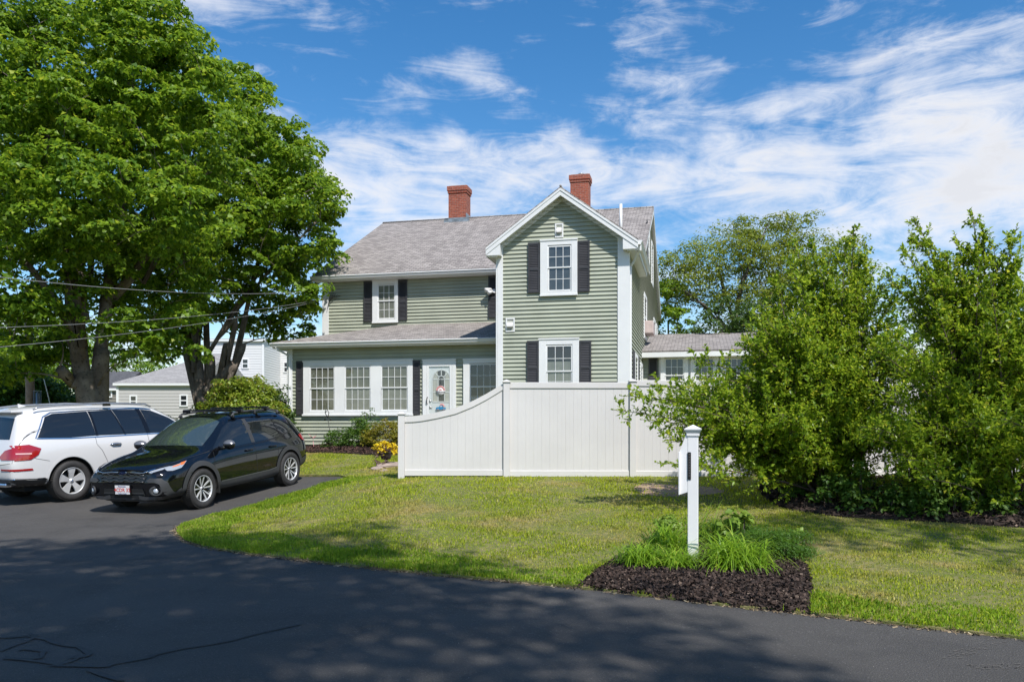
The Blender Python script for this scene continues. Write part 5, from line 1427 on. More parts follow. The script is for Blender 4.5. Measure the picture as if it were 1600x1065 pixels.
    for sd in (1, -1):
        b = MB(); y = sd * .67; b.tube([(.42, y, 1.745), (.30, y, 1.80), (-.6, y, 1.845), (-1.6, y, 1.825), (-1.98, y, 1.79), (-2.06, y, 1.755)], .017, 8); b.build('roof_rail', mat('rail_silver', (.45, .45, .46), .3, .7), root)
        b = MB(); b.bev((-.66, y - .02, 1.78), (-.50, y + .02, 1.84), .008); b.build('rail_mount', m_gblack, root)
        b = MB(); bm = bmesh.new(); bmesh.ops.create_uvsphere(bm, u_segments=20, v_segments=12, radius=1)
        b.bm(bm, Matrix.Translation((1.0, sd * 1.06, 1.20)) @ Matrix.Diagonal((.09, .14, .10, 1)), True); b.tube([(1.02, sd * .88, 1.14), (1.0, sd * 1.0, 1.16)], .03, 8); b.build('mirror', m_paint, root)
    b = MB(); b.slab([(-1.78, -.012, 1.81), (-1.96, -.012, 1.81), (-1.96, -.012, 1.865)], (0, .024, 0)); b.build('roof_antenna', m_paint, root)
    b = MB(); b.bev((-2.42, -.60, 1.70), (-2.2, .60, 1.745), .02); b.build('rear_spoiler', m_paint, root)
    for (x, y) in ((1.5375, .83), (1.5375, -.83), (-1.5375, .83), (-1.5375, -.83)): wheel(x, y, .385, .27, .255, 'five', root)
    ub = MB(); ub.bev((-2.3, -.7, .24), (2.2, .7, .40), .03); ub.build('underbody', m_well, root)
    return root
white_car()
# ------------------------------------------------------------------ foliage tools
def unit(a): return a / np.maximum(np.linalg.norm(a, axis=-1, keepdims=True), 1e-9)
def leaf_verts(C, A, Nn, ln, wr=.5, fold=.25, mid=.45):
    """folded kite leaves. C base, A axis, Nn normal"""
    A = unit(A); B = unit(np.cross(A, Nn)); N2 = np.cross(B, A)
    ln = np.asarray(ln)[:, None]; w = ln * wr * .5
    c = C + A * ln * mid
    V = np.stack([C, c + B * w + N2 * w * fold, C + A * ln - N2 * ln * .08, c - B * w + N2 * w * fold], 1).reshape(-1, 3)
    n = len(C); i = np.arange(n) * 4
    T = np.stack([np.stack([i, i + 1, i + 2], 1), np.stack([i, i + 2, i + 3], 1)], 1).reshape(-1, 3)
    return V, T
def lobed_verts(C, A, Nn, ln):
    """five-lobed maple-like leaf as one 7-gon fan (four quads worth of outline)"""
    A = unit(A); B = unit(np.cross(A, Nn)); N2 = np.cross(B, A); ln = np.asarray(ln)[:, None]
    pts = [(0, 0, 0), (.52, .18, .10), (.34, .40, .02), (.40, .78, .08), (0, 1.0, -.10), (-.40, .78, .08), (-.34, .40, .02), (-.52, .18, .10)]
    V = np.stack([C + B * ln * x + A * ln * y + N2 * ln * z for x, y, z in pts], 1).reshape(-1, 3)
    i = np.arange(len(C)) * 8
    T = np.stack([np.stack([i + a, i + b, i + c, i + d], 1) for a, b, c, d in ((0, 1, 2, 4), (2, 3, 4, 4), (0, 4, 6, 7), (4, 5, 6, 4))], 1)
    Q = np.stack([np.stack([i, i + 1, i + 2, i + 4], 1), np.stack([i, i + 4, i + 6, i + 7], 1)], 1).reshape(-1, 4)
    return V, Q
def clump_leaves(g, centers, rad, n_per, ln, flat=.55, up=.75, shell=.75, out_from=None):
    tilt = g.normal(0, .28, (len(centers), 2))
    """leaf positions on domed clumps: denser towards the top shell"""
    k = len(centers); n = k * n_per
    d = unit(g.normal(size=(n, 3))); d[:, 2] = np.where(g.uniform(size=n) < .70, np.abs(d[:, 2]), d[:, 2])
    r = g.uniform(0, 1, n) ** (1 / 3) * (1 - shell) + shell * g.uniform(.75, 1.0, n)
    rr = np.repeat(rad, n_per)
    P = np.repeat(centers, n_per, 0) + d * (r * rr)[:, None] * np.array([1, 1, flat])
    P[:, 2] += ((d * (r * rr)[:, None])[:, :2] * np.repeat(tilt, n_per, 0)).sum(1)
    nn = unit(d * .8 + np.array([0, 0, up]) + g.normal(0, .45, (n, 3)))
    ax = unit(np.cross(nn, g.normal(size=(n, 3)))); ax[:, 2] -= .25
    return P, ax, nn, g.uniform(.7, 1.25, n) * ln

def house_mask(P):
    """True where a point is clear of the house"""
    d = P[:, :2] - np.array(HO); s = d[:, 0] * HU.x + d[:, 1] * HU.y; t = d[:, 0] * HD.x + d[:, 1] * HD.y; z = P[:, 2] - GZ
    ins = (s > SLO - .1) & (s < .5) & (t > TEV - .2) & (t < TB_ + .6) & (z < ZME + .15 + np.minimum(t - TEV, TB_ - t).clip(0) * MS)
    ins |= (s > PL - .1) & (s < 0) & (t > PE - .2) & (t < TM + 4) & (z < PT + .1)
    return ~ins

def limb(mb, a, b, r0, r1, sag=0., seg=7, n=6, wob=.0, g=None):
    a = Vector(a); b = Vector(b); L_ = (b - a).length; pts = []; rs = []
    o1 = Vector([random.uniform(-1, 1) for _ in range(3)]) * L_ * wob
    for i in range(n + 1):
        t = i / n; p = a.lerp(b, t) + o1 * math.sin(math.pi * t) + Vector((0, 0, 1)) * sag * L_ * math.sin(math.pi * t)
        pts.append(p); rs.append(r0 + (r1 - r0) * t ** .8)
    mb.tube(pts, rs, seg, wob=.06 if r0 > .06 else 0); return pts

def make_tree(name, label, cat, base, stems, lobes, clump_sp, clump_r, n_per, leaf, lm, bark, seed, group=None, kind='lobed', flat=.5, inner=.25, twig=.012, shell=.7):
    """stems: list of ([points], r0, r1). lobes: (centre, radii). clumps fill each lobe's outer zone."""
    g = np.random.default_rng(seed); random.seed(seed)
    base = Vector(base)
    root = empty(name, base, 0, label, cat, group)
    tm = MB(); nodes = []
    for pts, r0, r1 in stems:
        n = len(pts); Q = []
        P = [Vector(p) for p in pts]
        for i in range(n - 1):
            p0, p1, p2, p3 = P[max(i - 1, 0)], P[i], P[i + 1], P[min(i + 2, n - 1)]
            for k in range(5):
                t = k / 5; Q.append(.5 * ((2 * p1) + (p2 - p0) * t + (2 * p0 - 5 * p1 + 4 * p2 - p3) * t * t + (3 * p1 - 3 * p2 + p0 - p3) * t ** 3))
        Q.append(P[-1]); m = len(Q); rs = [r0 + (r1 - r0) * (i / (m - 1)) ** .85 for i in range(m)]
        tm.tube(Q, rs, 12, wob=.07)
        nodes += [(q, r) for q, r in zip(Q, rs)][int(m * .25):]
    cents = []
    for c, r in lobes:
        c = np.array(c); r = np.array(r)
        area = 4 * math.pi * ((r[0] * r[1] * r[2]) ** (2 / 3)); k = int(area / clump_sp ** 2)
        d = unit(g.normal(size=(k, 3))); sc = np.where(g.uniform(size=k) < inner, g.uniform(.35, .8, k), g.uniform(.82, 1.16, k))
        cents.append(c + d * r * sc[:, None])
    Cc = np.concatenate(cents)
    # drop clumps buried inside several lobes
    dep = np.zeros(len(Cc))
    for c, r in lobes: dep += (((Cc - np.array(c)) / np.array(r)) ** 2).sum(1) < .45
    keep = (dep < 1) | (g.uniform(size=len(Cc)) < .35); Cc = Cc[keep & house_mask(Cc)]
    Cc = Cc[Cc[:, 2] > base.z + .3]
    # limbs reach for the clumps
    order = np.argsort(np.linalg.norm(Cc - np.array(base), axis=1))
    NP = [tuple(q) for q, r in nodes]; NR = [r for q, r in nodes]
    lim = MB(); step = max(1, len(order) // 260)
    for c_ in order[::step]:
        c = Cc[c_]; A = np.array(NP); d = np.linalg.norm(A - c, axis=1) + np.where(A[:, 2] > c[2] - .1, 1.5, 0) + .25 * np.abs(A[:, 2] - c[2] + 1.2)
        j = int(np.argmin(d)); r0 = min(NR[j] * .6, .02 + .012 * d[j], .06); pts = limb(lim, NP[j], c, max(r0, twig), twig * .6, .08, 6, 5, .07)
        for i, q in enumerate(pts[1:]):
            NP.append(tuple(q)); NR.append(max(r0 * (1 - .15 * i), twig))
    cr = clump_r * (g.uniform(.45, 1.0, len(Cc)) + .7 * g.uniform(size=len(Cc)) ** 4); Cc = Cc + g.normal(0, .22, Cc.shape) * clump_r
    P, ax, nn, ln = clump_leaves(g, Cc, cr, n_per, leaf, flat=flat, shell=shell)
    ok = house_mask(P); P, ax, nn, ln = P[ok], ax[ok], nn[ok], ln[ok]
    V, Q = lobed_verts(P, ax, nn, ln) if kind == 'lobed' else leaf_verts(P, ax, nn, ln, .5)
    b3 = np.array(base)
    tm.add(lim.v, lim.f, True)
    tr = tm.build('trunk', bark, root, off=base, fix=False)
    np_mesh('crown', V - b3, Q, lm, root)
    return root

m_bark = ground_mat('maple_bark', [(.15, .12, .095), (.26, .22, .18), (.08, .065, .052)], [(3, .45, .65), (12, .5, .65)], rough=.95, bump=1.0, bscale=14)
m_bark2 = ground_mat('grey_bark', [(.11, .10, .085), (.06, .05, .045)], [(6, .45, .65)], rough=.95, bump=.8, bscale=18)
m_maple = leaf_mat('maple_leaf', (.06, .14, .010), (.24, .37, .026), (.40, .46, .04), trans=.52, rough=.42)

def pxlobes(D0, rows):
    out = []
    for px, py, dD, rx, rz, ry in rows:
        D = D0 + dD; c = at(px, py, D); out.append((tuple(c), (rx / F * D, ry, rz / F * D)))
    return out

# two big maples on the left
D1 = 22.5
b1 = (at(150, 670, D1).x, D1, hz(at(150, 670, D1).x, D1))
def pp(px, py, D): return tuple(at(px, py, D))
stems1 = [([(b1[0], D1, b1[2] - .3), pp(135, 600, D1), pp(122, 540, D1), pp(112, 470, D1 - .3), pp(105, 380, D1 - .6), pp(80, 260, D1 - .8), pp(60, 130, D1 - .6)], .34, .06),
          ([(b1[0] + .2, D1 + .1, b1[2] - .3), pp(148, 620, D1 + .1), pp(158, 560, D1 + .2), pp(165, 480, D1 + .4), pp(175, 400, D1 + .6), pp(195, 280, D1 + .8), pp(205, 120, D1 + .6), pp(215, 40, D1 + .5)], .29, .05),
          ([pp(120, 560, D1), pp(108, 520, D1 - .2), pp(88, 470, D1 - .8), pp(50, 420, D1 - 1.4), pp(10, 380, D1 - 1.6)], .17, .04),
          ([pp(128, 500, D1), pp(125, 440, D1 + .5), pp(130, 380, D1 + 1), pp(150, 300, D1 + 1.4), pp(140, 180, D1 + 1.2)], .20, .04),
          ([pp(168, 470, D1 + .4), pp(200, 440, D1 + .4), pp(230, 400, D1 + .2), pp(290, 330, D1), pp(310, 250, D1)], .16, .04),
          ([pp(120, 600, D1 - .1), pp(100, 585, D1 - .4), pp(93, 575, D1 - .6)], .16, .12)]
lob1 = pxlobes(D1, [(75, 130, 0, 95, 85, 2.0), (185, 80, .5, 105, 78, 1.9), (235, 25, .3, 40, 30, 1), (130, 15, 0, 45, 30, 1), (60, 55, 0, 35, 30, 1), (310, 95, .2, 34, 34, 1), (215, 535, -1, 55, 26, 1.0), (275, 520, -.6, 45, 26, 1.0), (85, 545, 1.6, 55, 24, 1), (250, 130, 0, 85, 80, 1.7), (20, 200, -1, 90, 90, 1.9), (150, 215, -1.2, 110, 85, 1.8), (285, 225, -.3, 70, 85, 1.6),
                    (60, 320, -2, 105, 75, 1.8), (190, 330, -1.8, 110, 70, 1.8), (295, 340, -.8, 75, 70, 1.6), (20, 430, -2, 85, 60, 1.6), (140, 410, .8, 90, 55, 1.8), (250, 440, 1.2, 75, 60, 1.6),
                    (-70, 250, 0, 120, 160, 2.5), (-60, 180, 0, 110, 90, 2.2), (30, 515, -1.5, 60, 35, 1.3), (-10, 560, -1, 50, 30, 1.2), (75, 535, 1.2, 40, 30, 1.0), (150, 140, 2.5, 130, 120, 1.6), (230, 290, 2.6, 120, 120, 1.6), (100, 290, 3, 110, 120, 1.6)])
make_tree('maple_tree', 'big maple with several stems left of the driveway, behind the white car', 'tree', b1, stems1, lob1, .72, .56, 135, .122, m_maple, m_bark, 11, flat=.42)
D2 = 29.0
b2 = (at(326, 670, D2).x, D2, hz(at(326, 670, D2).x, D2))
stems2 = [([(b2[0], D2, b2[2] - .3), pp(318, 630, D2), pp(311, 580, D2), pp(305, 500, D2), pp(303, 420, D2 - .3), pp(310, 300, D2 - .3), pp(325, 170, D2 - .2)], .25, .05),
          ([pp(322, 640, D2), pp(330, 570, D2), pp(322, 500, D2 + .3), pp(318, 430, D2 + .6), pp(350, 330, D2 + .9), pp(375, 220, D2 + .6)], .17, .04),
          ([pp(315, 620, D2), pp(292, 560, D2), pp(286, 490, D2), pp(285, 430, D2 - .6), pp(270, 360, D2 - 1)], .15, .04),
          ([pp(325, 612, D2 - .1), pp(345, 590, D2 - .2), pp(362, 572, D2 - .3), pp(378, 545, D2 - .3), pp(382, 500, D2 - .3), pp(395, 440, D2 - .4), pp(420, 350, D2 - .5)], .22, .05),
          ([pp(352, 583, D2 - .2), pp(352, 545, D2 - .5), pp(368, 505, D2 - .7), pp(375, 470, D2 - .8), pp(440, 400, D2 - .8), pp(500, 340, D2 - .6)], .14, .035)]
lob2 = pxlobes(D2, [(340, 190, 0, 60, 70, 1.8), (375, 170, .5, 45, 55, 1.5), (410, 240, 0, 60, 60, 1.8), (460, 270, -.3, 50, 55, 1.6), (480, 330, -.5, 46, 50, 1.5), (480, 390, -.3, 38, 48, 1.4), (440, 350, -1.2, 60, 55, 1.6),
                    (370, 310, -1.4, 70, 65, 1.7), (350, 400, -1.6, 75, 45, 1.6), (430, 430, -1.2, 65, 45, 1.6), (462, 455, -.5, 36, 38, 1.3), (280, 400, -.8, 60, 60, 1.5), (455, 500, .2, 40, 30, 1.3), (395, 490, .6, 55, 26, 1.3), (240, 470, 0, 60, 40, 1.4),
                    (400, 330, 2.2, 100, 110, 1.6), (300, 300, 1, 60, 100, 1.6), (225, 535, .5, 45, 26, 1.0), (255, 510, -.6, 42, 30, 1.0)])
make_tree('maple_tree', 'maple with forking dark trunk standing in front of the grey neighbour house', 'tree', b2, stems2, lob2, .76, .58, 135, .135, m_maple, m_bark, 12, flat=.42)

# loose light-green tree right of the house, dark one beside it, fuller trees behind the shrub
m_loc = leaf_mat('locust_leaf', (.13, .19, .02), (.26, .31, .035), (.36, .33, .05), trans=.45)
m_dk = leaf_mat('dark_leaf', (.035, .085, .012), (.085, .15, .02), (.12, .17, .03), trans=.35)
D3 = 40.0
b3_ = (at(1150, 670, D3).x, D3, hz(at(1150, 670, D3).x, D3))
st3 = [([b3_, pp(1150, 560, D3), pp(1148, 500, D3), pp(1160, 440, D3), pp(1180, 390, D3), pp(1200, 350, D3)], .22, .03),
       ([pp(1150, 545, D3), pp(1125, 500, D3), pp(1100, 478, D3 - .5), pp(1075, 458, D3 - 1), pp(1050, 445, D3 - 1)], .12, .03),
       ([pp(1148, 500, D3), pp(1130, 450, D3 + .5), pp(1120, 410, D3 + .8)], .14, .03), ([pp(1150, 520, D3), pp(1190, 470, D3), pp(1230, 430, D3)], .16, .03)]
lob3 = pxlobes(D3, [(1060, 440, 0, 36, 42, 1.5), (1105, 410, 0, 34, 36, 1.5), (1150, 390, .5, 44, 34, 1.8), (1200, 360, 0, 44, 26, 1.6), (1175, 430, 0, 52, 42, 1.8), (1230, 420, 0, 52, 50, 1.8), (1110, 455, 1, 40, 26, 1.3), (1290, 430, 1, 60, 60, 2), (1180, 490, 0, 60, 38, 2), (1250, 350, .5, 24, 12, .8)])
make_tree('locust_tree', 'tall loose yellow-green tree with bare forked limbs right of the house', 'tree', b3_, st3, lob3, .85, .80, 110, .15, m_loc, m_bark2, 21, kind='kite', flat=.6, shell=.3)
D4 = 34.0
b4 = (at(1046, 670, D4 + 6).x, D4 + 6, hz(8, 40))
make_tree('young_tree', 'rounded bright green tree just past the rear corner of the house', 'tree', b4, [([b4, pp(1046, 560, D4 + 6), pp(1044, 500, D4 + 6)], .16, .04)],
          pxlobes(D4 + 6, [(1046, 470, 0, 22, 36, 1.2), (1050, 505, -.5, 26, 24, 1.2), (1036, 520, 0, 20, 20, 1)]), .7, .5, 80, .14, m_maple, m_bark2, 22)
b5 = (at(1130, 670, 33).x, 33, hz(9, 33))
make_tree('evergreen_shrub', 'dark low tree peeking over the annex roof, under the loose tree', 'tree', b5, [([b5, pp(1130, 590, 33), pp(1125, 520, 33)], .14, .03)],
          pxlobes(33.0, [(1115, 505, 0, 30, 20, 1.2), (1150, 500, 0, 36, 26, 1.2), (1125, 540, .5, 40, 24, 1), (1180, 520, .5, 40, 30, 1)]), .6, .45, 80, .13, m_dk, m_bark2, 23, kind='kite')

# ------------------------------------------------------------------ big shrubs on the right: many upright stems with leafy side shoots
m_shrub = leaf_mat('shrub_leaf', (.10, .20, .014), (.32, .43, .032), (.52, .52, .06), trans=.52, rough=.36)
m_stem = mat('shrub_stem', (.10, .075, .06), .85, var=.3, vscale=10)
def stem_shrub(label, base, tips, seed, leaf=.071, twigs=22, low=.25):
    g = np.random.default_rng(seed); base = np.array(base)
    root = empty('large_shrub', base, 0, label, 'shrub', 'large shrubs in front of the fence')
    mb = MB(); PC, PA, PN, PL_ = [], [], [], []
    up = np.array([0, 0, 1.])
    def bez(a, b, c, n): t = np.linspace(0, 1, n)[:, None]; return (1 - t) ** 2 * a + 2 * t * (1 - t) * b + t * t * c
    def leaves_along(pts, sp, f0=0.):
        seg = np.linalg.norm(np.diff(pts, axis=0), axis=1); cum = np.concatenate([[0], np.cumsum(seg)]); Ltot = cum[-1]
        s = np.arange(f0 * Ltot, Ltot, sp)
        if len(s) == 0: return
        P = np.stack([np.interp(s, cum, pts[:, i]) for i in range(3)], 1)
        d = np.stack([np.interp(s, cum[:-1], np.diff(pts[:, i]) / seg) for i in range(3)], 1); d = unit(d)
        rnd = unit(g.normal(size=P.shape)); side = unit(np.cross(d, rnd))
        ax = unit(d * .75 + side * .9 + up * .1); nn = unit(np.cross(ax, np.cross(up, ax) + g.normal(0, .5, ax.shape)) * 1.0 + up * .6 + g.normal(0, .3, ax.shape))
        PC.append(P); PA.append(ax); PN.append(nn); PL_.append(leaf * g.uniform(.65, 1.25, len(P)) * np.where(s > Ltot * .92, .7, 1))
    for (tip, arch) in tips:
        tip = np.array(tip); a = base + np.array([g.normal(0, .22), g.normal(0, .16), 0]); a[2] = hz(a[0], a[1]) - .03
        H = tip[2] - a[2]; hd = tip - a
        mid = a + hd * .35 + up * H * (.38 if not arch else .55) + g.normal(0, .10, 3)
        pts = bez(a, mid, tip, 14); L_ = np.linalg.norm(tip - a)
        r0 = .010 + .0045 * L_; mb.tube([tuple(p) for p in pts], list(np.linspace(r0, .003, 14)), 5)
        leaves_along(pts[int(14 * .55):], .022)
        nt = int(twigs * (L_ / 3.2))
        for k in range(nt):
            t = g.uniform(low, .97); i = t * 13; j = int(i); p = pts[j] + (pts[min(j + 1, 13)] - pts[j]) * (i - j)
            d = unit(pts[min(j + 1, 13)] - pts[j]); o = unit(np.cross(d, g.normal(size=3)))
            ln = (.62 * (1 - t) + (.15 if tip[2] < 3.3 else .07)) * g.uniform(.6, 1.35)
            q = p + (d * .55 + o * .85 + up * .18) * ln; m_ = p + (d * .2 + o * .6) * ln * .55
            tw = bez(p, m_, q, 6); mb.tube([tuple(x) for x in tw], [.0045, .004, .0035, .003, .0025, .0015], 3, cap=False)
            leaves_along(tw, .024, .12)
            for kk in range(2):
                jj = g.integers(2, 5); p2 = tw[jj]; d2 = unit(tw[jj] - tw[jj - 1]); o2 = unit(np.cross(d2, g.normal(size=3))); l2 = ln * .45
                tw2 = bez(p2, p2 + (d2 * .4 + o2 * .3) * l2, p2 + (d2 * .8 + o2 * .7 + up * .1) * l2, 4)
                leaves_along(tw2, .026, .1)
    C = np.concatenate(PC); A = np.concatenate(PA); Nn = np.concatenate(PN); Ls = np.concatenate(PL_)
    ok = (C[:, 1] < 15.9) & (C[:, 2] > h(C[:, 0], C[:, 1]) + .05); C, A, Nn, Ls = C[ok], A[ok], Nn[ok], Ls[ok]
    V, T = leaf_verts(C, A, Nn, Ls, .60, .35)
    mb.build('stems', m_stem, root, off=base, fix=False); np_mesh('foliage', V - base, T, m_shrub, root)
    return root
def tips_in(g, poly, n, d0, d1, arch_z=2.0):
    poly = np.array(poly, float); lo, hi = poly.min(0), poly.max(0); out = []
    while len(out) < n:
        p = g.uniform(lo, hi)
        if not inpoly(p[None], poly)[0]: continue
        D = g.uniform(d0, d1); v = at(p[0], p[1], D); out.append((tuple(v), v.z < arch_z))
    return out
gg = np.random.default_rng(5)
S1 = (5.15, 13.1, hz(5.15, 13.1)); S2 = (7.15, 12.4, hz(7.15, 12.4)); S3 = (8.6, 12.0, hz(8.6, 12))
left_poly = [(985, 612), (1080, 560), (1160, 530), (1205, 460), (1270, 430), (1330, 440), (1345, 520), (1300, 700), (1200, 705), (1130, 700), (1040, 690)]
tipsA = tips_in(gg, left_poly, 62, 12.0, 14.6) + tips_in(gg, [(1180, 650), (1340, 600), (1360, 720), (1260, 715)], 12, 11.7, 13.5)
tipsA += tips_in(gg, [(1145, 600), (1150, 520), (1200, 440), (1260, 420), (1240, 620)], 26, 12.2, 13.6) + tips_in(gg, [(1290, 520), (1400, 520), (1420, 760), (1300, 760)], 26, 12, 13.6)
tipsA += [(tuple(at(x, y, d)), a) for x, y, d, a in [(955, 640, 12.0, True), (968, 618, 12.1, True), (1000, 655, 11.9, True), (1035, 690, 11.9, True), (1022, 722, 11.8, True), (1075, 560, 12.6, True), (1010, 600, 12.2, True), (1090, 640, 11.8, True), (1060, 620, 12, True), (1100, 585, 12.4, True),
          (1240, 365, 13.2, False), (1262, 375, 13, False), (1300, 385, 13, False), (1335, 352, 13, False), (1322, 372, 12.8, False), (1352, 378, 13.1, False), (1345, 430, 13, False), (1312, 400, 13.2, False), (1290, 445, 12.9, False), (1385, 440, 13.2, False), (1365, 420, 13.3, False), (1400, 455, 13.2, False), (1360, 470, 13.2, False), (1378, 500, 13, False), (1345, 400, 13.3, False), (1225, 400, 13.2, False), (1255, 400, 13.1, False), (1210, 420, 13.3, False), (1185, 470, 13, False), (1160, 505, 12.8, False), (1240, 425, 12.6, False), (1280, 415, 12.8, False)]]
stem_shrub('large multi-stemmed shrub whose low left branches reach over the white post', S1, tipsA, 31, twigs=36)
polyB = [(1345, 520), (1385, 460), (1440, 425), (1530, 425), (1600, 440), (1700, 470), (1700, 760), (1350, 770), (1330, 600)]
tipsB = tips_in(gg, polyB, 62, 11.2, 13.8) + tips_in(gg, [(1330, 650), (1600, 650), (1600, 800), (1370, 790)], 34, 10.9, 12.6)
tipsB += [(tuple(at(x, y, d)), False) for x, y, d in [(1425, 338, 12.6), (1410, 385, 12.5), (1450, 372, 12.4), (1395, 420, 12.4), (1518, 328, 12.3), (1535, 352, 12.2), (1505, 380, 12.3), (1550, 372, 12.2), (1580, 370, 12), (1475, 395, 12), (1470, 440, 12), (1440, 410, 12), (1490, 360, 12.4), (1378, 425, 12.5), (1600, 400, 12), (1530, 400, 12.1), (1418, 360, 12.6), (1560, 410, 12), (1590, 350, 12), (1430, 400, 12.3), (1500, 420, 12.1)]]
stem_shrub('tallest large shrub with upright leafy spires, right of the arching one', S2, tipsB, 32, twigs=36)
tipsC = tips_in(gg, [(1530, 430), (1800, 400), (1800, 800), (1560, 800)], 46, 10.8, 13.4)
stem_shrub('large shrub running out of the picture at the right edge', S3, tipsC, 33, twigs=30)

# low dark shoots under them
# ------------------------------------------------------------------ blades: ornamental grass clumps and lilies
def blade_clump(name, label, cat, c, n, L0, w, m, seed, spread=.12, group=None, droop=1.0):
    g = np.random.default_rng(seed); c = np.array(c); root = None
    az = g.uniform(0, 2 * math.pi, n); el = R(90) - np.abs(g.normal(0, R(36), n)); Ln = L0 * g.uniform(.55, 1.1, n); K = 7
    P = c + np.stack([g.normal(0, spread, n), g.normal(0, spread, n), np.zeros(n)], 1)
    hd = np.stack([np.cos(az), np.sin(az), np.zeros(n)], 1); sd = np.stack([-np.sin(az), np.cos(az), np.zeros(n)], 1)
    V = []; pos = P.copy(); e = el.copy()
    for k in range(K):
        t = k / (K - 1); ww = w * (1 - t ** 2.2) * .5 + .0004
        V.append(pos - sd * ww); V.append(pos + sd * ww)
        pos = pos + (hd * np.cos(e)[:, None] + np.array([0, 0, 1]) * np.sin(e)[:, None]) * (Ln / (K - 1))[:, None]
        e = e - droop * g.uniform(.12, .42, n)
    V = np.stack(V, 1); V[:, :, 2] = np.maximum(V[:, :, 2], h(V[:, :, 0], V[:, :, 1]) + .03); V = V.reshape(-1, 3)
    base = np.arange(n) * 2 * K
    Q = np.concatenate([np.stack([base + 2 * k, base + 2 * k + 1, base + 2 * k + 3, base + 2 * k + 2], 1) for k in range(K - 1)])
    o = np_mesh(name, V - c, Q, m); o.location = tuple(c); tag(o, label, cat, group); return o
m_lily = leaf_mat('lily_blade', (.14, .27, .015), (.28, .44, .035), (.45, .50, .08), trans=.45, rough=.4)
def gz_(px, py, off=.05):
    v = onground(px, py); return (v.x, v.y, v.z + off)
GR = 'grassy lily clumps round the post'
blade_clump('lily_clump', 'largest grassy clump of arching leaves, right of the white post', 'plant', gz_(1148, 893), 680, .62, .014, m_lily, 41, .12, GR, 1.5)
blade_clump('lily_clump', 'grassy clump at the left end of the mulch bed', 'plant', gz_(1003, 888), 420, .44, .012, m_lily, 42, .09, GR, 1.5)
blade_clump('lily_clump', 'grassy clump just left of the white post foot', 'plant', gz_(1058, 893), 360, .38, .012, m_lily, 43, .08, GR, 1.5)
blade_clump('lily_clump', 'darker grassy clump behind the two small ones left of the post', 'plant', gz_(1042, 866), 300, .56, .014, m_lily, 44, .12, GR, 1.2)
blade_clump('lily_clump', 'sparse tall pale blades behind the white post', 'plant', gz_(1095, 850), 60, .62, .011, m_lily, 45, .14, GR, .7)

def bushy(name, label, cat, c, r, n_cl, cr, n_per, leaf, lm, seed, flat=.7, kind='kite', group=None, squash=1., stems=6, wr=.5):
    g = np.random.default_rng(seed); c = np.array(c); root = empty(name, c, 0, label, cat, group); r = np.array(r)
    d = unit(g.normal(size=(n_cl, 3))); d[:, 2] = np.abs(d[:, 2]); Cc = c + np.array([0, 0, r[2] * .1]) + d * r * (g.uniform(.3, 1, n_cl) ** .5)[:, None]
    P, ax, nn, ln = clump_leaves(g, Cc, cr * g.uniform(.6, 1.3, n_cl), n_per, leaf, flat=flat, shell=.4)
    ok = P[:, 2] > h(P[:, 0], P[:, 1]) + .02; P, ax, nn, ln = P[ok], ax[ok], nn[ok], ln[ok]
    V, T = leaf_verts(P, ax, nn, ln, wr) if kind == 'kite' else lobed_verts(P, ax, nn, ln)
    np_mesh('foliage', V - c, T, lm, root)
    mb = MB()
    for i in range(min(stems, n_cl)):
        q = Cc[i]; mb.tube([(0, 0, -.02), tuple((q - c) * .5 + g.normal(0, .03, 3)), tuple(q - c)], [.012, .008, .004], 5)
    mb.build('stems', m_stem, root, fix=False); return root
m_fern = leaf_mat('feathery_leaf', (.05, .13, .012), (.10, .20, .02), trans=.4)
m_pale = leaf_mat('pale_leaf', (.16, .26, .03), (.26, .36, .06), trans=.4)
m_mid = leaf_mat('garden_leaf', (.05, .12, .015), (.11, .19, .025), trans=.35)
m_gold = leaf_mat('golden_leaf', (.16, .18, .015), (.30, .26, .025), (.32, .15, .03), trans=.35)
m_bushy = leaf_mat('viburnum_leaf', (.13, .21, .018), (.28, .34, .04), (.42, .26, .08), trans=.35, rough=.4)
bushy('feathery_shrub', 'feathery dark green mounded plant at the right rear of the post bed', 'plant', gz_(1205, 872, .0), (.50, .36, .30), 150, .12, 80, .035, m_fern, 51, wr=.25)
bushy('feathery_shrub', 'feathery green mound directly behind the white post and lilies', 'plant', gz_(1135, 852, .0), (.50, .28, .26), 110, .12, 80, .035, m_fern, 52, wr=.25)
bushy('leafy_perennial', 'small broad-leaved pale green plant poking up right behind the post', 'plant', gz_(1148, 858, .05), (.22, .15, .42), 12, .10, 16, .09, m_pale, 53, wr=.8)
bushy('leafy_perennial', 'yellow-green small plant left behind the post', 'plant', gz_(1050, 850, .0), (.22, .15, .38), 26, .10, 30, .06, m_pale, 54)
bushy('leafy_perennial', 'sprig of pale leaves at the far right of the post bed', 'plant', gz_(1236, 868, .0), (.12, .1, .40), 10, .07, 16, .06, m_pale, 55, wr=.6)
# undergrowth at the feet of the shrubs
ORD = ['leftmost', 'second', 'third', 'fourth', 'fifth', 'sixth', 'seventh', 'eighth', 'ninth', 'rightmost']
for i, (px, py) in enumerate([(1200, 745), (1215, 765), (1250, 785), (1270, 760), (1300, 800), (1345, 806), (1400, 808), (1440, 812), (1490, 812), (1550, 812)]):
    bushy('undergrowth_seedling', (ORD[i] if i in (0, 9) else ORD[i] + ' from the left') + ' of the leafy seedlings in the mulch below the shrubs', 'plant', gz_(px, py, .0), (.28, .22, .42 + .12 * (i % 3)), 26, .13, 26, .075, m_mid, 60 + i, wr=.6, group='seedlings under the large shrubs', stems=5)

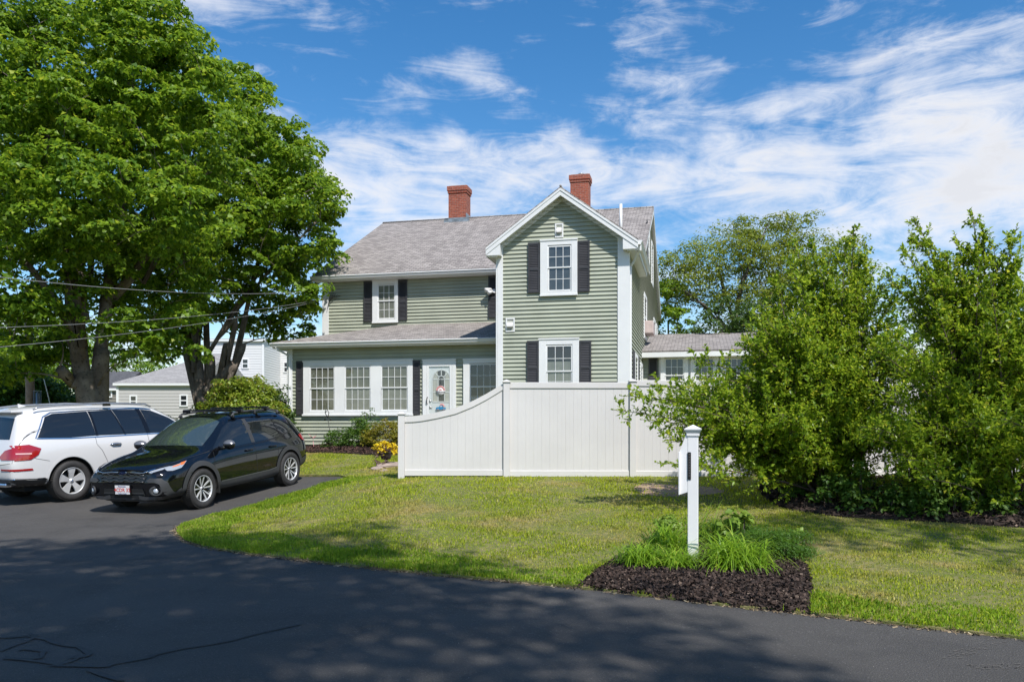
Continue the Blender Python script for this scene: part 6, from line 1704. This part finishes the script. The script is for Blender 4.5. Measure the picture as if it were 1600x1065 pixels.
# porch bed
bed3 = [gp(452, 709), gp(500, 709), gp(560, 711), gp(626, 712), gp(640, 700), tuple(hworld(-6.6, TP, 0).xy), tuple(hworld(SP - .3, TP, 0).xy)]
sheet('mulch_bed', densify(bed3, .3), .3, .05, m_mulch, skirt=.06, bumpf=mound(bed3, .06))
Vc, Fc = chips('c', bed3, 6000, mound(bed3, .06), .06, (.02, .05))
o = np_mesh('mulch', Vc, Fc, leaf_mat('red_bark_chip', (.03, .018, .013), (.11, .06, .045), trans=0., rough=.9)); tag(o, 'reddish bark mulch along the front of the porch', 'mulch', kind='stuff')
bushy('yellow_green_perennial', 'bright yellow-green low plant at the left end of the porch bed', 'plant', gz_(482, 702, .05), (.50, .28, .34), 60, .12, 50, .07, m_pale, 81, wr=.35)
bushy('rose_bush', 'small rose bush with pink bloom under the middle porch window', 'plant', gz_(524, 703, .05), (.36, .25, .50), 44, .13, 46, .055, m_mid, 82)
bushy('green_shrub', 'dense mid-green shrub under the right porch windows', 'shrub', gz_(558, 703, .05), (.50, .32, .80), 90, .16, 60, .06, m_mid, 83)
bushy('climbing_sprays', 'light sprays of leaves reaching up to the porch sill', 'plant', tuple(hworld(-7.9, .75, .05)), (.42, .15, 1.15), 26, .14, 26, .06, m_mid, 84)
bushy('climbing_sprays', 'thin sprays of leaves beside the fence end, below the sill', 'plant', tuple(hworld(-6.9, .75, .05)), (.32, .15, 1.10), 20, .13, 24, .06, m_mid, 86)
bushy('golden_shrub', 'golden-leaved rounded shrub beside the left end of the fence', 'shrub', gz_(598, 704, .05), (.62, .38, .80), 120, .15, 60, .05, m_gold, 85)
# pink lily bloom
def bloom(name, label, px, py, D, m, r=.06, n=6):
    v = at(px, py, D); mb = MB()
    for i in range(n):
        a = 2 * math.pi * i / n; d = Vector((math.cos(a), math.sin(a) * .6, .45 + .5 * math.sin(a * 2 + 1)));
        mb.add([(0, 0, 0), tuple(d * r * .6 + Vector((-math.sin(a), math.cos(a), 0)) * r * .3), tuple(d * r * 1.3), tuple(d * r * .6 - Vector((-math.sin(a), math.cos(a), 0)) * r * .3)], [(0, 1, 2, 3)])
    mb.tube([(0, 0, 0), (.02, 0, -.3), (.03, 0, -.55)], [.006, .006, .006], 5)
    o = mb.build(name, m, fix=False); o.location = v; tag(o, label, 'flower'); return o
bloom('lily_flower', 'pink star-shaped lily bloom in front of the green siding', 489, 684, 25.2, mat('petal_pink', (.75, .30, .33), .5), .12)
bloom('rose_flower', 'pale pink rose bloom on the small bush', 533, 689, 25.0, mat('petal_pale', (.80, .50, .48), .5), .09, 9)

# the rounded shrub by the driveway, in front of the white neighbour house
bb = at(378, 670, 25.0); bz = hz(bb.x, 25)
bushy('rounded_shrub', 'wide rounded shrub with green and reddish leaves left of the porch', 'shrub', (bb.x, 25, bz), (1.45, 1.2, 2.25), 390, .26, 90, .095, m_bushy, 91, wr=.55, stems=12)
bb = at(432, 670, 26.5); bushy('rounded_shrub', 'darker shrub squeezed between the porch corner and the rounded one', 'shrub', (bb.x, 26.5, hz(bb.x, 26.5)), (.75, .8, 2.0), 130, .24, 80, .09, m_dk, 92, wr=.55, stems=8)

# green mass behind the driveway on the far left: separate bushes and trees
for i, (px, py0, D, rx, rzz, lab) in enumerate([(-10, 560, 30, 2.3, 3.6, 'dense green bush at the left edge behind the white car'), (45, 590, 32, 1.8, 2.9, 'green bush behind the utility pole'),
                                              (95, 610, 31, 1.5, 2.2, 'low bush left of the big maple trunk'), (-60, 520, 34, 3.0, 5.0, 'tall hedge tree just outside the left edge')]):
    c = at(px, 670, D); bushy('hedge_bush', lab, 'bush', (c.x, D, hz(c.x, D)), (rx, 1.4, rzz), int(150 * rx * rzz / 4), .42, 80, .14, m_maple if i % 2 else m_mid, 100 + i, wr=.6, stems=8)
for i, (px, D, hgt, rx) in enumerate([(60, 62, 9.5, 4.0), (-40, 58, 10, 4.5), (175, 75, 8.6, 3.2), (215, 78, 8.2, 3.0), (20, 75, 11, 4)]):
    c = at(px, 670, D); zb = hz(c.x, D); b_ = (c.x, D, zb)
    make_tree('distant_tree', ['distant tree seen under the left maple crown', 'distant tree at the far left edge', 'bright distant tree over the dark shed roof', 'distant tree beside the grey gable roof', 'farthest tall tree on the left'][i], 'tree', b_,
              [([b_, (c.x, D, zb + hgt * .5), (c.x + .3, D, zb + hgt * .8)], .22, .05)], [((c.x, D, zb + hgt * .62), (rx, rx * .7, hgt * .38)), ((c.x + rx * .4, D, zb + hgt * .45), (rx * .7, rx * .6, hgt * .25))], 1.1, .8, 60, .26, m_maple, m_bark2, 120 + i, kind='kite')
for i, (px, D, hgt, rx) in enumerate([(1330, 36, 6.6, 3.0), (1520, 38, 7.2, 3.6), (1700, 36, 7.5, 3.6), (1900, 34, 7.0, 3.4)]):
    c = at(px, 670, D); zb = hz(c.x, D); b_ = (c.x, D, zb)
    make_tree('garden_tree', ['green tree behind the annex, hidden by the arching shrub', 'green tree behind the fence and the tallest shrub', 'green tree beyond the fence outside the right edge', 'last green tree in the row beyond the fence'][i], 'tree', b_,
              [([b_, (c.x, D, zb + hgt * .5), (c.x + .2, D, zb + hgt * .8)], .18, .04)], [((c.x, D, zb + hgt * .6), (rx, rx * .7, hgt * .38)), ((c.x - rx * .5, D, zb + hgt * .4), (rx * .7, rx * .6, hgt * .3))], 1.0, .75, 60, .2, m_dk if i % 2 else m_maple, m_bark2, 160 + i, kind='kite')
# small weeds by the neighbour wall
for i, (px, py, D) in enumerate([(197, 640, 27), (247, 655, 27), (268, 650, 27), (281, 652, 27)]):
    c = at(px, 670, D); bushy('garden_weed', ['thin weed at the left corner of the grey neighbour wall', 'low weed between the two windows of the grey wall', 'tallest thin weed before the grey neighbour wall', 'low weed right of the tallest one, under the right window'][i], 'plant', (c.x, D, hz(c.x, D)), (.28, .2, [1.3, .9, 1.3, .9][i]), 16, .12, 16, .09, m_pale, 140 + i, group='weeds by the neighbour wall', wr=.5)
# ------------------------------------------------------------------ shade trees standing behind the camera
def shade_tree(label, x, y, zc, rad, seed, hgt=9., k=6, flat_=1.7):
    b_ = (x, y, hz(x, y)); g = np.random.default_rng(seed)
    lob = [((x + g.uniform(-1, 1) * rad * .55, y + g.uniform(-1, 1) * rad * .5, zc + g.uniform(-1.3, 1.3)), (rad * .55, rad * .55, flat_)) for _ in range(k)]
    return make_tree('shade_tree', label, 'tree', b_, [([b_, (x, y, zc * .5), (x + .3, y, zc)], .35, .08)], lob, 1.1, .85, 60, .22, m_maple, m_bark, seed, kind='kite')
shade_tree('tall shade tree right behind the photographer, shading the near driveway', 3.5, -5.0, 15, 3.0, 201, k=6)
shade_tree('tall shade tree behind the photographer, shading the lawn tip', .9, -2.1, 15, 3.8, 202, k=8)
shade_tree('far left shade tree behind the photographer', -5.4, -1.6, 15, 3.8, 203, k=7)
shade_tree('small shade tree at the right, dappling the lawn before the shrubs', 10.2, 2.9, 11.5, 2.2, 204, k=3, flat_=.8)

# ------------------------------------------------------------------ sign post, wires, pole, pot, stones, stake
def sign_post():
    v = onground(1083, 888); x, y = v.x, v.y; z0 = v.z + .05
    H_ = EYE + (670 - 666) / F * y - z0
    rz = R(-17)
    root = empty('sign_post', (x, y, z0), rz, 'white square post with pyramid cap and edge-on number board in the mulch bed', 'post')
    w = .053; b = MB(); b.bev((-w, -w, -.2), (w, w, H_ - .06), .006); b.build('post', m_whitev, root)
    b = MB(); b.bev((-w - .01, -w - .01, H_ - .10), (w + .01, w + .01, H_ - .07), .003); q = w + .03
    A = [(-w - .01, -w - .01, H_ - .07), (w + .01, -w - .01, H_ - .07), (w + .01, w + .01, H_ - .07), (-w - .01, w + .01, H_ - .07)]
    B = [(-q, -q, H_ - .035), (q, -q, H_ - .035), (q, q, H_ - .035), (-q, q, H_ - .035)]
    C_ = [(-q, -q, H_ - .022), (q, -q, H_ - .022), (q, q, H_ - .022), (-q, q, H_ - .022)]
    b.add(A + B + C_ + [(0, 0, H_ + .02)], [(0, 1, 5, 4), (1, 2, 6, 5), (2, 3, 7, 6), (3, 0, 4, 7), (4, 5, 9, 8), (5, 6, 10, 9), (6, 7, 11, 10), (7, 4, 8, 11), (8, 9, 12), (9, 10, 12), (10, 11, 12), (11, 8, 12), (3, 2, 1, 0)]); b.build('post_cap', m_whitev, root)
    # board standing out on the left of the post: flat panel with slanted bottom, dark number plate let into the post face
    zt, zb = H_ - .27, H_ - .70
    b = MB(); b.slab([(-w - .085, -w + .004, H_ - .27), (-w - .012, -w + .004, H_ - .07), (-w, -w + .004, H_ - .07), (-w, -w + .004, H_ - .69), (-w - .085, -w + .004, H_ - .72)], (0, .022, 0)); b.build('number_board', m_whitev, root)
    b = MB(); b.bev((-w - .092, -w - .03, H_ - .72), (-w - .078, -w + .026, H_ - .27), .003); b.build('board_edge', m_whitev, root)
    b = MB(); b.bev((-w + .000, -w - .008, H_ - .56), (-w + .036, -w + .002, H_ - .27), .003); pl = b.build('number_plate', mat('plate_dark', (.012, .011, .012), .3), root)
    b = MB()
    for i in range(9): b.bev((-w + .012, -w - .011, H_ - .30 - i * .028), (-w + .024, -w - .007, H_ - .288 - i * .028), .001)
    b.build('plate_marks', mat('plate_grey', (.10, .09, .09), .4), pl)
sign_post()

m_wire = mat('wire', (.24, .24, .24), .5)
def wire(label, a, b, sag, r=.016, kinks=()):
    a = Vector(a); b = Vector(b); mb = MB(); n = 24
    pts = [tuple(a.lerp(b, i / n) - Vector((0, 0, sag * 4 * (i / n) * (1 - i / n)))) for i in range(n + 1)]
    mb.tube(pts, r, 6)
    o = mb.build('power_line', m_wire); tag(o, label, 'cable', 'service cables running to the house'); return o
hc = hworld(SL + .02, TM - .05, 0)
def hat(px, py): 
    s = hs(px, TM); v = hworld(s, TM - .06, 0); v.z = EYE + (670 - py) / F * v.y; return v
wire('highest cable crossing the maples to the house corner', at(-700, 330, 9.5), hat(512, 453), .45, .008)
wire('middle cable crossing the maple trunks to the house corner', at(-600, 520, 9.5), hat(512, 466), .3, .006)
wire('lowest cable, rising from the left edge to the house corner', at(-600, 585, 9.5), hat(512, 467), .3, .006)
mb = MB(); c = hat(513, 462)
for k in range(6): mb.tube([tuple(c + Vector((.05 + .08 * k, -.05, .15 - .03 * k))), tuple(c + Vector((.1 + .05 * k, -.12, -.05))), tuple(c + Vector((.02 * k, -.05, -.5 + .1 * k)))], .008, 5)
mb.build('cable_loop', m_dark, None); tag(bpy.data.objects['cable_loop'], 'tangle of cable loops fixed to the left corner board', 'cable')

c = at(48, 640, 26.0); pz = hz(c.x, 26); up_ = empty('utility_pole', (c.x, 26, pz), 0, 'weathered brown utility pole with a grey cable guard, left of the maple', 'pole')
b = MB(); b.tube([(0, 0, -.3), (-.02, 0, 2.0), (-.09, 0, 5.2)], [.14, .13, .11], 12); b.build('pole', mat('pole_wood', (.30, .21, .16), .9, var=.3, vscale=5), up_)
c = at(58.5, 640, 25.8)
gb = empty('guard_cage', (c.x, 25.8, hz(c.x, 25.8)), 0, 'grey wire-mesh guard standing against the utility pole', 'guard')
b = MB()
for i in range(6): 
    a = 2 * math.pi * i / 6; b.tube([(.11 * math.cos(a), .11 * math.sin(a), 0), (.11 * math.cos(a), .11 * math.sin(a), 2.0)], .012, 5)
for z in (.4, .8, 1.2, 1.6, 2.0): b.tube([(.11 * math.cos(2 * math.pi * i / 12), .11 * math.sin(2 * math.pi * i / 12), z) for i in range(13)], .010, 5)
b.build('cage_wires', m_metal, gb); b = MB(); b.lathe([(.05, 0), (.05, 1.95)], (0, 0, 0), 'z', 10); b.build('conduit', m_metal, gb)
b = MB(); a_ = at(82, 640, 25.6); b.tube([tuple(at(83, 650, 25.6)), tuple(at(68, 590, 26.2)), tuple(at(40, 470, 27))], .014, 5); o = b.build('guy_wire', m_whitev); tag(o, 'thin pale guy wire slanting down beside the utility pole', 'cable')

# flower pot with yellow blooms, stones and slab by the fence end
v = onground(603, 728); pot = empty('flower_pot', (at(603, 0, 18.4).x, 18.4, hz(at(603, 0, 18.4).x, 18.4) + .18), 0, 'dark pot overflowing with yellow flowers beside the fence end', 'flower pot')
zz = EYE + (670 - 717) / F * 18.4 - pot.location.z
b = MB(); b.lathe([(.10, zz), (.15, zz + .14), (.16, zz + .15), (.14, zz + .15)], (0, 0, 0), 'z', 20); b.tube([(0, 0, -.3), (0, 0, zz)], .03, 8); b.build('pot', m_gblack, pot)
g_ = np.random.default_rng(77)
cl = np.array([0, 0, zz + .22]) + unit(g_.normal(size=(34, 3))) * np.array([.26, .20, .16]) * (g_.uniform(.5, 1, (34, 1)))
P_, ax_, nn_, ln_ = clump_leaves(g_, cl, .07 * g_.uniform(.6, 1.3, 34), 36, .045, flat=.8, shell=.4)
V, T = leaf_verts(P_, ax_, nn_, ln_, .9); np_mesh('flowers', V, T, leaf_mat('yellow_petal', (.62, .50, .02), (.80, .62, .03), (.35, .40, .04), trans=.3), pot)
cl = np.array([-.10, -.05, zz + .02]) + g_.normal(size=(16, 3)) * np.array([.07, .05, .12])
P_, ax_, nn_, ln_ = clump_leaves(g_, cl, .06 * np.ones(16), 30, .035, flat=1, shell=.3)
V, T = leaf_verts(P_, ax_, nn_, ln_, .7); np_mesh('trailing_leaves', V, T, leaf_mat('purple_leaf', (.16, .10, .08), (.28, .20, .16), trans=.3), pot)
m_stone = mat('field_stone', (.33, .26, .22), .9, var=.2, vscale=6, bump=.6, bscale=14)
def stone(px, py, r, lab, sq=.45, seed=0):
    v = onground(px, py); bm = bmesh.new(); bmesh.ops.create_icosphere(bm, subdivisions=3, radius=1); g = random.Random(seed)
    d = [Vector((g.uniform(-1, 1), g.uniform(-1, 1), g.uniform(-1, 1))).normalized() for _ in range(9)]
    for v_ in bm.verts:
        for q in d:
            k = v_.co.dot(q) - .72
            if k > 0: v_.co -= q * k * .9
    b = MB(); b.bm(bm, Matrix.Diagonal((r[0], r[1], r[2], 1)), False); o = b.build('stone', m_stone); o.location = (v.x, v.y, v.z + r[2] * .3); tag(o, lab, 'stone', 'stones by the fence end'); return o
stone(612, 730, (.42, .28, .10), 'large flat sandstone slab leaning out beside the fence end', seed=1)
stone(590, 734, (.17, .12, .07), 'small tan stone left of the flat slab', seed=2)
stone(600, 737, (.12, .10, .05), 'smallest stone in front of the slab', seed=3)
# garden stake with curled top in front of the porch
c = at(513, 642, 25.4); b = MB()
z0 = hz(c.x, 25.4); b.tube([tuple(at(519, 697, 25.4)), tuple(at(512, 652, 25.4))], .010, 6)
for q in (-1, 1): b.tube([tuple(at(512, 652, 25.4)), tuple(at(511 + q * 3, 645, 25.4)), tuple(at(510 + q * 1.5, 640, 25.4)), tuple(at(509, 644, 25.4))], .012, 6)
for q in (-4.5, 5): b.tube([tuple(at(512, 653, 25.4)), tuple(at(512 + q, 653.5, 25.4)), tuple(at(512 + q, 657, 25.4))], [.008, .010, .03], 6)
o = b.build('garden_stake', m_dark); tag(o, 'thin dark metal garden stake with curled top before the porch windows', 'ornament')

# ------------------------------------------------------------------ neighbour houses
m_gside = mat('grey_siding', (.44, .425, .405), .7); m_wside = mat('pale_siding', (.62, .615, .61), .6); m_tan = mat('tan_siding', (.20, .185, .16), .7)
m_roofd = brick_mat('dark_shingles', (.10, .10, .105), (.07, .07, .075), (.05, .05, .05), .3, .14, .008, rough=.95); m_roofg = brick_mat('light_shingles', (.34, .325, .31), (.25, .24, .23), (.12, .11, .11), .3, .14, .008, rough=.95)
def lapbox(root, name, m, x0, x1, y0, y1, z0, z1, ex=.17, faces='FRL'):
    mb = MB(); z = z0
    while z < z1 - .01:
        zt = min(z + ex, z1)
        if 'F' in faces: mb.quad((x0, y0 - .02, z), (x1, y0 - .02, z), (x1, y0, zt), (x0, y0, zt)); mb.quad((x0, y0, z), (x1, y0, z), (x1, y0 - .02, z), (x0, y0 - .02, z))
        if 'R' in faces: mb.quad((x1 + .02, y0, z), (x1 + .02, y1, z), (x1, y1, zt), (x1, y0, zt)); mb.quad((x1, y0, z), (x1, y1, z), (x1 + .02, y1, z), (x1 + .02, y0, z))
        if 'L' in faces: mb.quad((x0 - .02, y0, z), (x0 - .02, y1, z), (x0, y1, zt), (x0, y0, zt))
        z = zt
    mb.box((x0 + .02, y0 + .02, z0), (x1 - .02, y1, z1)); return mb.build(name, m, root, fix=False)
def small_window(root, x0, x1, z0, z1, y, split='h'):
    b = MB(); w = .075
    for a, c_ in (((x0, z0), (x0 + w, z1)), ((x1 - w, z0), (x1, z1)), ((x0 + w, z0), (x1 - w, z0 + w)), ((x0 + w, z1 - w), (x1 - w, z1))): b.box((a[0], y - .07, a[1]), (c_[0], y, c_[1]))
    if split == 'h': b.box((x0 + w, y - .06, (z0 + z1) / 2 - .03), (x1 - w, y - .02, (z0 + z1) / 2 + .03))
    else: b.box(((x0 + x1) / 2 - .03, y - .06, z0 + w), ((x0 + x1) / 2 + .03, y - .02, z1 - w))
    wo = b.build('window', m_white, root); b = MB(); b.quad((x0 + w, y - .03, z0 + w), (x1 - w, y - .03, z0 + w), (x1 - w, y - .03, z1 - w), (x0 + w, y - .03, z1 - w)); b.build('pane', m_glassn, wo, fix=False)
m_glassn = mat('pane_dark', (.02, .022, .025), .05, spec=.8)
def neighbour(name, label, D, x0, x1, y_eave, y_ridge, y_base, depth, wall, roof, hip=None, wins=(), gable=False, ridge_x=None, cat='house'):
    X0, X1 = at(x0, 0, D).x, at(x1, 0, D).x; zb = EYE + (670 - y_base) / F * D; ze = EYE + (670 - y_eave) / F * D - zb; zr = EYE + (670 - y_ridge) / F * (D + depth / 2) - zb
    root = empty(name, (X0, D, zb), 0, label, cat); w = X1 - X0
    lapbox(root, 'wall', wall, 0, w, 0, depth, -1.5, ze)
    r = MB(); ov = .16; rx0, rx1 = (ridge_x if ridge_x else (0, w)); rx0 = rx0 if ridge_x else -ov; rx1 = rx1 if ridge_x else w + ov
    f_ = [(-ov, -ov, ze), (w + ov, -ov, ze), (rx1, depth / 2, zr), (rx0, depth / 2, zr)]
    b_ = [(-ov, depth + ov, ze), (w + ov, depth + ov, ze), (rx1, depth / 2, zr), (rx0, depth / 2, zr)]
    roofslab(r, f_, .1); roofslab(r, b_, .1)
    r.slab([(-ov + .01, -ov, ze), (rx0 + .01, depth / 2, zr), (-ov + .01, depth + ov, ze)], (.1, 0, 0)) if not ridge_x else r.add([(-ov, -ov, ze), (rx0, depth / 2, zr), (-ov, depth + ov, ze), (w + ov, -ov, ze), (rx1, depth / 2, zr), (w + ov, depth + ov, ze)], [(0, 1, 2), (3, 4, 5)])
    if not ridge_x: r.slab([(w + .02, 0, ze), (w + .02, depth / 2, zr - .1), (w + .02, depth, ze)], (-.05, 0, 0))
    r.build('roof', roof, root)
    e = MB(); e.box((-ov, -ov - .03, ze - .15), (w + ov, -ov + .03, ze - .02)); e.box((-ov, -ov, ze - .17), (w + ov, 0, ze - .14)); e.box((-.03, -.05, -1.5), (.10, .05, ze - .2)); e.box((w - .10, -.05, -1.5), (w + .03, .05, ze - .2)); e.build('trim', m_white, root)
    for (a, b2, c_, d, sp) in wins:
        small_window(root, at(a, 0, D).x - X0, at(b2, 0, D).x - X0, EYE + (670 - d) / F * D - zb, EYE + (670 - c_) / F * D - zb, 0, sp)
    return root
neighbour('garden_shed', 'small tan shed with dark roof and one little window, left of the grey house', 49, 130, 188, 606, 580, 655, 4.5, m_tan, m_roofd, wins=[(162, 176, 610, 621, 'v')], cat='shed')
neighbour('grey_house', 'single-storey grey clapboard neighbour house with hipped grey roof', 46.0, 183, 306, 598, 553, 658, 10.0, m_gside, m_roofg, wins=[(203, 215, 617, 636, 'h'), (281, 294, 616, 635, 'h')], ridge_x=(3.6, 4.4))
wh = neighbour('white_house', 'two-storey pale clapboard house with flat eaves behind the maples', 56.0, 322, 412, 530, 529, 655, 9.0, m_wside, m_roofg, wins=[(378, 389, 560, 576, 'h'), (345, 356, 562, 576, 'h')])
neighbour('white_house_wing', 'pale clapboard wing with shuttered windows, seen left of the green porch', 60.0, 413, 500, 540, 538, 655, 9.0, m_wside, m_roofg, wins=[(425, 433, 563, 580, 'h'), (443, 451, 565, 582, 'h'), (463, 471, 566, 583, 'h')], cat='house')
